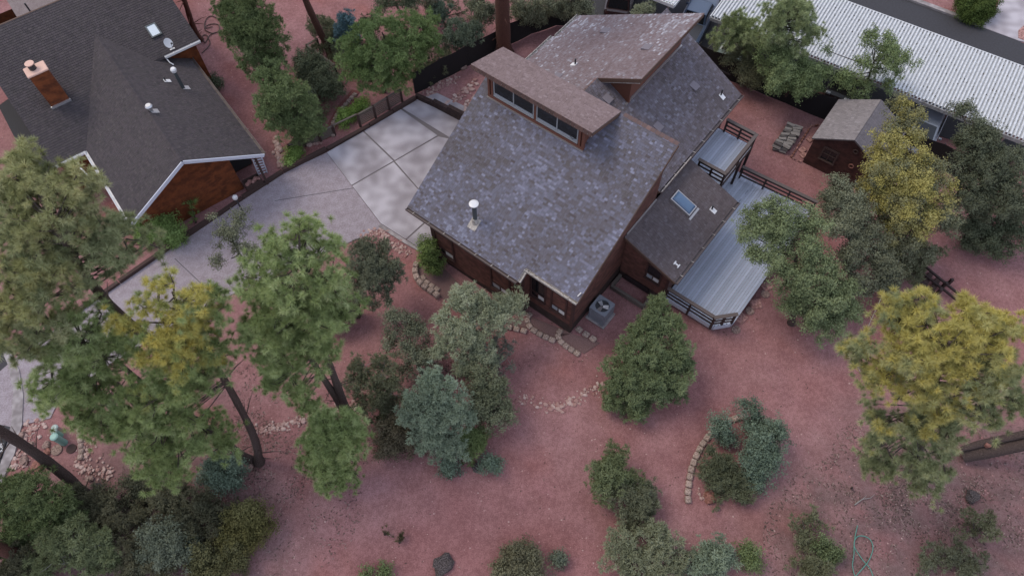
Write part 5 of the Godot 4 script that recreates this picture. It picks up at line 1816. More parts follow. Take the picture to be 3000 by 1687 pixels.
	var t0 := Vector3(-14.75, 1.75, -27.3)
	var t1 := Vector3(-14.22, 1.75, -27.4)
	for q in [[e0, t0], [e1, t1]]:
		mb = MB.new()
		mb.beam(q[0] - rack.position, q[1] - rack.position, 0.06, 0.06)
		part(mb, "upright", M.white_trim, rack)
	for i in 6:
		mb = MB.new()
		var f := 0.08 + 0.17 * i
		mb.beam(e0.lerp(t0, f) - rack.position, e1.lerp(t1, f) - rack.position, 0.05, 0.06)
		part(mb, "rung", M.white_trim, rack)
	var H2 := Transform3D(Basis(Vector3.UP, deg_to_rad(36.3)), Vector3(0.806, 0, -0.592) * 0.9 - Vector3(0.592, 0, 0.806) * 29.7)
	var pl := thing("planter_box", "dark timber planter box under the gable of the orange house", "planter", H2 * Vector3(2.77, 0, -0.75), deg_to_rad(36.3))
	mb = MB.new()
	for q in [[Vector3(0, 0.3, 0.28), Vector3(1.0, 0.6, 0.05)], [Vector3(0, 0.3, -0.28), Vector3(1.0, 0.6, 0.05)], [Vector3(-0.48, 0.3, 0), Vector3(0.05, 0.6, 0.51)], [Vector3(0.48, 0.3, 0), Vector3(0.05, 0.6, 0.51)]]:
		mb.box(q[0], q[1])
	part(mb, "box_side", M.timber, pl)
	mb = MB.new()
	mb.box(Vector3(0, 0.25, 0), Vector3(0.9, 0.4, 0.5))
	part(mb, "soil", M.foundation, pl)
	for i in 7:
		var o := share(rock_mesh(i), numbered("planter_stone"), M.sandstone, self, Transform3D(Basis(Vector3.UP, i * 1.3).scaled(Vector3.ONE * 0.12), pl.transform * Vector3(-0.38 + 0.13 * i, 0.53, 0.1 - 0.07 * (i % 3))))
		o.set_meta("label", "round reddish stone heaped in the dark planter box")
		o.set_meta("category", "stone")
		o.set_meta("group", "stones in the planter box")
	# lettered board at the edge of the road
	var sg := thing("sign_board", "dark board with white lettering at the road edge beyond the kerb", "sign", Vector3(-24.763,0.000,-11.123))
	mb = MB.new()
	mb.cbox(Vector3(-0.25, 0.08, 0), Vector3(0.9, 0.16, 1.1), 0.02)
	part(mb, "board", M.membrane, sg)
	var tm := TextMesh.new()
	tm.text = "NCS"
	tm.font_size = 30
	tm.pixel_size = 0.008
	tm.depth = 0.012
	var tx := MeshInstance3D.new()
	tx.name = "lettering"
	tx.mesh = tm
	tx.material_override = M.white_line
	tx.transform = Transform3D(Basis(Vector3.UP, -1.35) * Basis(X, -PI * 0.5), Vector3(0.06, 0.168, 0.05))
	sg.add_child(tx)
	# dead branches lying about
	var db := MB.new()
	branchy(db, [Vector3(15.552,0.050,-7.708),Vector3(15.961,0.100,-7.948),Vector3(16.366,0.050,-8.005)], 0.03)
	solo(db, "fallen_branch", "pale fallen branch on the litter under the yellow pine", "branch", M.twig_grey)
	db = MB.new()
	branchy(db, [Vector3(12.761,0.400,-36.934),Vector3(12.838,1.000,-36.649),Vector3(12.953,1.600,-36.407)], 0.04)
	branchy(db, [Vector3(12.761,0.400,-36.934),Vector3(12.394,1.000,-36.770),Vector3(12.371,1.400,-36.813)], 0.03)
	solo(db, "fallen_branch", "bare pale branch sticking up behind the roof by the fence", "branch", M.twig_grey, Vector3(0, -0.35, 0))
	# fallen trunk lower right
	var lgt := thing("fallen_tree", "thick dark barked leaning trunk with sawn branch stubs under the yellow pine", "tree", [Vector3(21.492,0.000,-9.863)][0])
	mb = MB.new()
	var lp2 := [Vector3(21.092,0.250,-9.877),Vector3(22.076,0.900,-9.878),Vector3(23.101,1.700,-9.904),Vector3(23.925,2.600,-9.914)]
	for i in lp2.size():
		lp2[i] -= lgt.position
	mb.tube(lp2, [0.36, 0.34, 0.31, 0.28], 14)
	part(mb, "stem", M.bark, lgt)
	mb = MB.new()
	var lp3 := [Vector3(20.815,0.750,-10.002),Vector3(21.550,1.050,-10.140),Vector3(22.980,2.100,-10.230),Vector3(23.877,2.900,-10.287)]
	for i in lp3.size():
		lp3[i] -= lgt.position
	mb.tube(lp3, [0.12, 0.17, 0.17, 0.15], 10)
	part(mb, "side_stem", M.bark, lgt)
	mb = MB.new()
	mb.tube([lp3[0], lp3[0] + Vector3(-0.02, 0.02, 0.01)], [0.125, 0.12], 12)
	part(mb, "sawn_end", M.block, lgt)
	mb = MB.new()
	var kn: Vector3 = [Vector3(21.771,1.300,-10.029)][0] - lgt.position
	mb.tube([kn - Vector3(0, 0.1, 0), kn + Vector3(0, 0.06, 0.03)], [0.14, 0.12], 10)
	part(mb, "knot", M.rock_red, lgt)


func branchy(mb: MB, pts: Array, r0: float) -> void:
	var rad := []
	for i in pts.size():
		rad.append(r0 * (1.0 - 0.6 * i / float(pts.size() - 1)))
	mb.tube(pts, rad, 5)
	for i in range(1, pts.size()):
		var a: Vector3 = pts[i]
		mb.tube([a, a + Vector3(0.2, 0.08, -0.15)], [r0 * 0.5, r0 * 0.2], 4)


func hose(mb: MB, pts: Array, r0: float) -> void:
	var c := Curve3D.new()
	for i in pts.size():
		var a: Vector3 = pts[maxi(i - 1, 0)]
		var b: Vector3 = pts[mini(i + 1, pts.size() - 1)]
		var t := (b - a) * 0.18
		c.add_point(pts[i], -t, t)
	var q := []
	var rad := []
	for p in c.tessellate(4, 6.0):
		q.append(p)
		rad.append(r0)
	mb.tube(q, rad, 6)


# ------------------------------------------------------------------ cars
func wheel(parent: Node, at: Vector3) -> void:
	var t := MB.new()
	t.tube([at - Vector3(0, 0, 0.11), at + Vector3(0, 0, 0.11)], [0.33, 0.33], 18)
	var w := part(t, "wheel", M.rubber, parent)
	t = MB.new()
	t.tube([at - Vector3(0, 0, 0.118), at + Vector3(0, 0, 0.118)], [0.2, 0.2], 14)
	part(t, "rim", M.galvanised, w)


func car(called: String, label: String, at: Vector3, turn: float, paint: Material, kind: String) -> void:
	# x forward; cross-sections of body and cabin are lofted
	var c := thing(called, label, "car", at, turn)
	var L := 4.5
	var hb := 0.95
	var secs := []
	var tall := 1.45
	var cab := [[-1.75, 0.95, 0.78], [-1.2, 1.43, 0.62], [0.35, 1.45, 0.62], [1.15, 0.98, 0.74]]
	var prof := [[-2.25, 0.42, 0.74, 0.7], [-2.15, 0.3, 0.9, 0.84], [-1.4, 0.26, 0.97, 0.9], [0.9, 0.26, 0.97, 0.9], [1.5, 0.27, 0.9, 0.88], [2.05, 0.3, 0.78, 0.82], [2.25, 0.4, 0.64, 0.66]]
	if kind == "suv":
		cab = [[-2.1, 1.05, 0.8], [-1.9, 1.75, 0.68], [0.3, 1.78, 0.68], [1.1, 1.1, 0.78]]
		prof = [[-2.3, 0.5, 1.0, 0.8], [-2.2, 0.36, 1.08, 0.9], [-1.4, 0.34, 1.1, 0.94], [1.0, 0.34, 1.1, 0.94], [1.6, 0.36, 1.04, 0.92], [2.15, 0.4, 0.95, 0.86], [2.32, 0.5, 0.8, 0.7]]
	if kind == "truck":
		cab = [[-0.55, 1.1, 0.8], [-0.35, 1.8, 0.7], [0.9, 1.82, 0.7], [1.55, 1.15, 0.8]]
		prof = [[-2.75, 0.55, 1.08, 0.92], [-2.7, 0.42, 1.12, 0.95], [-1.4, 0.4, 1.14, 0.96], [1.2, 0.4, 1.14, 0.96], [1.9, 0.42, 1.1, 0.94], [2.55, 0.45, 1.0, 0.88], [2.72, 0.55, 0.85, 0.74]]
	for q in prof:
		var x: float = q[0]
		var y0: float = q[1]
		var y1: float = q[2]
		var w: float = q[3]
		secs.append([Vector3(x, y0, -w * 0.9), Vector3(x, y0, w * 0.9), Vector3(x, lerpf(y0, y1, 0.45), w), Vector3(x, y1 - 0.08, w * 0.97), Vector3(x, y1, w * 0.82), Vector3(x, y1 + 0.02, 0), Vector3(x, y1, -w * 0.82), Vector3(x, y1 - 0.08, -w * 0.97), Vector3(x, lerpf(y0, y1, 0.45), -w)])
	var mb := MB.new()
	mb.loft(secs)
	var body := part(mb, "body", paint, c)
	mb = MB.new()
	var cs := []
	for q in cab:
		cs.append([Vector3(q[0], 0.8, -0.8), Vector3(q[0], 0.8, 0.8), Vector3(q[0], q[1] - 0.04, q[2]), Vector3(q[0], q[1], q[2] - 0.1), Vector3(q[0], q[1], -q[2] + 0.1), Vector3(q[0], q[1] - 0.04, -q[2])])
	mb.loft(cs)
	part(mb, "cabin", paint, c)
	# glass: windscreen, rear window and side windows as panes proud of the cabin
	var up := Vector3(0, 0.012, 0)
	for s in [[2, 3, 0.03], [0, 1, 0.03]]:
		var a: Array = cab[s[0]]
		var b: Array = cab[s[1]]
		var p0 := Vector3(a[0], a[1], 0).lerp(Vector3(b[0], b[1], 0), 0.08)
		var p1 := Vector3(a[0], a[1], 0).lerp(Vector3(b[0], b[1], 0), 0.94)
		var w0: float = lerpf(a[2], b[2], 0.08) - 0.12
		var w1: float = lerpf(a[2], b[2], 0.94) - 0.1
		var off := Vector3(0.012 if s[0] == 2 else -0.012, 0.012, 0)
		mb = MB.new()
		mb.quad(p0 + off + Vector3(0, 0, -w0), p0 + off + Vector3(0, 0, w0), p1 + off + Vector3(0, 0, w1), p1 + off + Vector3(0, 0, -w1))
		part(mb, "windscreen" if s[0] == 2 else "rear_window", M.glass_dark, c)
	for z in [-1.0, 1.0]:
		mb = MB.new()
		var q0: Array = cab[0]
		var q1: Array = cab[1]
		var q2: Array = cab[2]
		var q3: Array = cab[3]
		mb.quad(Vector3(q0[0] + 0.22, 1.02, 0.81 * z), Vector3(q1[0] + 0.08, q1[1] - 0.1, (q1[2] + 0.035) * z), Vector3(q2[0] - 0.05, q2[1] - 0.1, (q2[2] + 0.035) * z), Vector3(q3[0] - 0.25, 1.02, 0.81 * z))
		part(mb, "side_window", M.glass_dark, c)
		for x in ([-1.4, 1.4] if kind != "truck" else [-1.75, 1.75]):
			wheel(c, Vector3(x, 0.33, 0.8 * z))
		mb = MB.new()
		var fx: float = prof[5][0]
		mb.cbox(Vector3(fx + 0.1, prof[5][2] - 0.12, 0.58 * z), Vector3(0.22, 0.14, 0.3), 0.03)
		part(mb, "headlight", M.glass_pale, c)
		mb = MB.new()
		mb.cbox(Vector3(prof[1][0] - 0.02, prof[1][2] - 0.2, 0.68 * z), Vector3(0.16, 0.2, 0.22), 0.03)
		part(mb, "tail_light", M.rock_red, c)
		mb = MB.new()
		mb.cbox(Vector3(q3[0] - 0.35, 1.05, 0.98 * z), Vector3(0.12, 0.12, 0.18), 0.03)
		part(mb, "mirror", paint, c)
	for e in [prof[0][0] - 0.02, prof[6][0] + 0.02]:
		mb = MB.new()
		mb.cbox(Vector3(e, 0.46, 0), Vector3(0.14, 0.16, 1.5), 0.04)
		part(mb, "bumper", M.dark_metal, c)
	mb = MB.new()
	mb.box(Vector3(prof[0][0] - 0.1, 0.72, 0), Vector3(0.02, 0.13, 0.32))
	part(mb, "number_plate", M.blind, c)
	if kind == "truck":
		mb = MB.new()
		mb.box(Vector3(-1.65, 1.17, 0), Vector3(2.0, 0.02, 1.5))
		part(mb, "bed_cover", M.dark_metal, c)


func make_cars() -> void:
	var P := func(n: String, c: Color) -> StandardMaterial3D:
		var m := mat(n, c, 0.3)
		m.clearcoat_enabled = true
		m.clearcoat = 0.6
		return m
	var t := -deg_to_rad(33.75)
	car("parked_car", "very dark red sport utility car parked behind the upper roof, tail towards the fence", Vector3(7.9, 0, -42.3), t + PI * 0.5 + 0.35, P.call("paint_maroon", lin(0.022, 0.008, 0.009)), "suv")
	car("pickup_truck", "dark blue pickup truck parked at the end of the carport", Vector3(12.5, 0, -39.3), t + PI * 0.5 + 0.12, P.call("paint_blue", lin(0.055, 0.085, 0.14)), "truck")
	car("parked_car", "pale green grey car parked under the young pines", Vector3(14.9, 0, -37.0), t - PI * 0.5, P.call("paint_sage", lin(0.16, 0.21, 0.2)), "sedan")
	car("parked_car", "black car with chrome grille under the carport above the shed", Vector3(21.6, 0, -34.2), t - PI * 0.5, P.call("paint_black", lin(0.012, 0.012, 0.014)), "suv")
	car("parked_car", "silver blue car with its bonnet showing from under the carport", Vector3(25.05, 0, -29.75), t - PI * 0.5, P.call("paint_silver", lin(0.19, 0.22, 0.27)), "sedan")



# ------------------------------------------------------------------ plants
var leaf_meshes := {}


func tri_leaf(mb: MB, o: Vector3, d: Vector3, side: Vector3, l: float, w: float) -> void:
	mb.tri(o - side * w * 0.5, o + side * w * 0.5, o + d * l)


func rhomb(mb: MB, o: Vector3, d: Vector3, side: Vector3, l: float, w: float) -> void:
	mb.quad(o, o + d * l * 0.5 + side * w * 0.5, o + d * l, o + d * l * 0.5 - side * w * 0.5)


func leaf_mesh(kind: String) -> ArrayMesh:
	if leaf_meshes.has(kind):
		return leaf_meshes[kind]
	var r := RandomNumberGenerator.new()
	r.seed = 500 + kind.length() * 13
	var mb := MB.new()
	if kind == "needle":
		for i in 96:
			var a := r.randf() * TAU
			var z := r.randf_range(-0.35, 1.0)
			var q := sqrt(1.0 - z * z)
			var d := Vector3(q * cos(a), z, q * sin(a))
			var s := d.cross(Vector3(r.randf() - 0.5, r.randf() - 0.5, r.randf() - 0.5)).normalized()
			tri_leaf(mb, d * 0.02 + Vector3(0, r.randf() * 0.08 - 0.04, 0), d, s, r.randf_range(0.14, 0.23), 0.0125)
	elif kind == "spray":
		for i in 20:
			var a := r.randf() * TAU
			var z := r.randf_range(-0.1, 1.0)
			var q := sqrt(1.0 - z * z)
			var d := Vector3(q * cos(a), z * 1.2, q * sin(a)).normalized()
			var s := d.cross(Vector3(r.randf() - 0.5, r.randf() - 0.5, r.randf() - 0.5)).normalized()
			var o := d * r.randf_range(0.0, 0.07)
			rhomb(mb, o, d, s, r.randf_range(0.12, 0.24), 0.024)
			for k in 2:
				var d2 := (d + s * (0.9 if k == 0 else -0.9) + Vector3(r.randf() - 0.5, r.randf() - 0.5, r.randf() - 0.5) * 0.5).normalized()
				rhomb(mb, o + d * r.randf_range(0.03, 0.1), d2, d2.cross(d).normalized(), r.randf_range(0.06, 0.12), 0.022)
	elif kind == "leaf":
		for i in 34:
			var c := Vector3(r.randfn(0, 0.09), r.randfn(0, 0.08), r.randfn(0, 0.09))
			var d := Vector3(r.randfn(), r.randfn() * 0.6 + 0.15, r.randfn()).normalized()
			var s := d.cross(Vector3(r.randf() - 0.5, 1.2 * (r.randf() - 0.5), r.randf() - 0.5)).normalized()
			rhomb(mb, c, d, s, r.randf_range(0.06, 0.1), r.randf_range(0.036, 0.055))
	elif kind == "blade":
		for i in 22:
			var a := r.randf() * TAU
			var t := r.randf_range(0.15, 0.9)
			var d := Vector3(cos(a) * t, 1.0, sin(a) * t).normalized()
			tri_leaf(mb, Vector3(cos(a), 0, sin(a)) * 0.03, d, d.cross(Vector3.UP).normalized(), r.randf_range(0.2, 0.4), 0.03)
	leaf_meshes[kind] = mb.mesh()
	return leaf_meshes[kind]


# opt: trunk [points, radii], dens, gap, spread, size, accent [colour, centre, radius, strength], stems, twig
func plant(called: String, label: String, category: String, kind: String, base: Vector3, lobes: Array, pal: Array, opt := {}) -> void:
	var t := thing(called, label, category, base, 0.0, opt.get("group", ""))
	var sd: int = int(absf(base.x) * 131.0 + absf(base.z) * 57.0) + lobes.size()
	var r := RandomNumberGenerator.new()
	r.seed = sd
	var fn := FastNoiseLite.new()
	fn.seed = sd
	fn.frequency = opt.get("clump", 0.8 if kind == "needle" else 0.65)
	var dens: float = opt.get("dens", 1.0)
	var gap: float = opt.get("gap", -0.18) + (0.05 if kind != "needle" else 0.0)
	var per: int = {"needle": 8, "spray": 8, "leaf": 8, "blade": 3}[kind]
	var tips_per: float = {"needle": 34.0, "spray": 38.0, "leaf": 38.0, "blade": 26.0}[kind]
	var spread: float = opt.get("spread", {"needle": 0.20, "spray": 0.15, "leaf": 0.17, "blade": 0.16}[kind])
	var size: float = opt.get("size", 1.0)
	# woody skeleton
	var tp: Array = opt.get("trunk", [])
	var tr: Array = opt.get("radii", [])
	var wood := MB.new()
	var own_trunk := tp.size() > 0
	var ctr := Vector3.ZERO
	for l in lobes:
		ctr += l[0]
	ctr /= lobes.size()
	if own_trunk:
		var q := []
		for p in tp:
			q.append(p - base)
		var sp := smooth_path(q)
		var sr := smooth_rad(tr, q.size())
		sr[0] *= 1.4
		sr[1] *= 1.08
		wood.tube(sp, sr, 12)
		if kind == "needle":   # dead branch stubs below the crown
			for i in 14:
				var k := 1 + r.randi() % (sp.size() - 3)
				var a := r.randf() * TAU
				var d0 := Vector3(cos(a), r.randf_range(-0.15, 0.35), sin(a))
				var ln := r.randf_range(0.25, 1.3)
				wood.tube([sp[k], sp[k] + d0 * ln * 0.6, sp[k] + d0 * ln + Vector3(0, -0.1 * ln, 0)], [0.035, 0.022, 0.008], 5, false)
		part(wood, "trunk", opt.get("bark", M.bark), t)
	else:
		tp = [base, base.lerp(ctr, 0.5) + Vector3(0, 0.0, 0), ctr]
		var tr0: float = opt.get("stem", 0.06)
		var q := [Vector3(0, -0.08, 0), tp[1] - base + Vector3(0, -0.1, 0), tp[2] - base]
		wood.tube(q, [tr0, tr0 * 0.8, tr0 * 0.45], 7)
		part(wood, "trunk", opt.get("bark", M.bark), t)
	var limbs := MB.new()
	var xf := []
	var cs := []
	var acc: Array = opt.get("accent", [])
	for l in lobes:
		var c: Vector3 = l[0]
		var rad: float = l[1]
		if kind != "needle":
			rad = maxf(rad - 0.1, rad * 0.65)
		var n := int(tips_per * dens * rad * rad) + 3
		var root := nearest_on(tp, c, rad)
		if root.distance_to(c) > 0.3:
			var mid := root.lerp(c, 0.5) + Vector3(0, -0.08 * rad, 0)
			var lr: float = clampf(0.035 * rad + 0.01, 0.015, 0.1) * opt.get("limb", 1.0)
			limbs.tube([root - base, mid - base, c - base], [lr * 1.3, lr, lr * 0.6], 6, false)
		for i in n:
			var d := Vector3(r.randfn(), r.randfn() * 0.85 + 0.2, r.randfn()).normalized()
			var rr := rad * pow(r.randf(), 0.38) * (1.0 if r.randf() > 0.16 else r.randf_range(1.05, 1.32))
			var p := c + d * rr * Vector3(1.0, 0.85, 1.0)
			if p.y < 0.12:
				p.y = 0.12 + 0.2 * r.randf()
			var g := fn.get_noise_3dv(p)
			if g < gap and r.randf() < 0.88:
				continue
			if r.randf() < opt.get("twigs", 0.5) or kind == "needle":
				var a0 := nearest_on(tp, p, rad * 0.6) if kind == "needle" and r.randf() < 0.35 else c.lerp(p, 0.15)
				var m := a0.lerp(p, 0.55) + Vector3(r.randfn() * 0.06, -0.06, r.randfn() * 0.06)
				var w := 0.026 if kind == "needle" else 0.011
				limbs.tube([a0 - base, m - base, p - base], [w * 1.2, w, w * 0.5], 4, false)
			var tone := 0.5 + 0.75 * fn.get_noise_3dv(p * 0.8 + Vector3(40, 0, 0)) + r.randfn() * 0.12
			var mood := r.randfn() * 0.16
			for k in per:
				var off := Vector3(r.randfn(), r.randfn() * 0.8, r.randfn()) * spread
				var o := p + off
				if o.y < 0.05:
					o.y = 0.05
				var upv := (d * 0.8 + off.normalized() * 0.4 + Vector3(0, 0.7, 0) + Vector3(r.randfn(), r.randfn(), r.randfn()) * 0.35).normalized()
				var x := upv.cross(Vector3(r.randf() - 0.5, 0.1, r.randf() - 0.5)).normalized()
				var s := size * r.randf_range(0.75, 1.25)
				xf.append(Transform3D(Basis(x, upv, x.cross(upv)) * s, o - base))
				var col := pick(pal, tone + r.randfn() * 0.16)
				if acc.size() > 0:
					var ad: float = 0.75 * (1.0 - o.distance_to(acc[1]) / float(acc[2]))
					ad += 0.95 * fn.get_noise_3dv(p * 0.9 + Vector3(0, 60, 0)) + mood - 0.1
					if ad > 0.0:
						col = col.lerp(acc[0], clampf(ad * 2.4, 0.0, 1.0) * float(acc[3]) * r.randf_range(0.7, 1.0))
				cs.append(col)
	if limbs.v.size() > 0:
		part(limbs, "limbs", opt.get("twig", M.twig), t)
	var mm := MultiMesh.new()
	mm.transform_format = MultiMesh.TRANSFORM_3D
	mm.use_colors = true
	mm.mesh = leaf_mesh(kind)
	mm.instance_count = xf.size()
	for i in xf.size():
		mm.set_instance_transform(i, xf[i])
		mm.set_instance_color(i, cs[i])
	total_leaves += xf.size()
	var o := MultiMeshInstance3D.new()
	o.name = "crown" if own_trunk or category == "tree" else "foliage"
	o.multimesh = mm
	o.material_override = M.leaf
	o.set_meta("kind", "stuff")
	t.add_child(o, true)


var total_leaves := 0


func pick(pal: Array, t: float) -> Color:
	var x := clampf(t, 0.0, 0.999) * (pal.size() - 1)
	var i := int(x)
	return pal[i].lerp(pal[i + 1], x - i)


func nearest_on(tp: Array, p: Vector3, drop: float) -> Vector3:
	# the point of the stem where a limb to p would leave it: a little lower than p
	var y := p.y - 0.35 * drop - 0.25 * Vector2(p.x - tp[0].x, p.z - tp[0].z).length() * 0.3
	for k in tp.size() - 1:
		var a: Vector3 = tp[k]
		var b: Vector3 = tp[k + 1]
		if y <= b.y or k == tp.size() - 2:
			var t := clampf((y - a.y) / maxf(b.y - a.y, 0.01), 0.1 if k == 0 else 0.0, 1.0)
			return a.lerp(b, t)
	return tp[tp.size() - 1]


func smooth_path(q: Array) -> Array:
	var out := []
	for k in q.size() - 1:
		var a: Vector3 = q[maxi(k - 1, 0)]
		var b: Vector3 = q[k]
		var c: Vector3 = q[k + 1]
		var d: Vector3 = q[mini(k + 2, q.size() - 1)]
		for i in 4:
			out.append(b.cubic_interpolate(c, a, d, i / 4.0))
	out.append(q[q.size() - 1])
	return out


func smooth_rad(r: Array, n: int) -> Array:
	var out := []
	var m := (n - 1) * 4 + 1
	for i in m:
		var x := float(i) / (m - 1) * (r.size() - 1)
		var k := mini(int(x), r.size() - 2)
		out.append(lerpf(r[k], r[k + 1], x - k) * (1.0 + 0.05 * sin(i * 2.3) + 0.04 * sin(i * 5.1 + 1.0)))
	return out


func make_plants() -> void:
	var pine := [Color(0.19, 0.24, 0.085), Color(0.265, 0.335, 0.125), Color(0.345, 0.425, 0.175), Color(0.43, 0.50, 0.24)]
	var pine_grey := [Color(0.205, 0.235, 0.115), Color(0.28, 0.315, 0.155), Color(0.355, 0.385, 0.20), Color(0.45, 0.46, 0.25)]
	var olive := [Color(0.125, 0.13, 0.075), Color(0.165, 0.175, 0.10), Color(0.215, 0.225, 0.135)]
	var dark := [Color(0.075, 0.09, 0.052), Color(0.105, 0.125, 0.074), Color(0.14, 0.162, 0.10)]
	var brown := [Color(0.09, 0.076, 0.05), Color(0.125, 0.108, 0.068), Color(0.16, 0.14, 0.09)]
	var cyp := [Color(0.24, 0.265, 0.165), Color(0.33, 0.36, 0.23), Color(0.42, 0.45, 0.30)]
	var blue := [Color(0.18, 0.225, 0.155), Color(0.255, 0.315, 0.215), Color(0.33, 0.40, 0.28)]
	var teal := [Color(0.10, 0.14, 0.098), Color(0.145, 0.195, 0.138), Color(0.19, 0.25, 0.175)]
	var oak := [Color(0.13, 0.17, 0.07), Color(0.18, 0.235, 0.10), Color(0.24, 0.30, 0.14)]
	var lime := [Color(0.13, 0.21, 0.045), Color(0.18, 0.28, 0.07), Color(0.24, 0.35, 0.105)]
	var grass := [Color(0.13, 0.18, 0.055), Color(0.175, 0.24, 0.075), Color(0.23, 0.30, 0.11)]
	var gold := Color(0.58, 0.50, 0.13)
	var gold2 := Color(0.50, 0.45, 0.14)

	# --- tall pines
	plant("pine_tree", "tall bright green pine with forked trunk in front of the driveway", "tree", "needle", Vector3(-7.911,0.000,-11.902), [[Vector3(-6.994,14.200,-13.613),0.59],[Vector3(-7.936,13.200,-13.416),0.95],[Vector3(-6.642,13.000,-13.516),1.02],[Vector3(-8.871,12.200,-13.083),0.90],[Vector3(-7.433,12.600,-12.502),1.09],[Vector3(-6.383,12.000,-12.826),0.98],[Vector3(-8.549,11.000,-12.294),1.14],[Vector3(-7.242,11.000,-12.107),1.07],[Vector3(-9.640,9.800,-12.278),0.89],[Vector3(-6.241,10.600,-12.623),0.73],[Vector3(-8.843,9.200,-11.726),1.05],[Vector3(-7.552,9.000,-11.795),0.75],[Vector3(-8.769,7.600,-11.269),0.94],[Vector3(-9.603,7.600,-11.623),0.79],[Vector3(-8.565,6.400,-10.905),0.64]], pine, {"trunk": [Vector3(-7.886,0.000,-11.842),Vector3(-7.906,2.400,-12.255),Vector3(-7.804,5.200,-12.536),Vector3(-7.676,7.600,-12.625),Vector3(-7.458,10.800,-12.870),Vector3(-7.160,13.400,-13.272)], "radii": [0.211, 0.187, 0.156, 0.117, 0.078, 0.031], "bark": M.bark, "gap": 0.0})
	plant("pine_tree", "second stem of the forked pine, curving out below its crown", "tree", "needle", Vector3(-8.032,0.000,-11.945), [[Vector3(-8.137,10.000,-11.985),0.88],[Vector3(-8.472,11.400,-12.561),0.71]], pine, {"trunk": [Vector3(-8.047,0.000,-11.905),Vector3(-8.126,2.400,-12.259),Vector3(-8.224,5.000,-12.352),Vector3(-8.216,7.000,-12.295),Vector3(-8.145,9.600,-12.348)], "radii": [0.172, 0.164, 0.140, 0.109, 0.039], "gap": 0.0})
	plant("pine_tree", "pine with yellow crown top growing over the lower driveway", "tree", "needle", Vector3(-12.187,0.000,-10.248), [[Vector3(-11.104,13.600,-12.074),0.45],[Vector3(-11.865,12.800,-11.786),0.73],[Vector3(-10.910,13.000,-11.733),0.72],[Vector3(-12.904,12.000,-11.546),0.68],[Vector3(-11.745,12.000,-11.220),0.95],[Vector3(-10.782,12.000,-11.811),0.68],[Vector3(-11.507,10.800,-11.032),0.91],[Vector3(-12.813,10.600,-10.842),0.84],[Vector3(-10.446,11.800,-12.541),0.56],[Vector3(-11.004,10.500,-11.477),0.71],[Vector3(-12.473,9.200,-10.509),0.88],[Vector3(-11.778,8.800,-10.662),0.74],[Vector3(-13.530,8.600,-10.141),0.89],[Vector3(-10.974,9.000,-11.531),0.60],[Vector3(-12.939,7.400,-9.946),0.77]], pine, {"trunk": [Vector3(-12.200,0.000,-10.210),Vector3(-11.821,2.000,-10.606),Vector3(-11.671,4.600,-11.087),Vector3(-11.506,8.000,-11.486),Vector3(-11.383,11.000,-11.634),Vector3(-11.093,13.500,-11.832)], "radii": [0.203, 0.179, 0.156, 0.125, 0.078, 0.031], "accent": [gold, Vector3(-11.885,13.000,-11.678), 3.6, 0.95], "gap": 0.0})
	plant("pine_tree", "broad green pine crown low over the red ground behind the utility posts", "tree", "needle", Vector3(-12.690,0.000,-10.315), [[Vector3(-13.972,6.600,-9.601),1.09],[Vector3(-14.991,6.600,-9.297),0.93],[Vector3(-13.622,5.400,-9.335),1.05],[Vector3(-14.845,5.000,-8.985),0.97],[Vector3(-12.586,5.400,-9.816),0.81],[Vector3(-14.441,4.000,-8.939),0.75],[Vector3(-14.563,7.600,-10.063),0.92],[Vector3(-12.422,4.000,-9.758),0.59],[Vector3(-15.046,3.600,-8.641),0.59]], pine, {"trunk": [Vector3(-12.687,0.000,-10.296),Vector3(-13.118,2.400,-10.462),Vector3(-13.866,5.400,-10.866),Vector3(-14.290,8.000,-10.958),Vector3(-14.666,9.600,-11.250)], "radii": [0.187, 0.172, 0.148, 0.109, 0.047], "gap": 0.0})
	plant("pine_tree", "dark green pine hanging over the road end of the driveway", "tree", "needle", Vector3(-17.098,0.000,-11.709), [[Vector3(-14.391,11.600,-11.781),0.55],[Vector3(-15.181,12.000,-11.899),0.62],[Vector3(-15.189,10.800,-11.414),0.92],[Vector3(-16.159,10.600,-11.216),0.85],[Vector3(-15.130,9.600,-11.339),0.81],[Vector3(-16.180,9.000,-10.821),1.04],[Vector3(-17.175,9.000,-10.681),0.81],[Vector3(-16.076,7.600,-10.578),0.93],[Vector3(-16.964,7.400,-10.344),0.85],[Vector3(-16.768,5.800,-10.092),0.81],[Vector3(-17.878,7.800,-10.534),0.55],[Vector3(-14.766,9.500,-12.029),0.60]], pine, {"trunk": [Vector3(-17.089,0.000,-11.669),Vector3(-16.884,3.000,-11.813),Vector3(-16.574,5.600,-11.809),Vector3(-16.115,8.400,-11.650),Vector3(-15.243,11.000,-11.475)], "radii": [0.172, 0.148, 0.125, 0.086, 0.031], "gap": 0.0})
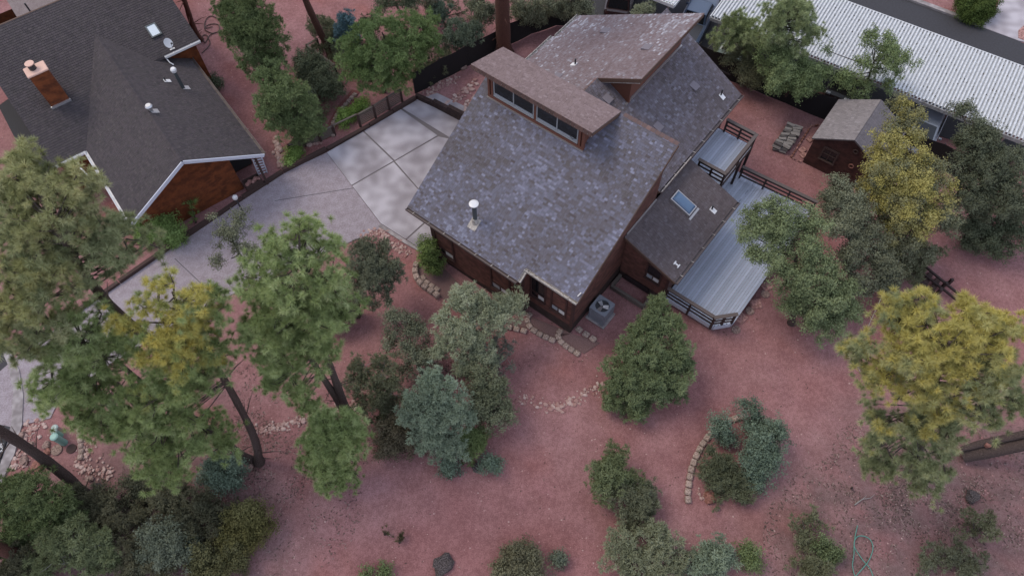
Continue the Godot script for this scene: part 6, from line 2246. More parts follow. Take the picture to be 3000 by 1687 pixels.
	plant("pine_tree", "large grey green pine beside the orange house gable", "tree", "needle", Vector3(-15.883,0.000,-14.341), [[Vector3(-14.714,17.000,-14.559),0.60],[Vector3(-15.176,16.600,-14.127),0.85],[Vector3(-14.200,16.600,-14.105),0.79],[Vector3(-13.609,16.200,-14.253),0.74],[Vector3(-15.332,15.600,-13.512),1.06],[Vector3(-14.053,15.800,-13.341),1.04],[Vector3(-13.524,15.400,-14.239),0.64],[Vector3(-13.587,14.400,-13.539),0.91],[Vector3(-15.375,14.600,-12.981),1.02],[Vector3(-14.570,14.000,-13.044),0.98],[Vector3(-13.406,13.200,-14.181),0.82],[Vector3(-13.021,12.400,-14.537),0.71],[Vector3(-13.740,13.000,-13.502),0.68],[Vector3(-16.415,14.400,-13.443),0.78]], pine_grey, {"trunk": [Vector3(-15.883,0.000,-14.341),Vector3(-15.889,3.200,-14.211),Vector3(-15.816,6.000,-13.954),Vector3(-15.398,9.200,-13.466),Vector3(-14.772,12.600,-13.127),Vector3(-13.931,16.000,-12.900)], "radii": [0.281, 0.257, 0.226, 0.195, 0.148, 0.062], "accent": [gold2, Vector3(-14.423,16.800,-13.651), 3.2, 0.3], "gap": 0.0})
	plant("pine_tree", "pale yellow green pine crown at the picture edge below the grey pine", "tree", "needle", Vector3(-18.726,0.000,-12.040), [[Vector3(-15.848,14.600,-12.096),0.75],[Vector3(-15.139,14.600,-12.228),0.69],[Vector3(-14.505,14.200,-12.311),0.70],[Vector3(-16.213,13.400,-11.768),0.91],[Vector3(-15.167,13.400,-11.747),0.91],[Vector3(-14.513,13.400,-12.184),0.59],[Vector3(-17.233,12.000,-11.480),0.81],[Vector3(-16.229,12.000,-11.308),0.81],[Vector3(-17.392,10.600,-11.084),0.78],[Vector3(-15.633,12.200,-11.498),0.61]], pine_grey, {"trunk": [Vector3(-18.726,0.000,-12.040),Vector3(-18.393,3.400,-12.161),Vector3(-17.784,6.800,-12.126),Vector3(-17.011,10.000,-11.995),Vector3(-15.584,13.600,-11.792)], "radii": [0.195, 0.172, 0.148, 0.109, 0.039], "accent": [gold2, Vector3(-15.674,14.600,-11.947), 3.0, 0.4], "gap": 0.0})
	plant("pine_tree", "leaning bare pine trunk crossing the rocks by the road, crown out of view", "tree", "needle", Vector3(-20.036,0.000,-8.772), [[Vector3(-19.793,14.500,-8.452),1.27],[Vector3(-19.685,16.000,-8.529),1.09],[Vector3(-21.212,15.000,-8.031),0.90]], pine, {"trunk": [Vector3(-19.997,0.000,-8.698),Vector3(-20.479,1.400,-9.343),Vector3(-20.773,4.200,-9.811),Vector3(-20.807,7.800,-9.945),Vector3(-20.360,12.600,-9.662),Vector3(-19.367,16.600,-8.953)], "radii": [0.265, 0.234, 0.211, 0.187, 0.140, 0.047]})
	plant("pine_tree", "reddish trunk leaning out over the bottom left corner", "tree", "needle", Vector3(-21.341,0.000,-5.859), [[Vector3(-23.362,10.000,-6.431),1.45],[Vector3(-23.654,11.000,-6.691),1.15]], pine, {"trunk": [Vector3(-21.312,0.000,-5.825),Vector3(-21.914,1.400,-6.048),Vector3(-22.291,4.200,-6.140),Vector3(-22.505,8.400,-6.131),Vector3(-22.702,11.000,-6.294)], "radii": [0.3, 0.27, 0.24, 0.18, 0.06], "bark": M.bark_red})
	plant("pine_tree", "young rounded green pine on the open red ground", "tree", "needle", Vector3(-8.145,0.000,-9.605), [[Vector3(-8.106,4.000,-10.469),0.77],[Vector3(-7.360,3.900,-10.490),0.72],[Vector3(-8.457,3.400,-10.054),0.78],[Vector3(-7.660,3.400,-9.863),0.86],[Vector3(-7.101,2.900,-10.192),0.61],[Vector3(-8.489,2.300,-9.593),0.79],[Vector3(-7.756,2.000,-9.579),0.71],[Vector3(-8.353,1.100,-9.121),0.69],[Vector3(-7.779,0.800,-9.101),0.46]], pine, {"trunk": [Vector3(-8.145,0.000,-9.605),Vector3(-7.879,2.800,-9.878),Vector3(-7.802,4.300,-10.185)], "radii": [0.11, 0.08, 0.03], "gap": -0.3, "dens": 1.3})
	plant("pine_tree", "big pine with golden crown beside the island bed", "tree", "needle", Vector3(18.727,0.000,-9.223), [[Vector3(12.827,13.600,-11.000),0.57],[Vector3(12.460,13.000,-10.532),0.77],[Vector3(13.058,13.400,-10.174),0.82],[Vector3(12.411,12.000,-10.156),0.73],[Vector3(13.013,12.600,-9.579),0.96],[Vector3(13.675,13.400,-9.744),0.75],[Vector3(14.382,13.600,-10.326),0.63],[Vector3(14.788,13.400,-9.722),0.81],[Vector3(15.803,13.000,-10.179),0.76],[Vector3(14.409,12.400,-9.224),0.89],[Vector3(15.519,12.200,-9.151),0.90],[Vector3(12.349,10.400,-10.448),0.56],[Vector3(12.737,10.600,-9.600),0.75],[Vector3(13.468,11.000,-8.986),0.87],[Vector3(14.317,11.200,-8.608),0.86],[Vector3(15.453,11.000,-8.525),0.86],[Vector3(16.555,11.000,-8.644),0.73],[Vector3(13.731,8.800,-8.792),0.86],[Vector3(14.550,9.200,-8.339),0.84],[Vector3(15.449,9.200,-8.293),0.67],[Vector3(14.106,7.000,-8.326),0.75],[Vector3(15.173,7.000,-7.846),0.90],[Vector3(16.189,6.800,-7.659),0.69],[Vector3(14.195,5.600,-8.125),0.63],[Vector3(16.306,5.000,-7.384),0.71],[Vector3(12.495,10.000,-10.941),0.43],[Vector3(16.712,9.800,-8.668),0.64]], pine_grey, {"trunk": [Vector3(18.734,0.000,-9.185),Vector3(17.810,2.400,-9.361),Vector3(16.544,5.400,-9.369),Vector3(15.127,8.800,-9.374),Vector3(14.051,12.000,-9.477),Vector3(13.500,13.600,-9.514)], "radii": [0.281, 0.250, 0.218, 0.172, 0.101, 0.039], "accent": [gold, Vector3(13.821,13.400,-9.810), 4.4, 0.85], "gap": 0.0})
	plant("pine_tree", "massive red barked pine trunk standing at the screen fence", "tree", "needle", Vector3(-0.253,0.000,-37.460), [[Vector3(-0.241,15.000,-35.629),2.06],[Vector3(-1.597,16.000,-36.460),1.66],[Vector3(1.337,16.000,-35.678),1.64]], pine, {"trunk": [Vector3(-0.257,-0.200,-37.456),Vector3(-0.284,2.500,-37.340),Vector3(-0.286,6.000,-37.295),Vector3(-0.245,12.000,-36.827),Vector3(-0.205,17.000,-36.416)], "radii": [0.56, 0.46, 0.42, 0.34, 0.15], "bark": M.bark_red})
	plant("pine_tree", "leaning brown pine trunk beyond the tall dark conifer", "tree", "needle", Vector3(-11.745,0.000,-37.709), [[Vector3(-11.679,12.000,-35.460),1.81],[Vector3(-10.495,13.000,-36.135),1.59]], pine, {"trunk": [Vector3(-11.699,0.000,-37.521),Vector3(-12.019,2.800,-37.286),Vector3(-12.092,5.600,-36.708),Vector3(-12.102,9.400,-36.391),Vector3(-11.588,13.000,-35.493)], "radii": [0.234, 0.211, 0.195, 0.156, 0.062], "bark": M.bark_red})
	plant("pine_tree", "thin dark red trunk behind the corner of the orange house", "tree", "needle", Vector3(-20.894,0.000,-39.460), [[Vector3(-20.342,10.000,-39.273),1.77],[Vector3(-18.927,11.000,-39.801),1.52]], pine, {"trunk": [Vector3(-20.801,0.000,-39.264),Vector3(-20.643,1.600,-38.929),Vector3(-20.187,3.800,-38.481),Vector3(-19.653,8.400,-38.069),Vector3(-19.200,11.500,-38.232)], "radii": [0.187, 0.172, 0.156, 0.117, 0.047], "bark": M.bark_red})
	plant("pine_tree", "light green pine rising in front of the white carport roof", "tree", "needle", Vector3(16.889,0.000,-35.175), [[Vector3(15.868,6.600,-33.750),0.71],[Vector3(15.227,6.300,-33.412),0.85],[Vector3(16.300,6.300,-33.220),0.89],[Vector3(15.608,5.800,-32.858),0.94],[Vector3(16.974,5.500,-33.013),0.72],[Vector3(15.050,5.200,-33.085),0.86],[Vector3(16.382,5.000,-32.628),0.79]], oak_mix(pine, 0.5), {"trunk": [Vector3(16.882,0.000,-35.139),Vector3(16.645,2.000,-34.453),Vector3(16.185,4.200,-33.545),Vector3(15.610,6.600,-33.036)], "radii": [0.101, 0.086, 0.062, 0.023], "gap": 0.0})
	for q in [[Vector3(14.485,0.000,-36.685), [[Vector3(13.633,4.600,-35.181),0.52],[Vector3(13.436,4.200,-34.801),0.66],[Vector3(13.234,3.600,-34.818),0.72],[Vector3(13.919,3.600,-34.628),0.57],[Vector3(13.047,3.000,-34.991),0.63]], [Vector3(14.479,0.000,-36.649),Vector3(13.906,2.600,-35.602),Vector3(13.587,4.700,-35.061)], "left young pine of the pair over the sage coloured car"], [Vector3(15.443,0.000,-36.478), [[Vector3(14.475,4.400,-34.710),0.56],[Vector3(14.352,4.000,-34.327),0.66],[Vector3(14.926,3.600,-34.260),0.62],[Vector3(14.436,3.000,-34.610),0.63]], [Vector3(15.437,0.000,-36.441),Vector3(14.824,2.600,-35.226),Vector3(14.408,4.600,-34.645)], "young pine between the carport edge and the sage coloured car"]]:
		plant("pine_tree", q[3], "tree", "needle", q[0], q[1], oak_mix(pine, 0.4), {"trunk": q[2], "radii": [0.07, 0.05, 0.02], "gap": 0.0, "group": "young pines by the carport"})

	# --- trees along the top and right
	plant("cypress_tree", "tall dark green conifer between the orange house and the yard", "tree", "spray", Vector3(-15.756,0.000,-35.435), [[Vector3(-15.472,6.600,-34.504),1.12],[Vector3(-14.377,6.600,-33.979),1.11],[Vector3(-15.206,6.000,-33.739),1.35],[Vector3(-13.985,5.800,-33.453),1.24],[Vector3(-14.811,5.200,-33.188),1.36],[Vector3(-13.949,4.400,-33.414),1.27],[Vector3(-14.666,3.800,-33.104),1.28],[Vector3(-13.868,3.600,-33.633),0.83]], dark_mix(grass, dark), {"gap": -0.3, "stem": 0.14, "dens": 0.9})
	plant("cypress_tree", "lighter green bushy conifer below the tall dark one", "tree", "spray", Vector3(-13.175,0.000,-30.960), [[Vector3(-13.676,4.000,-31.576),1.03],[Vector3(-12.762,4.000,-30.770),1.13],[Vector3(-13.206,3.400,-30.295),1.37],[Vector3(-12.274,3.000,-30.198),1.26],[Vector3(-12.657,2.200,-29.728),1.39],[Vector3(-13.687,2.400,-30.029),1.04],[Vector3(-12.046,1.600,-30.113),1.06]], oak, {"gap": -0.25, "stem": 0.12})
	plant("shrub", "rounded dark green shrub at the timber rail corner", "shrub", "leaf", Vector3(-12.663,0.000,-35.897), [[Vector3(-12.851,1.200,-35.700),1.01],[Vector3(-12.080,1.000,-35.187),1.01],[Vector3(-12.614,0.700,-34.812),0.89]], dark, {"gap": -0.4, "dens": 1.2})
	plant("shrub", "dark shrub hanging over the flagged garden path", "shrub", "leaf", Vector3(-11.852,0.000,-34.459), [[Vector3(-11.495,1.300,-33.992),0.94],[Vector3(-11.017,1.000,-33.536),0.87],[Vector3(-11.948,0.800,-33.657),0.87]], dark, {"gap": -0.35})
	plant("blue_spruce", "slim blue spruce among the top shrubs", "tree", "spray", Vector3(-10.706,0.000,-38.437), [[Vector3(-10.114,3.200,-37.305),0.40],[Vector3(-10.249,2.600,-37.404),0.55],[Vector3(-10.309,1.900,-37.566),0.71],[Vector3(-10.447,1.100,-37.824),0.83]], [Color(0.09, 0.16, 0.18), Color(0.14, 0.23, 0.26), Color(0.2, 0.31, 0.35)], {"gap": -0.5, "dens": 1.4, "stem": 0.07})
	plant("juniper_tree", "wide bright green juniper by the slatted fence", "tree", "spray", Vector3(-8.001,0.000,-34.192), [[Vector3(-8.697,4.200,-33.838),1.29],[Vector3(-7.384,4.600,-34.354),1.28],[Vector3(-6.013,4.400,-34.382),1.41],[Vector3(-5.141,4.200,-35.277),1.07],[Vector3(-9.000,3.000,-33.328),1.19],[Vector3(-7.626,3.400,-33.363),1.42],[Vector3(-6.128,3.200,-33.543),1.31],[Vector3(-4.966,3.400,-34.647),0.96],[Vector3(-8.210,2.000,-33.190),1.09],[Vector3(-6.722,2.200,-33.114),0.96]], oak_mix(lime, 0.45), {"gap": -0.2, "stem": 0.13, "dens": 0.9})
	plant("shrub", "grey green thicket left of the blue spruce", "shrub", "spray", Vector3(-11.723,0.000,-39.228), [[Vector3(-11.940,1.600,-38.517),1.04],[Vector3(-11.179,1.200,-37.840),0.98],[Vector3(-11.628,0.800,-37.562),0.91]], olive, {"gap": -0.15})
	plant("shrub", "blue green thicket below the blue spruce", "shrub", "spray", Vector3(-10.201,0.000,-37.298), [[Vector3(-10.165,1.200,-36.711),1.02],[Vector3(-9.658,0.900,-36.124),0.89],[Vector3(-9.158,1.400,-38.871),0.78]], dark, {"gap": -0.2})
	plant("shrub", "round teal bush on a bare stem beyond the fence", "shrub", "spray", Vector3(-4.241,0.000,-40.325), [[Vector3(-4.459,1.700,-39.537),0.73],[Vector3(-4.300,1.400,-39.435),0.68]], teal, {"gap": -0.4})
	plant("shrub", "pale green shrub against the dark screen fence", "shrub", "spray", Vector3(-2.852,0.000,-38.429), [[Vector3(-3.246,1.600,-37.549),0.97],[Vector3(-2.480,1.500,-37.276),0.97],[Vector3(-2.097,1.600,-37.891),0.77],[Vector3(-3.803,1.000,-37.325),0.78]], oak_mix(teal, 0.5), {"gap": -0.15})
	plant("oak_tree", "thin dark stemmed tree at the top edge above the juniper", "tree", "leaf", Vector3(-7.364,0.000,-41.687), [[Vector3(-7.160,3.400,-38.829),1.00],[Vector3(-6.203,3.000,-38.742),0.88],[Vector3(-8.065,2.600,-39.098),0.77]], dark, {"gap": 0.0, "stem": 0.1})
	for q in [[Vector3(1.335,0.000,-40.858), [[Vector3(1.009,2.800,-38.991),1.02],[Vector3(1.659,2.200,-39.148),0.98],[Vector3(0.630,1.600,-39.334),0.78]], "olive tree just beyond the fence beside the big trunk"], [Vector3(3.270,0.000,-41.411), [[Vector3(2.788,2.800,-38.944),0.97],[Vector3(3.487,2.000,-39.424),0.91],[Vector3(2.466,1.600,-39.556),0.78]], "middle one of the olive trees beyond the fence"], [Vector3(4.776,0.000,-41.372), [[Vector3(4.196,2.800,-39.097),1.02],[Vector3(5.029,2.200,-39.443),0.90],[Vector3(3.927,1.500,-39.874),0.74]], "olive tree beyond the fence nearest the upper roof"], [Vector3(-1.530,0.000,-41.132), [[Vector3(-1.546,2.600,-39.308),0.90],[Vector3(-1.971,1.800,-39.350),0.91],[Vector3(-1.070,1.500,-39.500),0.73]], "grey green tree beyond the fence left of the big trunk"], [Vector3(-5.683,0.000,-42.256), [[Vector3(-5.420,2.600,-39.986),0.83],[Vector3(-5.000,1.800,-40.282),0.74]], "sparse tree at the top edge above the teal bush"]]:
		plant("oak_tree", q[2], "tree", "leaf", q[0], q[1], oak_mix(olive, 0.6), {"gap": -0.1, "group": "trees beyond the screen fence"})
	plant("shrub", "pale green upright bush behind the upper roof edge", "shrub", "spray", Vector3(9.383,0.000,-40.850), [[Vector3(8.798,1.600,-39.546),0.42],[Vector3(9.263,2.000,-39.581),0.42],[Vector3(9.132,1.000,-39.882),0.53]], oak_mix(cyp, 0.7), {"gap": -0.3})
	plant("oak_tree", "dark green tree crowding the screen fence below the carport", "tree", "leaf", Vector3(17.457,0.000,-32.895), [[Vector3(15.510,3.800,-32.684),1.05],[Vector3(16.450,3.800,-32.171),1.04],[Vector3(17.308,3.400,-31.767),0.97],[Vector3(15.983,3.000,-32.057),1.13],[Vector3(16.998,2.600,-31.796),1.13],[Vector3(18.088,2.000,-32.055),0.91],[Vector3(18.279,3.000,-31.838),0.82]], oak, {"gap": -0.25, "stem": 0.12})
	plant("oak_tree", "olive tree leaning over the fence beside the young pines", "tree", "leaf", Vector3(16.055,0.000,-34.839), [[Vector3(14.864,2.600,-34.356),1.02],[Vector3(15.528,2.400,-33.704),1.02],[Vector3(14.565,1.800,-34.202),0.94],[Vector3(14.045,2.000,-34.344),0.79],[Vector3(15.334,1.400,-33.747),0.86]], olive, {"gap": -0.2})
	plant("shrub", "small grey weed standing against the screen fence", "shrub", "spray", Vector3(15.355,0.000,-34.503), [[Vector3(14.865,0.900,-34.108),0.30],[Vector3(15.156,0.400,-33.993),0.35]], [Color(0.16, 0.15, 0.11), Color(0.22, 0.21, 0.16)], {"gap": -0.1, "dens": 0.8})
	plant("oak_tree", "sparse oak spreading over the white carport roof", "tree", "leaf", Vector3(22.071,0.000,-32.277), [[Vector3(20.357,5.600,-32.324),0.36],[Vector3(20.666,5.400,-31.905),0.58],[Vector3(21.484,5.400,-32.044),0.49],[Vector3(21.146,5.000,-31.387),0.80],[Vector3(22.140,4.800,-31.424),0.72],[Vector3(22.825,4.400,-31.207),0.50],[Vector3(20.542,4.400,-31.106),0.81],[Vector3(21.765,4.200,-31.131),0.91],[Vector3(20.113,3.800,-31.118),0.78],[Vector3(21.384,3.200,-31.074),1.04],[Vector3(20.818,2.600,-31.059),0.93],[Vector3(19.573,3.400,-31.071),0.57],[Vector3(18.562,4.400,-32.273),0.59]], oak, {"gap": 0.02, "stem": 0.1})
	plant("oak_tree", "large golden yellow oak in front of the shed", "tree", "leaf", Vector3(19.971,0.000,-20.598), [[Vector3(19.170,7.400,-25.286),0.55],[Vector3(19.576,7.200,-24.476),0.70],[Vector3(19.545,7.000,-23.511),0.58],[Vector3(18.512,6.800,-23.839),0.82],[Vector3(19.095,6.800,-22.822),1.05],[Vector3(18.151,6.000,-23.022),0.88],[Vector3(19.921,6.400,-21.863),0.84],[Vector3(18.523,6.200,-21.862),1.15],[Vector3(19.455,6.200,-21.121),1.14],[Vector3(20.586,6.000,-20.776),0.85],[Vector3(18.132,5.000,-22.080),0.89],[Vector3(18.968,5.400,-20.787),1.15],[Vector3(20.235,5.200,-20.196),0.96],[Vector3(18.603,4.200,-20.705),0.99],[Vector3(19.677,4.200,-19.965),1.08],[Vector3(21.287,4.600,-20.127),0.58],[Vector3(19.380,2.800,-20.193),0.91],[Vector3(18.146,3.800,-21.740),0.81],[Vector3(20.653,2.800,-19.683),0.81]], oak_mix(olive, 0.5), {"trunk": [Vector3(19.951,0.000,-20.522),Vector3(19.638,1.600,-20.728),Vector3(19.439,3.400,-21.007),Vector3(19.201,5.600,-21.592)], "radii": [0.2, 0.17, 0.12, 0.06], "accent": [Color(0.46, 0.40, 0.10), Vector3(19.137,6.200,-22.337), 3.8, 0.75], "gap": -0.25, "dens": 1.1})
	plant("oak_tree", "green oak spreading over the grey deck", "tree", "leaf", Vector3(14.624,0.000,-17.161), [[Vector3(11.820,5.400,-20.118),0.72],[Vector3(12.653,5.600,-20.306),0.80],[Vector3(11.509,5.000,-19.362),0.57],[Vector3(13.268,5.600,-19.599),0.94],[Vector3(12.372,5.200,-19.208),0.85],[Vector3(11.842,4.600,-18.482),0.65],[Vector3(12.845,5.000,-18.428),0.94],[Vector3(14.016,5.000,-18.628),1.04],[Vector3(12.698,4.400,-17.697),0.79],[Vector3(13.872,4.200,-17.572),0.95],[Vector3(14.865,4.200,-17.773),0.95],[Vector3(13.625,3.400,-16.941),0.86],[Vector3(14.815,3.200,-16.809),1.19],[Vector3(15.926,3.000,-17.119),1.12],[Vector3(14.749,2.000,-16.353),1.02],[Vector3(15.799,1.800,-16.325),1.03],[Vector3(16.617,2.000,-16.761),0.89],[Vector3(14.494,5.400,-19.713),0.85],[Vector3(13.550,2.600,-16.722),0.58]], oak_mix(oak, 0.4), {"trunk": [Vector3(14.614,0.000,-17.114),Vector3(14.386,1.400,-17.240),Vector3(14.096,3.200,-17.489),Vector3(13.415,4.800,-18.321)], "radii": [0.16, 0.14, 0.1, 0.05], "gap": -0.32, "dens": 0.85})
	plant("oak_tree", "grey green tree between the deck oak and the golden oak", "tree", "leaf", Vector3(17.983,0.000,-18.281), [[Vector3(16.021,5.600,-21.662),0.58],[Vector3(16.538,5.400,-21.079),0.81],[Vector3(15.630,5.200,-21.008),0.74],[Vector3(16.858,5.000,-20.176),0.96],[Vector3(15.897,4.800,-19.868),0.93],[Vector3(17.412,4.200,-19.543),0.93],[Vector3(16.576,4.000,-18.995),0.97],[Vector3(18.282,3.200,-19.004),0.95],[Vector3(17.286,2.800,-18.341),0.95],[Vector3(19.225,2.200,-18.661),0.81],[Vector3(18.582,1.600,-18.321),0.82]], oak_mix(olive, 0.8), {"trunk": [Vector3(17.971,0.000,-18.233),Vector3(17.395,1.600,-18.463),Vector3(16.779,3.600,-19.016),Vector3(16.379,5.000,-19.952)], "radii": [0.15, 0.12, 0.09, 0.04], "gap": -0.25, "dens": 1.1})
	plant("oak_tree", "dark tree overhanging the end of the carport", "tree", "leaf", Vector3(26.627,0.000,-23.233), [[Vector3(23.076,6.200,-25.863),0.65],[Vector3(23.501,6.200,-25.314),0.68],[Vector3(24.003,6.000,-24.689),0.60],[Vector3(23.510,5.600,-24.662),0.73],[Vector3(23.679,5.600,-24.264),1.00],[Vector3(24.463,5.200,-23.548),1.00],[Vector3(23.159,5.000,-23.229),0.92],[Vector3(25.729,5.000,-23.948),0.81],[Vector3(24.014,4.600,-23.021),1.21],[Vector3(25.411,4.400,-22.638),1.11],[Vector3(23.422,3.800,-22.381),1.12],[Vector3(24.832,3.600,-21.993),1.23],[Vector3(26.129,3.400,-21.860),0.92]], oak_mix(dark, 0.55), {"trunk": [Vector3(26.609,0.000,-23.179),Vector3(25.605,2.000,-23.163),Vector3(24.428,4.200,-23.593),Vector3(23.400,5.800,-24.356)], "radii": [0.16, 0.13, 0.09, 0.04], "gap": -0.28})
	plant("shrub", "dark thicket along the far right path", "shrub", "leaf", Vector3(27.182,0.000,-21.614), [[Vector3(24.668,1.800,-22.275),0.96],[Vector3(25.490,1.500,-21.689),1.07],[Vector3(26.605,1.800,-21.716),1.17],[Vector3(27.111,1.400,-20.702),0.95],[Vector3(26.037,0.900,-21.051),0.86],[Vector3(25.217,0.800,-21.650),0.76]], dark, {"gap": -0.3})
	plant("shrub", "low grey shrub at the foot of the golden oak", "shrub", "spray", Vector3(22.636,0.000,-20.415), [[Vector3(21.763,0.900,-20.380),0.85],[Vector3(22.685,0.900,-20.612),0.77],[Vector3(20.973,0.700,-19.524),0.80],[Vector3(19.658,0.700,-18.577),0.79],[Vector3(20.635,0.900,-20.153),0.76]], olive, {"gap": -0.05})
	plant("hedge", "clipped dark green hedge block beside the pale driveway", "hedge", "leaf", Vector3(32.352,0.000,-40.654), [[Vector3(31.046,0.900,-40.579),0.75],[Vector3(31.749,0.900,-40.282),0.80],[Vector3(31.162,0.600,-40.034),0.75],[Vector3(32.223,0.600,-40.006),0.70],[Vector3(31.592,0.400,-39.792),0.64],[Vector3(32.794,0.700,-40.663),0.65]], [Color(0.05, 0.075, 0.018), Color(0.068, 0.10, 0.025), Color(0.088, 0.128, 0.035)], {"gap": -0.9, "dens": 2.2})

	# --- beside the house and drive
	plant("shrub", "upright green shrub at the left corner of the brown house", "shrub", "leaf", Vector3(-4.479,0.000,-20.924), [[Vector3(-4.489,1.900,-20.989),0.46],[Vector3(-4.378,1.300,-20.796),0.55],[Vector3(-4.223,0.700,-20.666),0.56]], grass, {"gap": -0.5, "dens": 1.5})
	plant("shrub", "bright green shrub under the orange gable end", "shrub", "leaf", Vector3(-20.870,0.000,-23.701), [[Vector3(-20.712,0.900,-23.617),0.62],[Vector3(-19.954,1.100,-23.595),0.57],[Vector3(-20.464,0.500,-23.216),0.62]], lime, {"gap": -0.5, "dens": 1.4})
	plant("shrub", "yellow green arching shrub by the sleeper edging", "shrub", "leaf", Vector3(-19.379,0.000,-23.397), [[Vector3(-19.038,1.100,-23.441),0.57],[Vector3(-18.760,0.800,-23.108),0.57],[Vector3(-19.428,0.500,-23.060),0.58],[Vector3(-18.657,0.400,-22.897),0.44]], oak_mix(lime, 0.2), {"gap": -0.4, "dens": 1.3})
	plant("shrub", "thin tall weed against the orange wall", "shrub", "blade", Vector3(-18.075,0.000,-24.190), [[Vector3(-18.008,1.100,-24.641),0.22],[Vector3(-17.893,0.500,-24.247),0.27]], grass, {"gap": -0.6})
	plant("oak_tree", "sparse grey green tree reaching over the aggregate drive", "tree", "leaf", Vector3(-14.054,0.000,-20.409), [[Vector3(-14.120,3.600,-21.585),0.91],[Vector3(-14.649,3.400,-20.755),0.81],[Vector3(-13.772,3.000,-20.759),0.92],[Vector3(-14.489,2.400,-20.189),0.92],[Vector3(-13.844,1.800,-20.063),0.83],[Vector3(-15.038,3.600,-21.605),0.51]], oak_mix(olive, 0.7), {"gap": 0.12, "dens": 0.6})
	plant("juniper_tree", "dark olive juniper right of the forked pine", "tree", "spray", Vector3(-8.241,0.000,-18.086), [[Vector3(-7.513,4.000,-19.037),0.87],[Vector3(-6.798,3.800,-19.380),0.88],[Vector3(-7.188,3.400,-18.484),1.08],[Vector3(-6.364,3.200,-18.817),0.89],[Vector3(-7.864,2.800,-18.166),0.89],[Vector3(-6.809,2.600,-18.145),0.99],[Vector3(-6.153,2.600,-18.709),0.70],[Vector3(-7.457,4.000,-19.498),0.59]], oak_mix(olive, 0.85), {"trunk": [Vector3(-8.237,0.000,-18.039),Vector3(-7.984,1.200,-18.261),Vector3(-7.361,3.000,-18.497)], "radii": [0.17, 0.14, 0.06], "gap": -0.18, "dens": 0.8})
	plant("shrub", "dark brown bush between the pine fork and the juniper", "shrub", "leaf", Vector3(-9.194,0.000,-17.514), [[Vector3(-9.030,1.200,-17.469),0.77],[Vector3(-8.544,1.200,-17.690),0.65],[Vector3(-9.502,0.800,-17.227),0.61]], brown, {"gap": -0.15})
	plant("shrub", "bright groundcover bush beside the slatted fence", "shrub", "leaf", Vector3(-9.741,0.000,-32.359), [[Vector3(-10.324,0.400,-31.568),0.44],[Vector3(-9.765,0.400,-32.147),0.49],[Vector3(-9.314,0.400,-32.636),0.45],[Vector3(-10.141,0.300,-31.986),0.44]], lime, {"gap": -0.6, "dens": 1.6})
	plant("shrub", "low green bush at the lower slatted fence end", "shrub", "leaf", Vector3(-13.155,0.000,-28.997), [[Vector3(-13.029,0.400,-28.872),0.43],[Vector3(-13.236,0.300,-28.440),0.38],[Vector3(-12.785,0.300,-29.168),0.34]], lime, {"gap": -0.5, "dens": 1.4})
	plant("shrub", "dark green plants under the orange house eave", "shrub", "leaf", Vector3(-19.102,0.000,-34.985), [[Vector3(-18.993,0.600,-34.895),0.46],[Vector3(-18.642,0.400,-34.672),0.36]], dark, {"gap": -0.4})

	# --- the yard in front of the house
	plant("cypress_tree", "pale grey green cypress leaning on the front wall", "tree", "spray", Vector3(-1.548,0.000,-15.313), [[Vector3(-2.523,3.800,-16.717),0.79],[Vector3(-1.854,4.000,-17.024),0.64],[Vector3(-1.018,3.600,-16.430),0.79],[Vector3(-0.071,3.200,-16.779),0.69],[Vector3(-2.136,3.800,-16.174),1.03],[Vector3(-3.191,3.400,-15.768),0.79],[Vector3(-0.937,3.200,-16.040),0.80],[Vector3(0.020,2.800,-16.665),0.54],[Vector3(-2.453,3.000,-15.113),1.04],[Vector3(-1.520,2.800,-15.192),0.95],[Vector3(-3.447,2.400,-15.000),0.73],[Vector3(-2.125,2.000,-14.321),0.95],[Vector3(-1.177,1.800,-14.602),0.81]], cyp, {"trunk": [Vector3(-1.527,0.000,-15.246),Vector3(-1.684,1.400,-15.438),Vector3(-1.885,3.200,-15.845)], "radii": [0.14, 0.11, 0.05], "twig": M.twig_grey, "gap": -0.15, "dens": 0.85, "twigs": 0.7})
	plant("shrub", "bare grey twiggy bush beside the pale cypress", "shrub", "spray", Vector3(-0.841,0.000,-14.423), [[Vector3(-0.795,1.600,-14.898),0.87],[Vector3(-0.314,1.400,-14.767),0.74],[Vector3(-1.011,1.000,-14.108),0.82]], [Color(0.16, 0.17, 0.13), Color(0.2, 0.21, 0.17)], {"gap": 0.0, "dens": 0.5, "twigs": 1.0, "twig": M.twig_grey})
	plant("oak_tree", "dark olive shrubby oak on the slope below the curved bed", "tree", "leaf", Vector3(-4.669,0.000,-14.713), [[Vector3(-5.560,2.800,-16.123),0.81],[Vector3(-4.768,2.800,-15.679),0.86],[Vector3(-5.167,2.400,-15.034),0.96],[Vector3(-4.448,2.000,-14.996),0.81],[Vector3(-5.999,2.200,-15.571),0.68],[Vector3(-4.901,1.300,-14.581),0.88]], oak_mix(olive, 0.9), {"trunk": [Vector3(-4.646,0.000,-14.648),Vector3(-4.858,1.000,-14.927),Vector3(-4.994,2.400,-15.347)], "radii": [0.1, 0.08, 0.04], "gap": -0.08, "dens": 0.8})
	plant("juniper_tree", "olive juniper with bare twigs left of the blue juniper", "tree", "spray", Vector3(-6.131,0.000,-12.520), [[Vector3(-6.948,2.600,-13.942),0.79],[Vector3(-6.169,2.600,-13.523),0.84],[Vector3(-7.343,2.200,-13.312),0.66],[Vector3(-6.602,2.000,-12.978),0.94],[Vector3(-5.780,1.800,-12.843),0.79],[Vector3(-6.871,1.300,-12.457),0.79],[Vector3(-6.071,0.900,-12.291),0.72]], olive, {"gap": -0.1, "dens": 0.8, "twig": M.twig_grey})
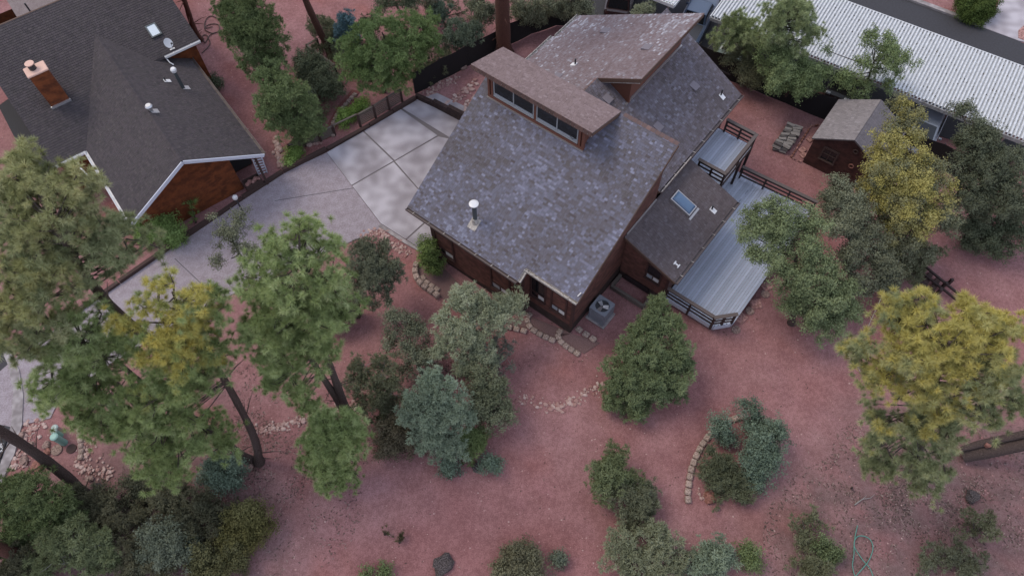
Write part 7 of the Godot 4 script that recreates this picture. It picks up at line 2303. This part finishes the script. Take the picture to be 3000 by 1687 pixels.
	plant("shrub", "dark brown shrub in the shade left of the blue juniper", "shrub", "leaf", Vector3(-5.536,0.000,-10.807), [[Vector3(-5.761,1.200,-11.196),0.78],[Vector3(-5.114,1.200,-11.281),0.78],[Vector3(-5.517,0.800,-10.843),0.90],[Vector3(-6.109,0.600,-10.821),0.66],[Vector3(-4.777,0.700,-10.765),0.66]], brown, {"gap": -0.3})
	plant("juniper_tree", "dense blue green juniper in the middle of the yard", "tree", "spray", Vector3(-3.540,0.000,-11.066), [[Vector3(-3.737,3.400,-12.940),0.54],[Vector3(-4.179,3.200,-12.259),0.75],[Vector3(-3.363,3.300,-12.300),0.81],[Vector3(-4.473,2.700,-11.505),0.81],[Vector3(-3.553,2.900,-11.508),0.98],[Vector3(-2.763,2.800,-11.815),0.76],[Vector3(-3.983,2.000,-10.893),0.91],[Vector3(-3.173,1.900,-10.818),0.82],[Vector3(-2.345,2.200,-11.457),0.58],[Vector3(-3.866,1.200,-10.399),0.77],[Vector3(-2.864,1.100,-10.507),0.65]], blue, {"gap": -0.35, "dens": 1.15, "size": 0.95})
	plant("shrub", "small yellow green juniper at the foot of the blue one", "shrub", "spray", Vector3(-2.096,0.000,-10.550), [[Vector3(-2.279,1.100,-10.878),0.52],[Vector3(-1.855,1.000,-10.750),0.48],[Vector3(-2.155,0.600,-10.500),0.56],[Vector3(-1.587,0.800,-11.061),0.28]], lime_mix(), {"gap": -0.4, "dens": 1.2})
	plant("oak_tree", "dark grey olive tree right of the blue juniper", "tree", "leaf", Vector3(-1.144,0.000,-11.819), [[Vector3(-1.154,2.400,-12.913),0.78],[Vector3(-0.512,2.200,-12.685),0.78],[Vector3(-1.447,2.000,-12.288),0.78],[Vector3(-0.716,1.600,-12.032),0.90],[Vector3(-1.291,1.200,-11.796),0.85],[Vector3(-1.712,2.400,-13.122),0.65]], dark_mix(olive, dark), {"gap": -0.18, "dens": 0.9})
	plant("shrub", "small teal bush with a dark rock beside it", "shrub", "leaf", Vector3(-1.202,0.000,-9.823), [[Vector3(-1.311,0.600,-9.877),0.41],[Vector3(-0.999,0.500,-9.750),0.37]], teal, {"gap": -0.4, "dens": 1.3})
	plant("shrub", "small dark teal bush below the blue juniper", "shrub", "leaf", Vector3(-3.095,0.000,-9.516), [[Vector3(-3.099,0.700,-9.786),0.37],[Vector3(-3.007,0.400,-9.552),0.41]], teal, {"gap": -0.4, "dens": 1.3})
	plant("juniper_tree", "big round green juniper in front of the air conditioner", "tree", "spray", Vector3(6.526,0.000,-12.905), [[Vector3(6.770,3.600,-15.890),0.71],[Vector3(7.363,3.200,-15.556),0.72],[Vector3(6.388,3.200,-15.260),0.79],[Vector3(5.798,2.900,-14.584),0.90],[Vector3(6.898,3.000,-14.516),1.03],[Vector3(7.904,2.600,-14.477),0.75],[Vector3(5.087,2.100,-13.932),0.80],[Vector3(6.123,2.600,-13.692),1.12],[Vector3(7.495,2.200,-13.637),0.94],[Vector3(5.296,1.400,-13.199),0.92],[Vector3(6.388,1.600,-12.996),1.04],[Vector3(7.601,1.200,-13.033),0.80],[Vector3(4.754,0.900,-12.899),0.73],[Vector3(5.883,0.800,-12.509),0.81],[Vector3(6.876,3.400,-16.531),0.48],[Vector3(8.224,1.600,-13.987),0.58]], oak_mix(oak, 0.35), {"gap": -0.4, "dens": 1.0})
	plant("shrub", "rounded dark green shrub right of centre on the red ground", "shrub", "spray", Vector3(4.841,0.000,-8.356), [[Vector3(4.012,1.400,-9.000),0.75],[Vector3(4.724,1.600,-9.202),0.81],[Vector3(4.192,1.000,-8.475),0.86],[Vector3(5.067,1.200,-8.497),0.75],[Vector3(4.508,1.500,-9.691),0.58]], dark_mix(olive, oak), {"gap": -0.3})
	plant("shrub", "grey green shrub leaning towards the island bed", "shrub", "spray", Vector3(5.550,0.000,-7.178), [[Vector3(5.477,1.200,-8.135),0.71],[Vector3(5.175,1.100,-7.639),0.80],[Vector3(5.731,0.900,-7.588),0.64],[Vector3(5.372,0.600,-7.139),0.71],[Vector3(6.093,0.800,-8.314),0.40]], oak_mix(olive, 0.7), {"gap": -0.25})
	plant("shrub", "wide grey green juniper at the bottom edge", "shrub", "spray", Vector3(5.710,0.000,-5.291), [[Vector3(4.794,1.400,-5.893),0.82],[Vector3(5.665,1.500,-6.188),0.82],[Vector3(6.509,1.400,-5.946),0.77],[Vector3(5.132,1.000,-5.304),0.86],[Vector3(6.063,1.100,-5.353),0.85],[Vector3(6.892,0.800,-5.389),0.69],[Vector3(4.302,0.700,-5.204),0.72],[Vector3(5.497,0.500,-4.808),0.77]], dark_mix(olive, cyp), {"gap": -0.2})
	plant("shrub", "blue green mound at the bottom edge", "shrub", "spray", Vector3(8.667,0.000,-5.076), [[Vector3(8.169,0.900,-5.433),0.65],[Vector3(8.769,1.000,-5.570),0.65],[Vector3(8.526,0.600,-5.068),0.72],[Vector3(9.155,0.600,-5.220),0.52],[Vector3(7.948,0.500,-5.093),0.52]], blue, {"gap": -0.35})
	plant("shrub", "round brown olive shrub at the bottom middle", "shrub", "leaf", Vector3(0.133,0.000,-5.218), [[Vector3(-0.257,0.900,-5.574),0.69],[Vector3(0.435,0.900,-5.645),0.69],[Vector3(-0.006,0.600,-5.210),0.78],[Vector3(0.687,0.500,-5.214),0.62],[Vector3(-0.529,0.400,-5.086),0.55]], brown_mix(brown, olive), {"gap": -0.35, "dens": 1.1})
	plant("shrub", "tiny grey green bush right of the brown olive shrub", "shrub", "leaf", Vector3(1.727,0.000,-5.491), [[Vector3(1.674,0.500,-5.576),0.28],[Vector3(1.744,0.350,-5.434),0.28]], teal_grey(), {"gap": -0.4})
	plant("shrub", "small upright green bush at the bottom right", "shrub", "leaf", Vector3(10.381,0.000,-5.347), [[Vector3(10.191,0.700,-5.565),0.42],[Vector3(10.319,0.450,-5.307),0.42]], dark_mix(grass, dark), {"gap": -0.5, "dens": 1.3})
	plant("shrub", "low green bush cut by the bottom edge", "shrub", "leaf", Vector3(-6.224,0.000,-4.960), [[Vector3(-6.420,0.400,-5.020),0.38],[Vector3(-5.865,0.400,-5.011),0.38]], dark_mix(grass, dark), {"gap": -0.4})
	for q in [[Vector3(-5.969,0.000,-6.762), [[Vector3(-5.923,0.300,-6.789),0.18]], "first of two small yucca tufts on the open ground"], [Vector3(-5.280,0.000,-6.388), [[Vector3(-5.258,0.300,-6.434),0.21],[Vector3(-5.187,0.250,-6.614),0.12]], "browner yucca tuft on the open ground"]]:
		plant("yucca_tuft", q[2], "plant", "blade", q[0], q[1], [Color(0.07, 0.065, 0.035), Color(0.12, 0.11, 0.05)], {"dens": 1.5, "gap": -0.9, "size": 0.55, "spread": 0.07, "group": "yucca tufts"})
	# island bed
	plant("shrub", "tall teal bush behind the island bed edging", "shrub", "leaf", Vector3(11.656,0.000,-11.384), [[Vector3(10.955,1.300,-12.026),0.38],[Vector3(11.328,1.200,-11.958),0.34],[Vector3(11.248,0.900,-11.574),0.53],[Vector3(11.615,0.500,-11.412),0.42]], teal, {"gap": -0.3})
	plant("shrub", "teal bush growing over the island edging blocks", "shrub", "leaf", Vector3(10.090,0.000,-10.623), [[Vector3(9.677,1.200,-11.399),0.37],[Vector3(9.744,0.900,-11.015),0.49],[Vector3(9.978,0.500,-10.698),0.49]], teal, {"gap": -0.3})
	plant("shrub", "large blue teal bush filling the island bed", "shrub", "leaf", Vector3(11.387,0.000,-8.886), [[Vector3(12.015,1.500,-10.828),0.59],[Vector3(11.492,1.400,-10.435),0.62],[Vector3(12.346,1.200,-10.732),0.44],[Vector3(10.986,1.300,-9.913),0.66],[Vector3(11.628,1.200,-9.877),0.62],[Vector3(10.952,1.000,-9.263),0.65],[Vector3(11.614,0.900,-9.336),0.62],[Vector3(11.112,0.600,-8.822),0.62]], teal, {"gap": -0.3, "dens": 1.1})
	plant("shrub", "dark spiky shrub at the front of the island bed", "shrub", "spray", Vector3(9.768,0.000,-8.637), [[Vector3(9.202,1.000,-9.479),0.66],[Vector3(9.733,0.900,-9.222),0.69],[Vector3(9.095,0.700,-8.922),0.66],[Vector3(9.716,0.600,-8.664),0.73],[Vector3(10.352,0.500,-8.497),0.66],[Vector3(9.189,0.400,-8.489),0.55]], dark_mix(olive, dark), {"gap": -0.25})
	# lower right
	plant("shrub", "sparse olive shrub in the litter at lower right", "shrub", "spray", Vector3(13.083,0.000,-6.439), [[Vector3(12.690,0.900,-6.863),0.67],[Vector3(13.132,0.700,-6.555),0.63],[Vector3(12.521,0.500,-6.265),0.53]], olive, {"gap": 0.0, "dens": 0.7})
	plant("shrub", "dark green mound beside the green hose", "shrub", "leaf", Vector3(13.907,0.000,-5.522), [[Vector3(13.421,0.700,-5.742),0.42],[Vector3(13.727,0.600,-5.556),0.45],[Vector3(13.913,0.400,-5.289),0.38]], dark_mix(dark, oak), {"gap": -0.5, "dens": 1.2})
	plant("shrub", "low dark sprig under the golden pine edge", "shrub", "leaf", Vector3(15.649,0.000,-8.478), [[Vector3(15.365,0.400,-8.490),0.22],[Vector3(15.711,0.300,-8.400),0.22]], dark, {"gap": -0.2})
	plant("shrub", "yellow olive bush at the bottom right beside the dark mound", "shrub", "spray", Vector3(13.102,0.000,-4.920), [[Vector3(12.650,0.600,-4.999),0.59],[Vector3(13.188,0.400,-4.777),0.52]], olive, {"gap": -0.15})
	plant("shrub", "grey olive scrub below the grey boulder", "shrub", "spray", Vector3(20.943,0.000,-6.391), [[Vector3(20.211,0.900,-6.734),0.67],[Vector3(19.641,0.700,-6.275),0.63],[Vector3(20.744,0.700,-6.425),0.60]], olive, {"gap": -0.05, "dens": 0.8})
	plant("shrub", "wide grey scrub in the bottom right corner", "shrub", "spray", Vector3(19.322,0.000,-5.231), [[Vector3(18.289,0.700,-5.297),0.62],[Vector3(18.997,0.800,-5.515),0.62],[Vector3(19.527,0.500,-5.063),0.62],[Vector3(17.787,0.400,-4.863),0.52],[Vector3(20.359,0.500,-4.968),0.55]], oak_mix(olive, 0.8), {"gap": -0.05, "dens": 0.8})
	# lower left thicket
	plant("shrub", "round teal bush at the base of the leaning pines", "shrub", "leaf", Vector3(-13.557,0.000,-9.232), [[Vector3(-13.800,1.100,-9.675),0.62],[Vector3(-13.135,1.200,-9.726),0.62],[Vector3(-13.471,0.800,-9.293),0.73],[Vector3(-12.883,0.700,-9.402),0.55],[Vector3(-14.181,0.600,-9.268),0.51]], teal, {"gap": -0.35, "dens": 1.1})
	plant("juniper_tree", "dark green juniper in the lower left corner", "tree", "spray", Vector3(-21.493,0.000,-7.113), [[Vector3(-21.601,2.800,-8.207),0.85],[Vector3(-20.599,2.800,-8.274),0.94],[Vector3(-19.866,2.400,-7.936),0.86],[Vector3(-21.471,2.000,-7.381),1.03],[Vector3(-20.336,1.800,-7.237),1.04],[Vector3(-22.258,1.200,-6.720),0.87],[Vector3(-19.639,1.600,-7.437),0.70]], dark_mix(grass, dark), {"gap": -0.3})
	plant("juniper_tree", "grey green juniper at the bottom left edge", "tree", "spray", Vector3(-19.601,0.000,-5.546), [[Vector3(-19.837,2.000,-6.524),0.81],[Vector3(-18.837,2.000,-6.589),0.85],[Vector3(-18.041,1.700,-6.223),0.77],[Vector3(-19.678,1.300,-5.832),0.94],[Vector3(-18.572,1.200,-5.668),0.89],[Vector3(-17.971,0.800,-5.559),0.69],[Vector3(-20.577,0.800,-5.602),0.73]], dark_mix(oak, olive), {"gap": -0.22, "twig": M.twig_grey})
	plant("shrub", "dark brush below the broad pine crown", "shrub", "leaf", Vector3(-17.524,0.000,-8.655), [[Vector3(-17.729,1.000,-9.131),0.73],[Vector3(-16.935,1.000,-8.846),0.76],[Vector3(-16.196,0.900,-8.589),0.72],[Vector3(-17.427,0.500,-8.440),0.73]], dark_mix(brown, dark), {"gap": -0.15})
	plant("shrub", "brownish scrub between the leaning trunk and the teal bush", "shrub", "spray", Vector3(-15.511,0.000,-7.895), [[Vector3(-15.594,0.900,-8.311),0.81],[Vector3(-14.673,0.900,-8.206),0.81],[Vector3(-16.091,0.700,-7.748),0.81],[Vector3(-15.245,0.500,-7.603),0.81],[Vector3(-14.061,0.600,-8.178),0.69]], dark_mix(brown, olive), {"gap": -0.08, "dens": 0.85})
	plant("shrub", "brown grey scrub in front of the leaning trunk base", "shrub", "spray", Vector3(-18.360,0.000,-7.588), [[Vector3(-18.637,0.900,-7.922),0.80],[Vector3(-17.605,0.900,-7.729),0.80],[Vector3(-18.148,0.600,-7.195),0.86],[Vector3(-17.095,0.600,-7.264),0.75],[Vector3(-19.115,0.600,-7.472),0.72]], dark_mix(brown, olive), {"gap": -0.1})
	plant("shrub", "grey teal brush in the middle of the lower left thicket", "shrub", "leaf", Vector3(-15.675,0.000,-6.153), [[Vector3(-15.744,1.300,-6.590),0.78],[Vector3(-14.856,1.300,-6.492),0.78],[Vector3(-15.453,0.900,-6.076),0.87],[Vector3(-14.607,0.800,-5.997),0.78],[Vector3(-16.062,0.600,-5.889),0.79]], teal_grey(), {"gap": -0.2})
	plant("shrub", "brown scrub at the bottom edge beside the grey teal brush", "shrub", "spray", Vector3(-16.983,0.000,-5.669), [[Vector3(-17.023,0.900,-6.103),0.73],[Vector3(-16.499,0.700,-5.715),0.78],[Vector3(-17.217,0.500,-5.429),0.73],[Vector3(-15.627,0.500,-5.321),0.78]], dark_mix(brown, olive), {"gap": -0.1})
	plant("shrub", "leafy olive bush at the right of the lower left thicket", "shrub", "leaf", Vector3(-12.410,0.000,-6.872), [[Vector3(-11.463,1.300,-7.448),0.63],[Vector3(-12.014,1.400,-7.264),0.73],[Vector3(-11.146,1.000,-7.079),0.63],[Vector3(-11.744,0.900,-6.769),0.81],[Vector3(-12.571,1.000,-6.678),0.73],[Vector3(-12.281,0.600,-6.244),0.79]], [Color(0.085, 0.08, 0.03), Color(0.125, 0.12, 0.045), Color(0.17, 0.165, 0.07)], {"gap": -0.35, "dens": 1.1})
	plant("shrub", "leafy olive bush nearest the bottom edge", "shrub", "leaf", Vector3(-13.256,0.000,-5.607), [[Vector3(-12.799,1.000,-6.014),0.69],[Vector3(-13.487,0.900,-5.796),0.73],[Vector3(-12.281,0.800,-5.628),0.73],[Vector3(-12.992,0.600,-5.344),0.78],[Vector3(-13.927,0.400,-5.308),0.70]], [Color(0.075, 0.075, 0.035), Color(0.11, 0.11, 0.05), Color(0.15, 0.15, 0.075)], {"gap": -0.3, "dens": 1.1})
	plant("shrub", "dense dark scrub filling the thicket behind the olive bushes", "shrub", "spray", Vector3(-14.416,0.000,-6.993), [[Vector3(-14.635,0.900,-7.159),0.80],[Vector3(-13.994,0.900,-7.493),0.75],[Vector3(-13.435,0.800,-7.160),0.71],[Vector3(-14.262,0.700,-6.681),0.74],[Vector3(-15.025,0.700,-6.950),0.71],[Vector3(-13.254,0.600,-7.722),0.65]], dark_mix(brown, dark), {"gap": -0.25})
	plant("shrub", "dark scrub between the corner juniper and the leaning trunk", "shrub", "spray", Vector3(-19.958,0.000,-8.423), [[Vector3(-19.931,0.900,-8.386),0.68],[Vector3(-19.200,0.900,-8.020),0.72],[Vector3(-19.815,0.800,-7.790),0.68],[Vector3(-18.858,0.600,-8.531),0.62]], dark_mix(brown, dark), {"gap": -0.25})
	plant("shrub", "dark scrub at the very bottom left corner", "shrub", "spray", Vector3(-22.319,0.000,-5.758), [[Vector3(-22.064,0.900,-6.105),0.83],[Vector3(-21.313,0.900,-5.927),0.78],[Vector3(-22.221,0.600,-5.497),0.78],[Vector3(-21.211,0.500,-5.414),0.73]], dark_mix(brown, dark), {"gap": -0.25})
	plant("shrub", "low dusty plants beside the flagged garden path", "shrub", "leaf", Vector3(-11.935,0.000,-31.913), [[Vector3(-12.080,0.400,-31.872),0.64],[Vector3(-12.329,0.400,-30.901),0.63],[Vector3(-12.630,0.300,-30.199),0.58],[Vector3(-11.663,0.400,-32.525),0.55]], olive, {"gap": -0.2})
	plant("shrub", "dusty brush between juniper and screen fence", "shrub", "spray", Vector3(-5.050,0.000,-36.801), [[Vector3(-5.307,0.900,-36.016),0.89],[Vector3(-4.539,1.000,-36.248),0.82],[Vector3(-4.804,0.600,-35.431),0.82],[Vector3(-5.690,0.500,-35.027),0.76]], olive, {"gap": -0.1})
	plant("shrub", "brown green brush at the top between the trunks", "shrub", "spray", Vector3(-5.075,0.000,-40.823), [[Vector3(-5.614,0.900,-39.955),0.93],[Vector3(-3.622,0.900,-40.099),0.80],[Vector3(-3.377,0.900,-41.081),0.81],[Vector3(-2.572,0.800,-40.785),0.81]], oak_mix(olive, 0.6), {"gap": 0.0, "dens": 0.7})
	print("leaf clumps: ", total_leaves)


func oak_mix(a: Array, t: float) -> Array:   # greyed towards a dusty green
	var out := []
	for c in a:
		var g: float = (c.r + c.g + c.b) / 3.0
		out.append(c.lerp(Color(g * 1.15, g * 1.25, g * 0.85), t * 0.7))
	return out


func dark_mix(a: Array, b: Array) -> Array:
	var out := []
	for i in mini(a.size(), b.size()):
		out.append(a[i].lerp(b[i], 0.5))
	return out


func brown_mix(a: Array, b: Array) -> Array:
	return dark_mix(a, b)


func lime_mix() -> Array:
	return [Color(0.11, 0.15, 0.06), Color(0.17, 0.22, 0.085), Color(0.24, 0.3, 0.13)]


func teal_grey() -> Array:
	return [Color(0.10, 0.118, 0.08), Color(0.14, 0.162, 0.112), Color(0.185, 0.21, 0.15)]
